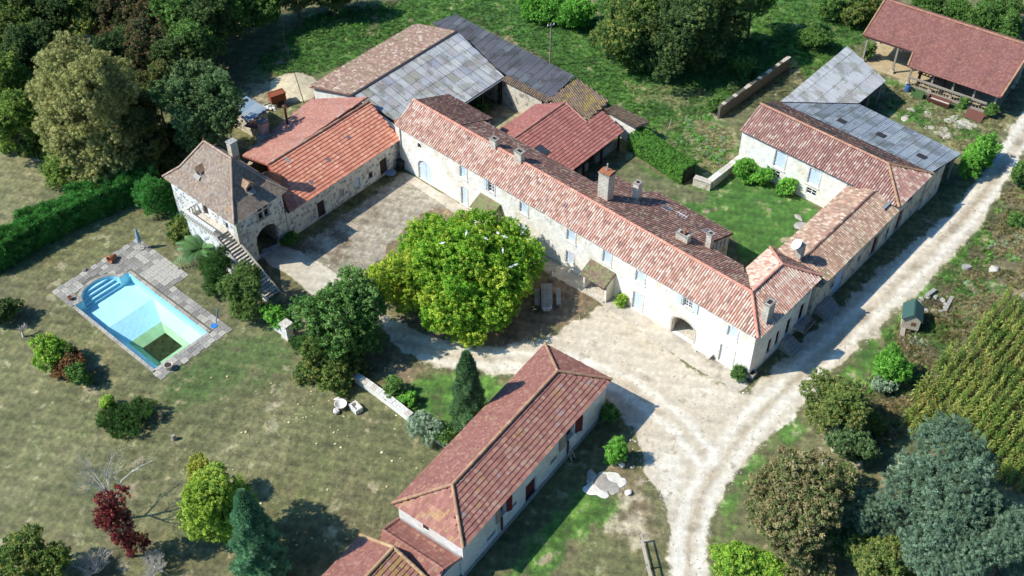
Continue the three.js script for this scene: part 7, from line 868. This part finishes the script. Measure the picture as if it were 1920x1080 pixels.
VEG.forEach((d, vi) => {
  reseed(900 + vi * 37); const o = thing(d.n, d.l, d.c, [d.x, 0, d.z], 0, d.g); const leaf = d.leaf || 'broad', size = leaf === 'broad' ? clamp(d.a * .062, .16, .23) : clamp(d.a * .062, .15, .22);
  if (d.k === 'bare') { part(o, d.c === 'tree' ? 'trunk' : 'branches', bareGeo(d.h2, d.bushy ? .75 : .62, d.bushy), M.barkWhite); return; }
  const lobes = []; const nl = d.lobes ? d.lobes + 5 : d.a > 2.2 ? 7 : d.a > 1.2 ? 5 : 4;
  if (d.L) { for (const [x, y, z, r, b] of d.L) lobes.push([x, y, z, r, b, r]); }
  else if (d.boxy) { for (const i of [-1, -.3, .4, 1]) lobes.push([Math.cos(.85) * i * d.a * .8, d.h * rr(.85, 1.05), -Math.sin(.85) * i * d.a * .8, d.a * .5, d.b * rr(.85, 1), d.a * .5]); }
  else { lobes.push([0, d.h, 0, d.a * .56, d.b * .74, d.a * .56]); const tall = d.b > d.a * 1.35; for (let i = 0; i < nl + (tall ? 3 : 0); i++) { const an = i * 2.4 + rr(-.6, .6), y = tall ? rr(-.8, .78) : rr(-.6, .6), k = rr(.36, .72) * Math.sqrt(1 - y * y * .7), r = rr(.26, .5); lobes.push([Math.cos(an) * d.a * k, d.h + y * d.b, Math.sin(an) * d.a * k, d.a * r, Math.min(d.b * r * 1.1, d.a * r * 1.3), d.a * r]); } }
  const tree = d.k === 'tree'; if (tree) part(o, 'trunk', trunkGeo(Math.max(1, d.h - d.b * .3), d.a, clamp(d.a * .07, .08, .4)), M.bark); else part(o, 'stems', merged([0, 1, 2, 3].map((i) => tube(V(0, 0, 0), V(Math.cos(i * 1.6) * d.a * .4, d.h, Math.sin(i * 1.6) * d.a * .4), .05, .02, 5))), M.bark);
  if (d.n === 'russet_tree' || d.n === 'red_tree') part(o, 'branches', bareGeo(d.h + d.b * .9, .6, 0), M.barkPale);
  const pts = crownPts(lobes, clamp(d.a * .27, .28, 1.15), leaf === 'broad' ? 1.15 : 1.25, size, d.sparse); if (d.n === 'courtyard_tree') courtCrown.push(...pts.map((q) => q[0])); put(o, tree ? 'crown' : 'foliage', pts, d.p, leaf, size, true);
});
// cypresses
function cypress(label, [x, z], h, r, sd, pal = 'cyp') { reseed(sd); const o = thing('cypress_tree', label, 'tree', [x, 0, z]); part(o, 'trunk', tube(V(0, 0, 0), V(0, h * .9, 0), .16, .04, 7), M.bark); const pts = []; const n = Math.round(h * r * 330); for (let i = 0; i < n; i++) { const t = Math.pow(rnd(), .8), prof = Math.pow(1 - t, .62) * (t < .08 ? .6 + t * 5 : 1), a = rr(0, 6.28), fl = 1 + .16 * Math.sin(a * 5 + t * 22 + sd) + .1 * Math.sin(a * 9 - t * 31), k = rr(.55, 1.04); pts.push([V(Math.cos(a) * r * prof * fl * k, .15 + t * h, Math.sin(a) * r * prof * fl * k), smp(T1, a / 6.28, t * 3)]); } put(o, 'crown', pts, pal, 'needle', .23, true); }
cypress('dark green cypress beside the long barn roof', OBJ.cypress[0], 9.2, 1.55, 5, 'cyp2'); cypress('tall blue green cypress at the bottom edge of the lawn', OBJ.cypress2[0], 10.6, 2.0, 8);
// hedges
function hedge(label, pts, w, h, pal, leaf, size, round) { const [x0, z0] = pts[0]; const o = thing('hedge', label, 'hedge', [x0, 0, z0]); reseed(Math.round(Math.abs(x0 * 13))); const P3 = pts.map((p) => V(p[0] - x0, 0, p[1] - z0)); const core = [], lp = []; for (let i = 0; i + 1 < P3.length; i++) { const a = P3[i], b = P3[i + 1], L = a.distanceTo(b), d = b.clone().sub(a).normalize(), s = V(-d.z, 0, d.x); core.push(box(L + w * .3, h * .82, w * .7, (a.x + b.x) / 2, h * .42, (a.z + b.z) / 2, -Math.atan2(d.z, d.x))); const n = Math.round(L * (w + 2 * h) * (round ? 26 : 70)); for (let k = 0; k < n; k++) { const t = rr(-.3, L + .3), q = rnd() * (w + 2 * h); let off, y; if (q < h) { off = -w / 2; y = q; } else if (q < h + w) { off = q - h - w / 2; y = h; } else { off = w / 2; y = q - h - w; } const bump = 1 + (round ? .3 : .05) * (smp(T1, (t + i * 9) / 9, q / 9) - .5) * 2; if (round && y > h * .7) off *= .85; const p = a.clone().addScaledVector(d, t).addScaledVector(s, off * bump * (round ? rr(.9, 1.05) : rr(.97, 1.02))); p.y = Math.max(.05, y * bump * (round ? rr(.93, 1.04) : rr(.97, 1.02))); lp.push([p, smp(T2, t / 6, q / 6)]); } } part(o, 'stems', merged(core), std({ color: col('#26331c') })); put(o, 'foliage', lp, pal, leaf, size, true); }
hedge('long tall dark green hedge bordering the pool lawn', OBJ.hedge_left, 2.6, 2.7, 'hedge', 'needle', .3, 1); hedge('neatly clipped boxy green hedge in the back garden', OBJ.hedge_garden, 2.1, 1.9, 'box', 'fine', .16, 0);
// palm beside the stair
{ const [x, z] = OBJ.palm[0]; reseed(77); const o = thing('palm', 'fan of green palm fronds below the stair landing', 'palm', [x, 0, z]); part(o, 'trunk', tube(V(0, 0, 0), V(0, 1.5, 0), .28, .24, 9), M.bark); const pm = ['#47682f', '#567a3a', '#3c5a28'].map((c) => std({ color: col(c), roughness: .6, side: THREE.DoubleSide })); for (let i = 0; i < 30; i++) { const an = i * 2.4, el = rr(.15, 1.2), L = rr(2.4, 3.3); const pos = []; const pt = (t) => V(Math.cos(an) * Math.cos(el) * L * t, 1.5 + Math.sin(el) * L * t - .75 * L * t * t * .6, Math.sin(an) * Math.cos(el) * L * t); const side = V(-Math.sin(an), 0, Math.cos(an)); for (let k = 1; k < 15; k++) { const t = k / 15, p = pt(t), f = pt(Math.min(1, t + .12)).sub(p).normalize(), l = .62 * Math.sin(Math.PI * (t * .8 + .15)); for (const s of [-1, 1]) { const tip = p.clone().addScaledVector(side, s * l).addScaledVector(f, l * .5); tip.y -= .12; const q = p.clone().addScaledVector(f, .17); pos.push(p.x, p.y, p.z, q.x, q.y, q.z, tip.x, tip.y, tip.z); } } part(o, 'frond', soup(pos), pick(pm)); } }
// doves on the courtyard tree
{ const [cx, cz, ch, a, b] = (() => { const t = VEG.find((q) => q.n === 'courtyard_tree'); return [t.x, t.z, t.h, t.a, t.b]; })(); const L = ['nearest the left lobe', 'lowest at the middle', 'right of the middle', 'close above the shaded table', 'highest near the roof', 'at the right rim', 'on the upper right', 'beside the highest one']; [[-.34, .0], [-.05, -.1], [.18, -.2], [.5, .22], [.34, -.34], [.56, .1], [.4, -.12], [.42, -.3]].forEach(([u, w], i) => { let y = 0; for (const q of courtCrown) if (Math.hypot(q.x - u * a, q.z - w * a) < .5) y = Math.max(y, q.y); dove('white dove perched on the courtyard tree, ' + L[i], cx + u * a, y + .16, cz + w * a, i * 1.3); }); }
// maize
{ reseed(33); const pg = REG.corn; const g = (() => { const pos = []; const st = [V(0, 0, 0), V(.02, .9, .01), V(.0, 1.75, 0)]; const blade = (y, an, L) => { const d = V(Math.cos(an), 0, Math.sin(an)), s = V(-d.z, 0, d.x).multiplyScalar(.055); const p0 = V(0, y, 0), p1 = d.clone().multiplyScalar(L * .5).add(V(0, y + L * .42, 0)), p2 = d.clone().multiplyScalar(L).add(V(0, y + L * .02, 0)); pos.push(...p0.toArray(), ...p1.clone().add(s).toArray(), ...p1.clone().sub(s).toArray(), ...p1.clone().add(s).toArray(), ...p2.toArray(), ...p1.clone().sub(s).toArray()); }; for (let i = 0; i < 10; i++) blade(.25 + i * .16, i * 3.3 + rr(-.5, .5), rr(.36, .52)); for (let i = 0; i < 3; i++) { const an = i * 2.1; pos.push(0, 1.6, 0, Math.cos(an) * .13, 2.1, Math.sin(an) * .13, Math.cos(an + .6) * .06, 1.95, Math.sin(an + .6) * .06); } for (const an of [0, 2.1, 4.2]) pos.push(Math.cos(an) * .02, 0, Math.sin(an) * .02, Math.cos(an + 2.1) * .02, 0, Math.sin(an + 2.1) * .02, 0, 1.9, 0); return soup(pos); });
  const gs = [g(), g(), g()]; const az = -49 * D2R, d = V(Math.cos(az), 0, Math.sin(az)), s = V(-d.z, 0, d.x); const cen = V(44, 0, -62); const sets = [[], [], []], cols = [[], [], []]; const Lc = ['#8a9a46', '#9cac50', '#78903e', '#b2b05a', '#6c863c', '#a69c54'].map(lin); const q2 = pg.map((p) => [p[0], p[1]]);
  for (let r = -40; r < 40; r++) for (let k = -260; k < 260; k++) { const p = cen.clone().addScaledVector(s, r * .8 + rr(-.05, .05)).addScaledVector(d, k * .11 + rr(-.04, .04)); if (!inside(q2, p.x, p.z)) continue; const gap = smp(T2, ...rotx(p.x, p.z, 7)); if (rnd() < .05 + .5 * sst(.62, .75, gap)) continue; const v = Math.floor(rnd() * 3), sc = rr(.7, 1.12) * (.85 + .3 * smp(T1, ...rotx(p.x, p.z, 11))); sets[v].push(new THREE.Matrix4().compose(p, tmpQ.setFromEuler(tmpE.set(rr(-.1, .1), rr(0, 6.3), rr(-.1, .1))), V(sc, sc, sc))); const n = smp(T1, ...rotx(p.x, p.z, 17)); const c = Lc[clamp(Math.floor((n * .7 + rnd() * .5) * Lc.length), 0, Lc.length - 1)], f = rr(.85, 1.15); cols[v].push([c[0] * f, c[1] * f, c[2] * f]); }
  const o = thing('maize_crop', 'field of ripening yellow green maize in rows', 'crop'); o.userData.kind = 'stuff'; sets.forEach((m, v) => instanced(o, 'maize_plants', gs[v], leafMat, m, cols[v])); }
// grass: tufts scattered over lawns, meadow and verges
{ reseed(55); const tuft = (n, h, w) => { const pos = []; for (let i = 0; i < n; i++) { const a = rr(0, 6.28), r = rr(0, .55), x = Math.cos(a) * r, z = Math.sin(a) * r, l = rr(.3, 1) * h, an = rr(0, 6.28), dx = Math.cos(an), dz = Math.sin(an); pos.push(x - dz * w, 0, z + dx * w, x + dz * w, 0, z - dx * w, x + dx * l * .7, l, z + dz * l * .7); } return soup(pos); }; const gs = [tuft(12, .5, .07), tuft(12, .35, .09), tuft(14, .8, .06)];
  const grassMat = new THREE.MeshStandardMaterial({ color: 0xffffff, roughness: .9, side: THREE.DoubleSide }); const sets = [[], [], []], cols = [[], [], []]; const c3 = new THREE.Color(); let n = 0;
  for (let i = 0; i < 420000 && n < 170000; i++) { const z = rr(-134, -43), hw = 8 - z * .46; const x = rr(-hw, hw); const hard = Math.max(MAT('road', x, z), MAT('lane', x, z), MAT('slab', x, z), MAT('apron', x, z), MAT('corn', x, z), MAT('litter', x, z) * .9, MAT('backyard', x, z) * .8); const nn = smp(T2, ...rotx(x, z, 7)); if (hard > .35 + .15 * nn) continue; const dx = x - POOL.o[0], dz = z - POOL.o[1], ca = Math.cos(POOL.az * D2R), sa = Math.sin(POOL.az * D2R), pu = dx * ca + dz * sa, pv = dx * sa - dz * ca; if (pu > -3.3 && pu < 13 && pv > -6.1 && (pv < 1.5 || (pu < 4.5 && pv < 3.6))) continue;
    const tall = Math.max(MAT('meadow', x, z), MAT('weeds', x, z), MAT('veg', x, z) * .6) ; const k = tall > .5 ? (rnd() < .4 ? 2 : 0) : (rnd() < .8 ? 1 : 0), s = (tall > .5 ? rr(.22, .5) : rr(.12, .24)); sets[k].push(new THREE.Matrix4().compose(V(x, -.005, z), tmpQ.setFromEuler(tmpE.set(0, rr(0, 6.3), 0)), V(s, s * (tall > .5 ? 1 : .6), s))); const gc = groundColor(x, z); c3.setRGB(gc[0], gc[1], gc[2], THREE.SRGBColorSpace); const f = rr(.68, 1.42); cols[k].push([c3.r * f, c3.g * f * 1.04, c3.b * f * .95]); n++; }
  const o = thing('grass', 'short grass and weeds covering lawns, meadow and verges', 'grass'); o.userData.kind = 'stuff'; sets.forEach((m, v) => instanced(o, 'grass_tufts', gs[v], grassMat, m, cols[v])); }
// loose stones on the gravel
{ reseed(310); const o = thing('gravel', 'loose pale stones scattered on the gravel road', 'gravel'); o.userData.kind = 'stuff'; const g = rock(.5, 1, .6, 1, 77); const mats = [], cols = []; for (let i = 0; i < 60000 && mats.length < 9000; i++) { const z = rr(-128, -44), hw = 8 - z * .46, x = rr(-hw, hw), m = Math.max(MAT('road', x, z), MAT('slab', x, z) * .6); if (m < .25) continue; if (rnd() > .25 + .9 * (1 - m) + sst(.5, .7, smp(T2, ...rotx(x, z, 9)))) continue; const s = rr(.04, .13) * (rnd() < .04 ? 1.8 : 1); mats.push(new THREE.Matrix4().compose(V(x, .02, z), tmpQ.setFromEuler(tmpE.set(0, rr(0, 6), 0)), V(s, s, s * rr(.6, 1)))); const c = lin(pick(['#d8cdb8', '#b8aa90', '#c9bda4', '#9a8c74', '#e2d8c6'])); cols.push(c); } instanced(o, 'stones', g, std({ color: 0xffffff }), mats, cols); }
// taller weeds on the bank, nettles in the meadow, leaves dropped on the lawn
function weedPatch(name, label, region, spec, seed) { reseed(seed); const o = thing(name, label, 'weeds'); o.userData.kind = 'stuff'; const pg = REG[region]; let x0 = 1e9, x1 = -1e9, z0 = 1e9, z1 = -1e9; for (const [x, z] of pg) { x0 = Math.min(x0, x); x1 = Math.max(x1, x); z0 = Math.min(z0, z); z1 = Math.max(z1, z); } for (const [pal, leaf, n, h, th, sc] of spec) { const pts = []; for (let i = 0; i < n * 6 && pts.length < n; i++) { const x = rr(x0, x1), z = rr(z0, z1); if (!inside(pg, x, z)) continue; const m = smp(T1, ...rotx(x, z, sc, th)); if (m < th || MAT('road', x, z) > .2 || MAT('verge', x, z) > .35) continue; pts.push([V(x, rr(.03, h) * (.3 + 1.6 * (m - th)), z), rnd()]); } put(o, 'weed_clumps', pts, pal, leaf, .2, true); } }
weedPatch('bank_weeds', 'rough brown and green weeds on the bank by the maize', 'weeds', [['hay', 'needle', 4200, .5, .46, 13], ['lime', 'fine', 1700, .4, .6, 19], ['sage', 'fine', 1400, .4, .56, 11], ['olived', 'needle', 1600, .5, .56, 17]], 301);
weedPatch('meadow_weeds', 'lush nettles and brambles at the top of the meadow', 'meadow', [['green', 'fine', 1500, .5, .66, 31], ['lime', 'fine', 500, .4, .7, 23]], 302);
weedPatch('plot_weeds', 'patchy weeds in the vegetable plot', 'veg', [['sage', 'fine', 260, .3, .58, 9], ['lime', 'fine', 420, .35, .58, 9]], 303);
{ reseed(304); const o = thing('fallen_leaves', 'pale fallen leaves scattered over the lawn', 'leaves'); o.userData.kind = 'stuff'; const g = new THREE.CircleGeometry(.5, 6).rotateX(-Math.PI / 2); const mats = [], cols = []; for (let i = 0; i < 230; i++) { const cl = i % 3; const x = cl ? rr(-26, -6) : rr(-20, -8), z = cl ? rr(-66, -49) : rr(-70, -60); if (smp(T2, ...rotx(x, z, 9)) < .5) continue; const s = rr(.1, .26); mats.push(new THREE.Matrix4().compose(V(x, rr(.03, .07), z), tmpQ.setFromEuler(tmpE.set(rr(-.2, .2), rr(0, 6), rr(-.2, .2))), V(s, s, s * rr(.4, 1)))); const c = lin(pick(['#cbbf86', '#bfae78', '#d6cc9c', '#a8986a'])); cols.push(c); } instanced(o, 'leaf_litter', g, std({ color: 0xffffff, side: THREE.DoubleSide }), mats, cols); }
renderer.render(scene, camera);
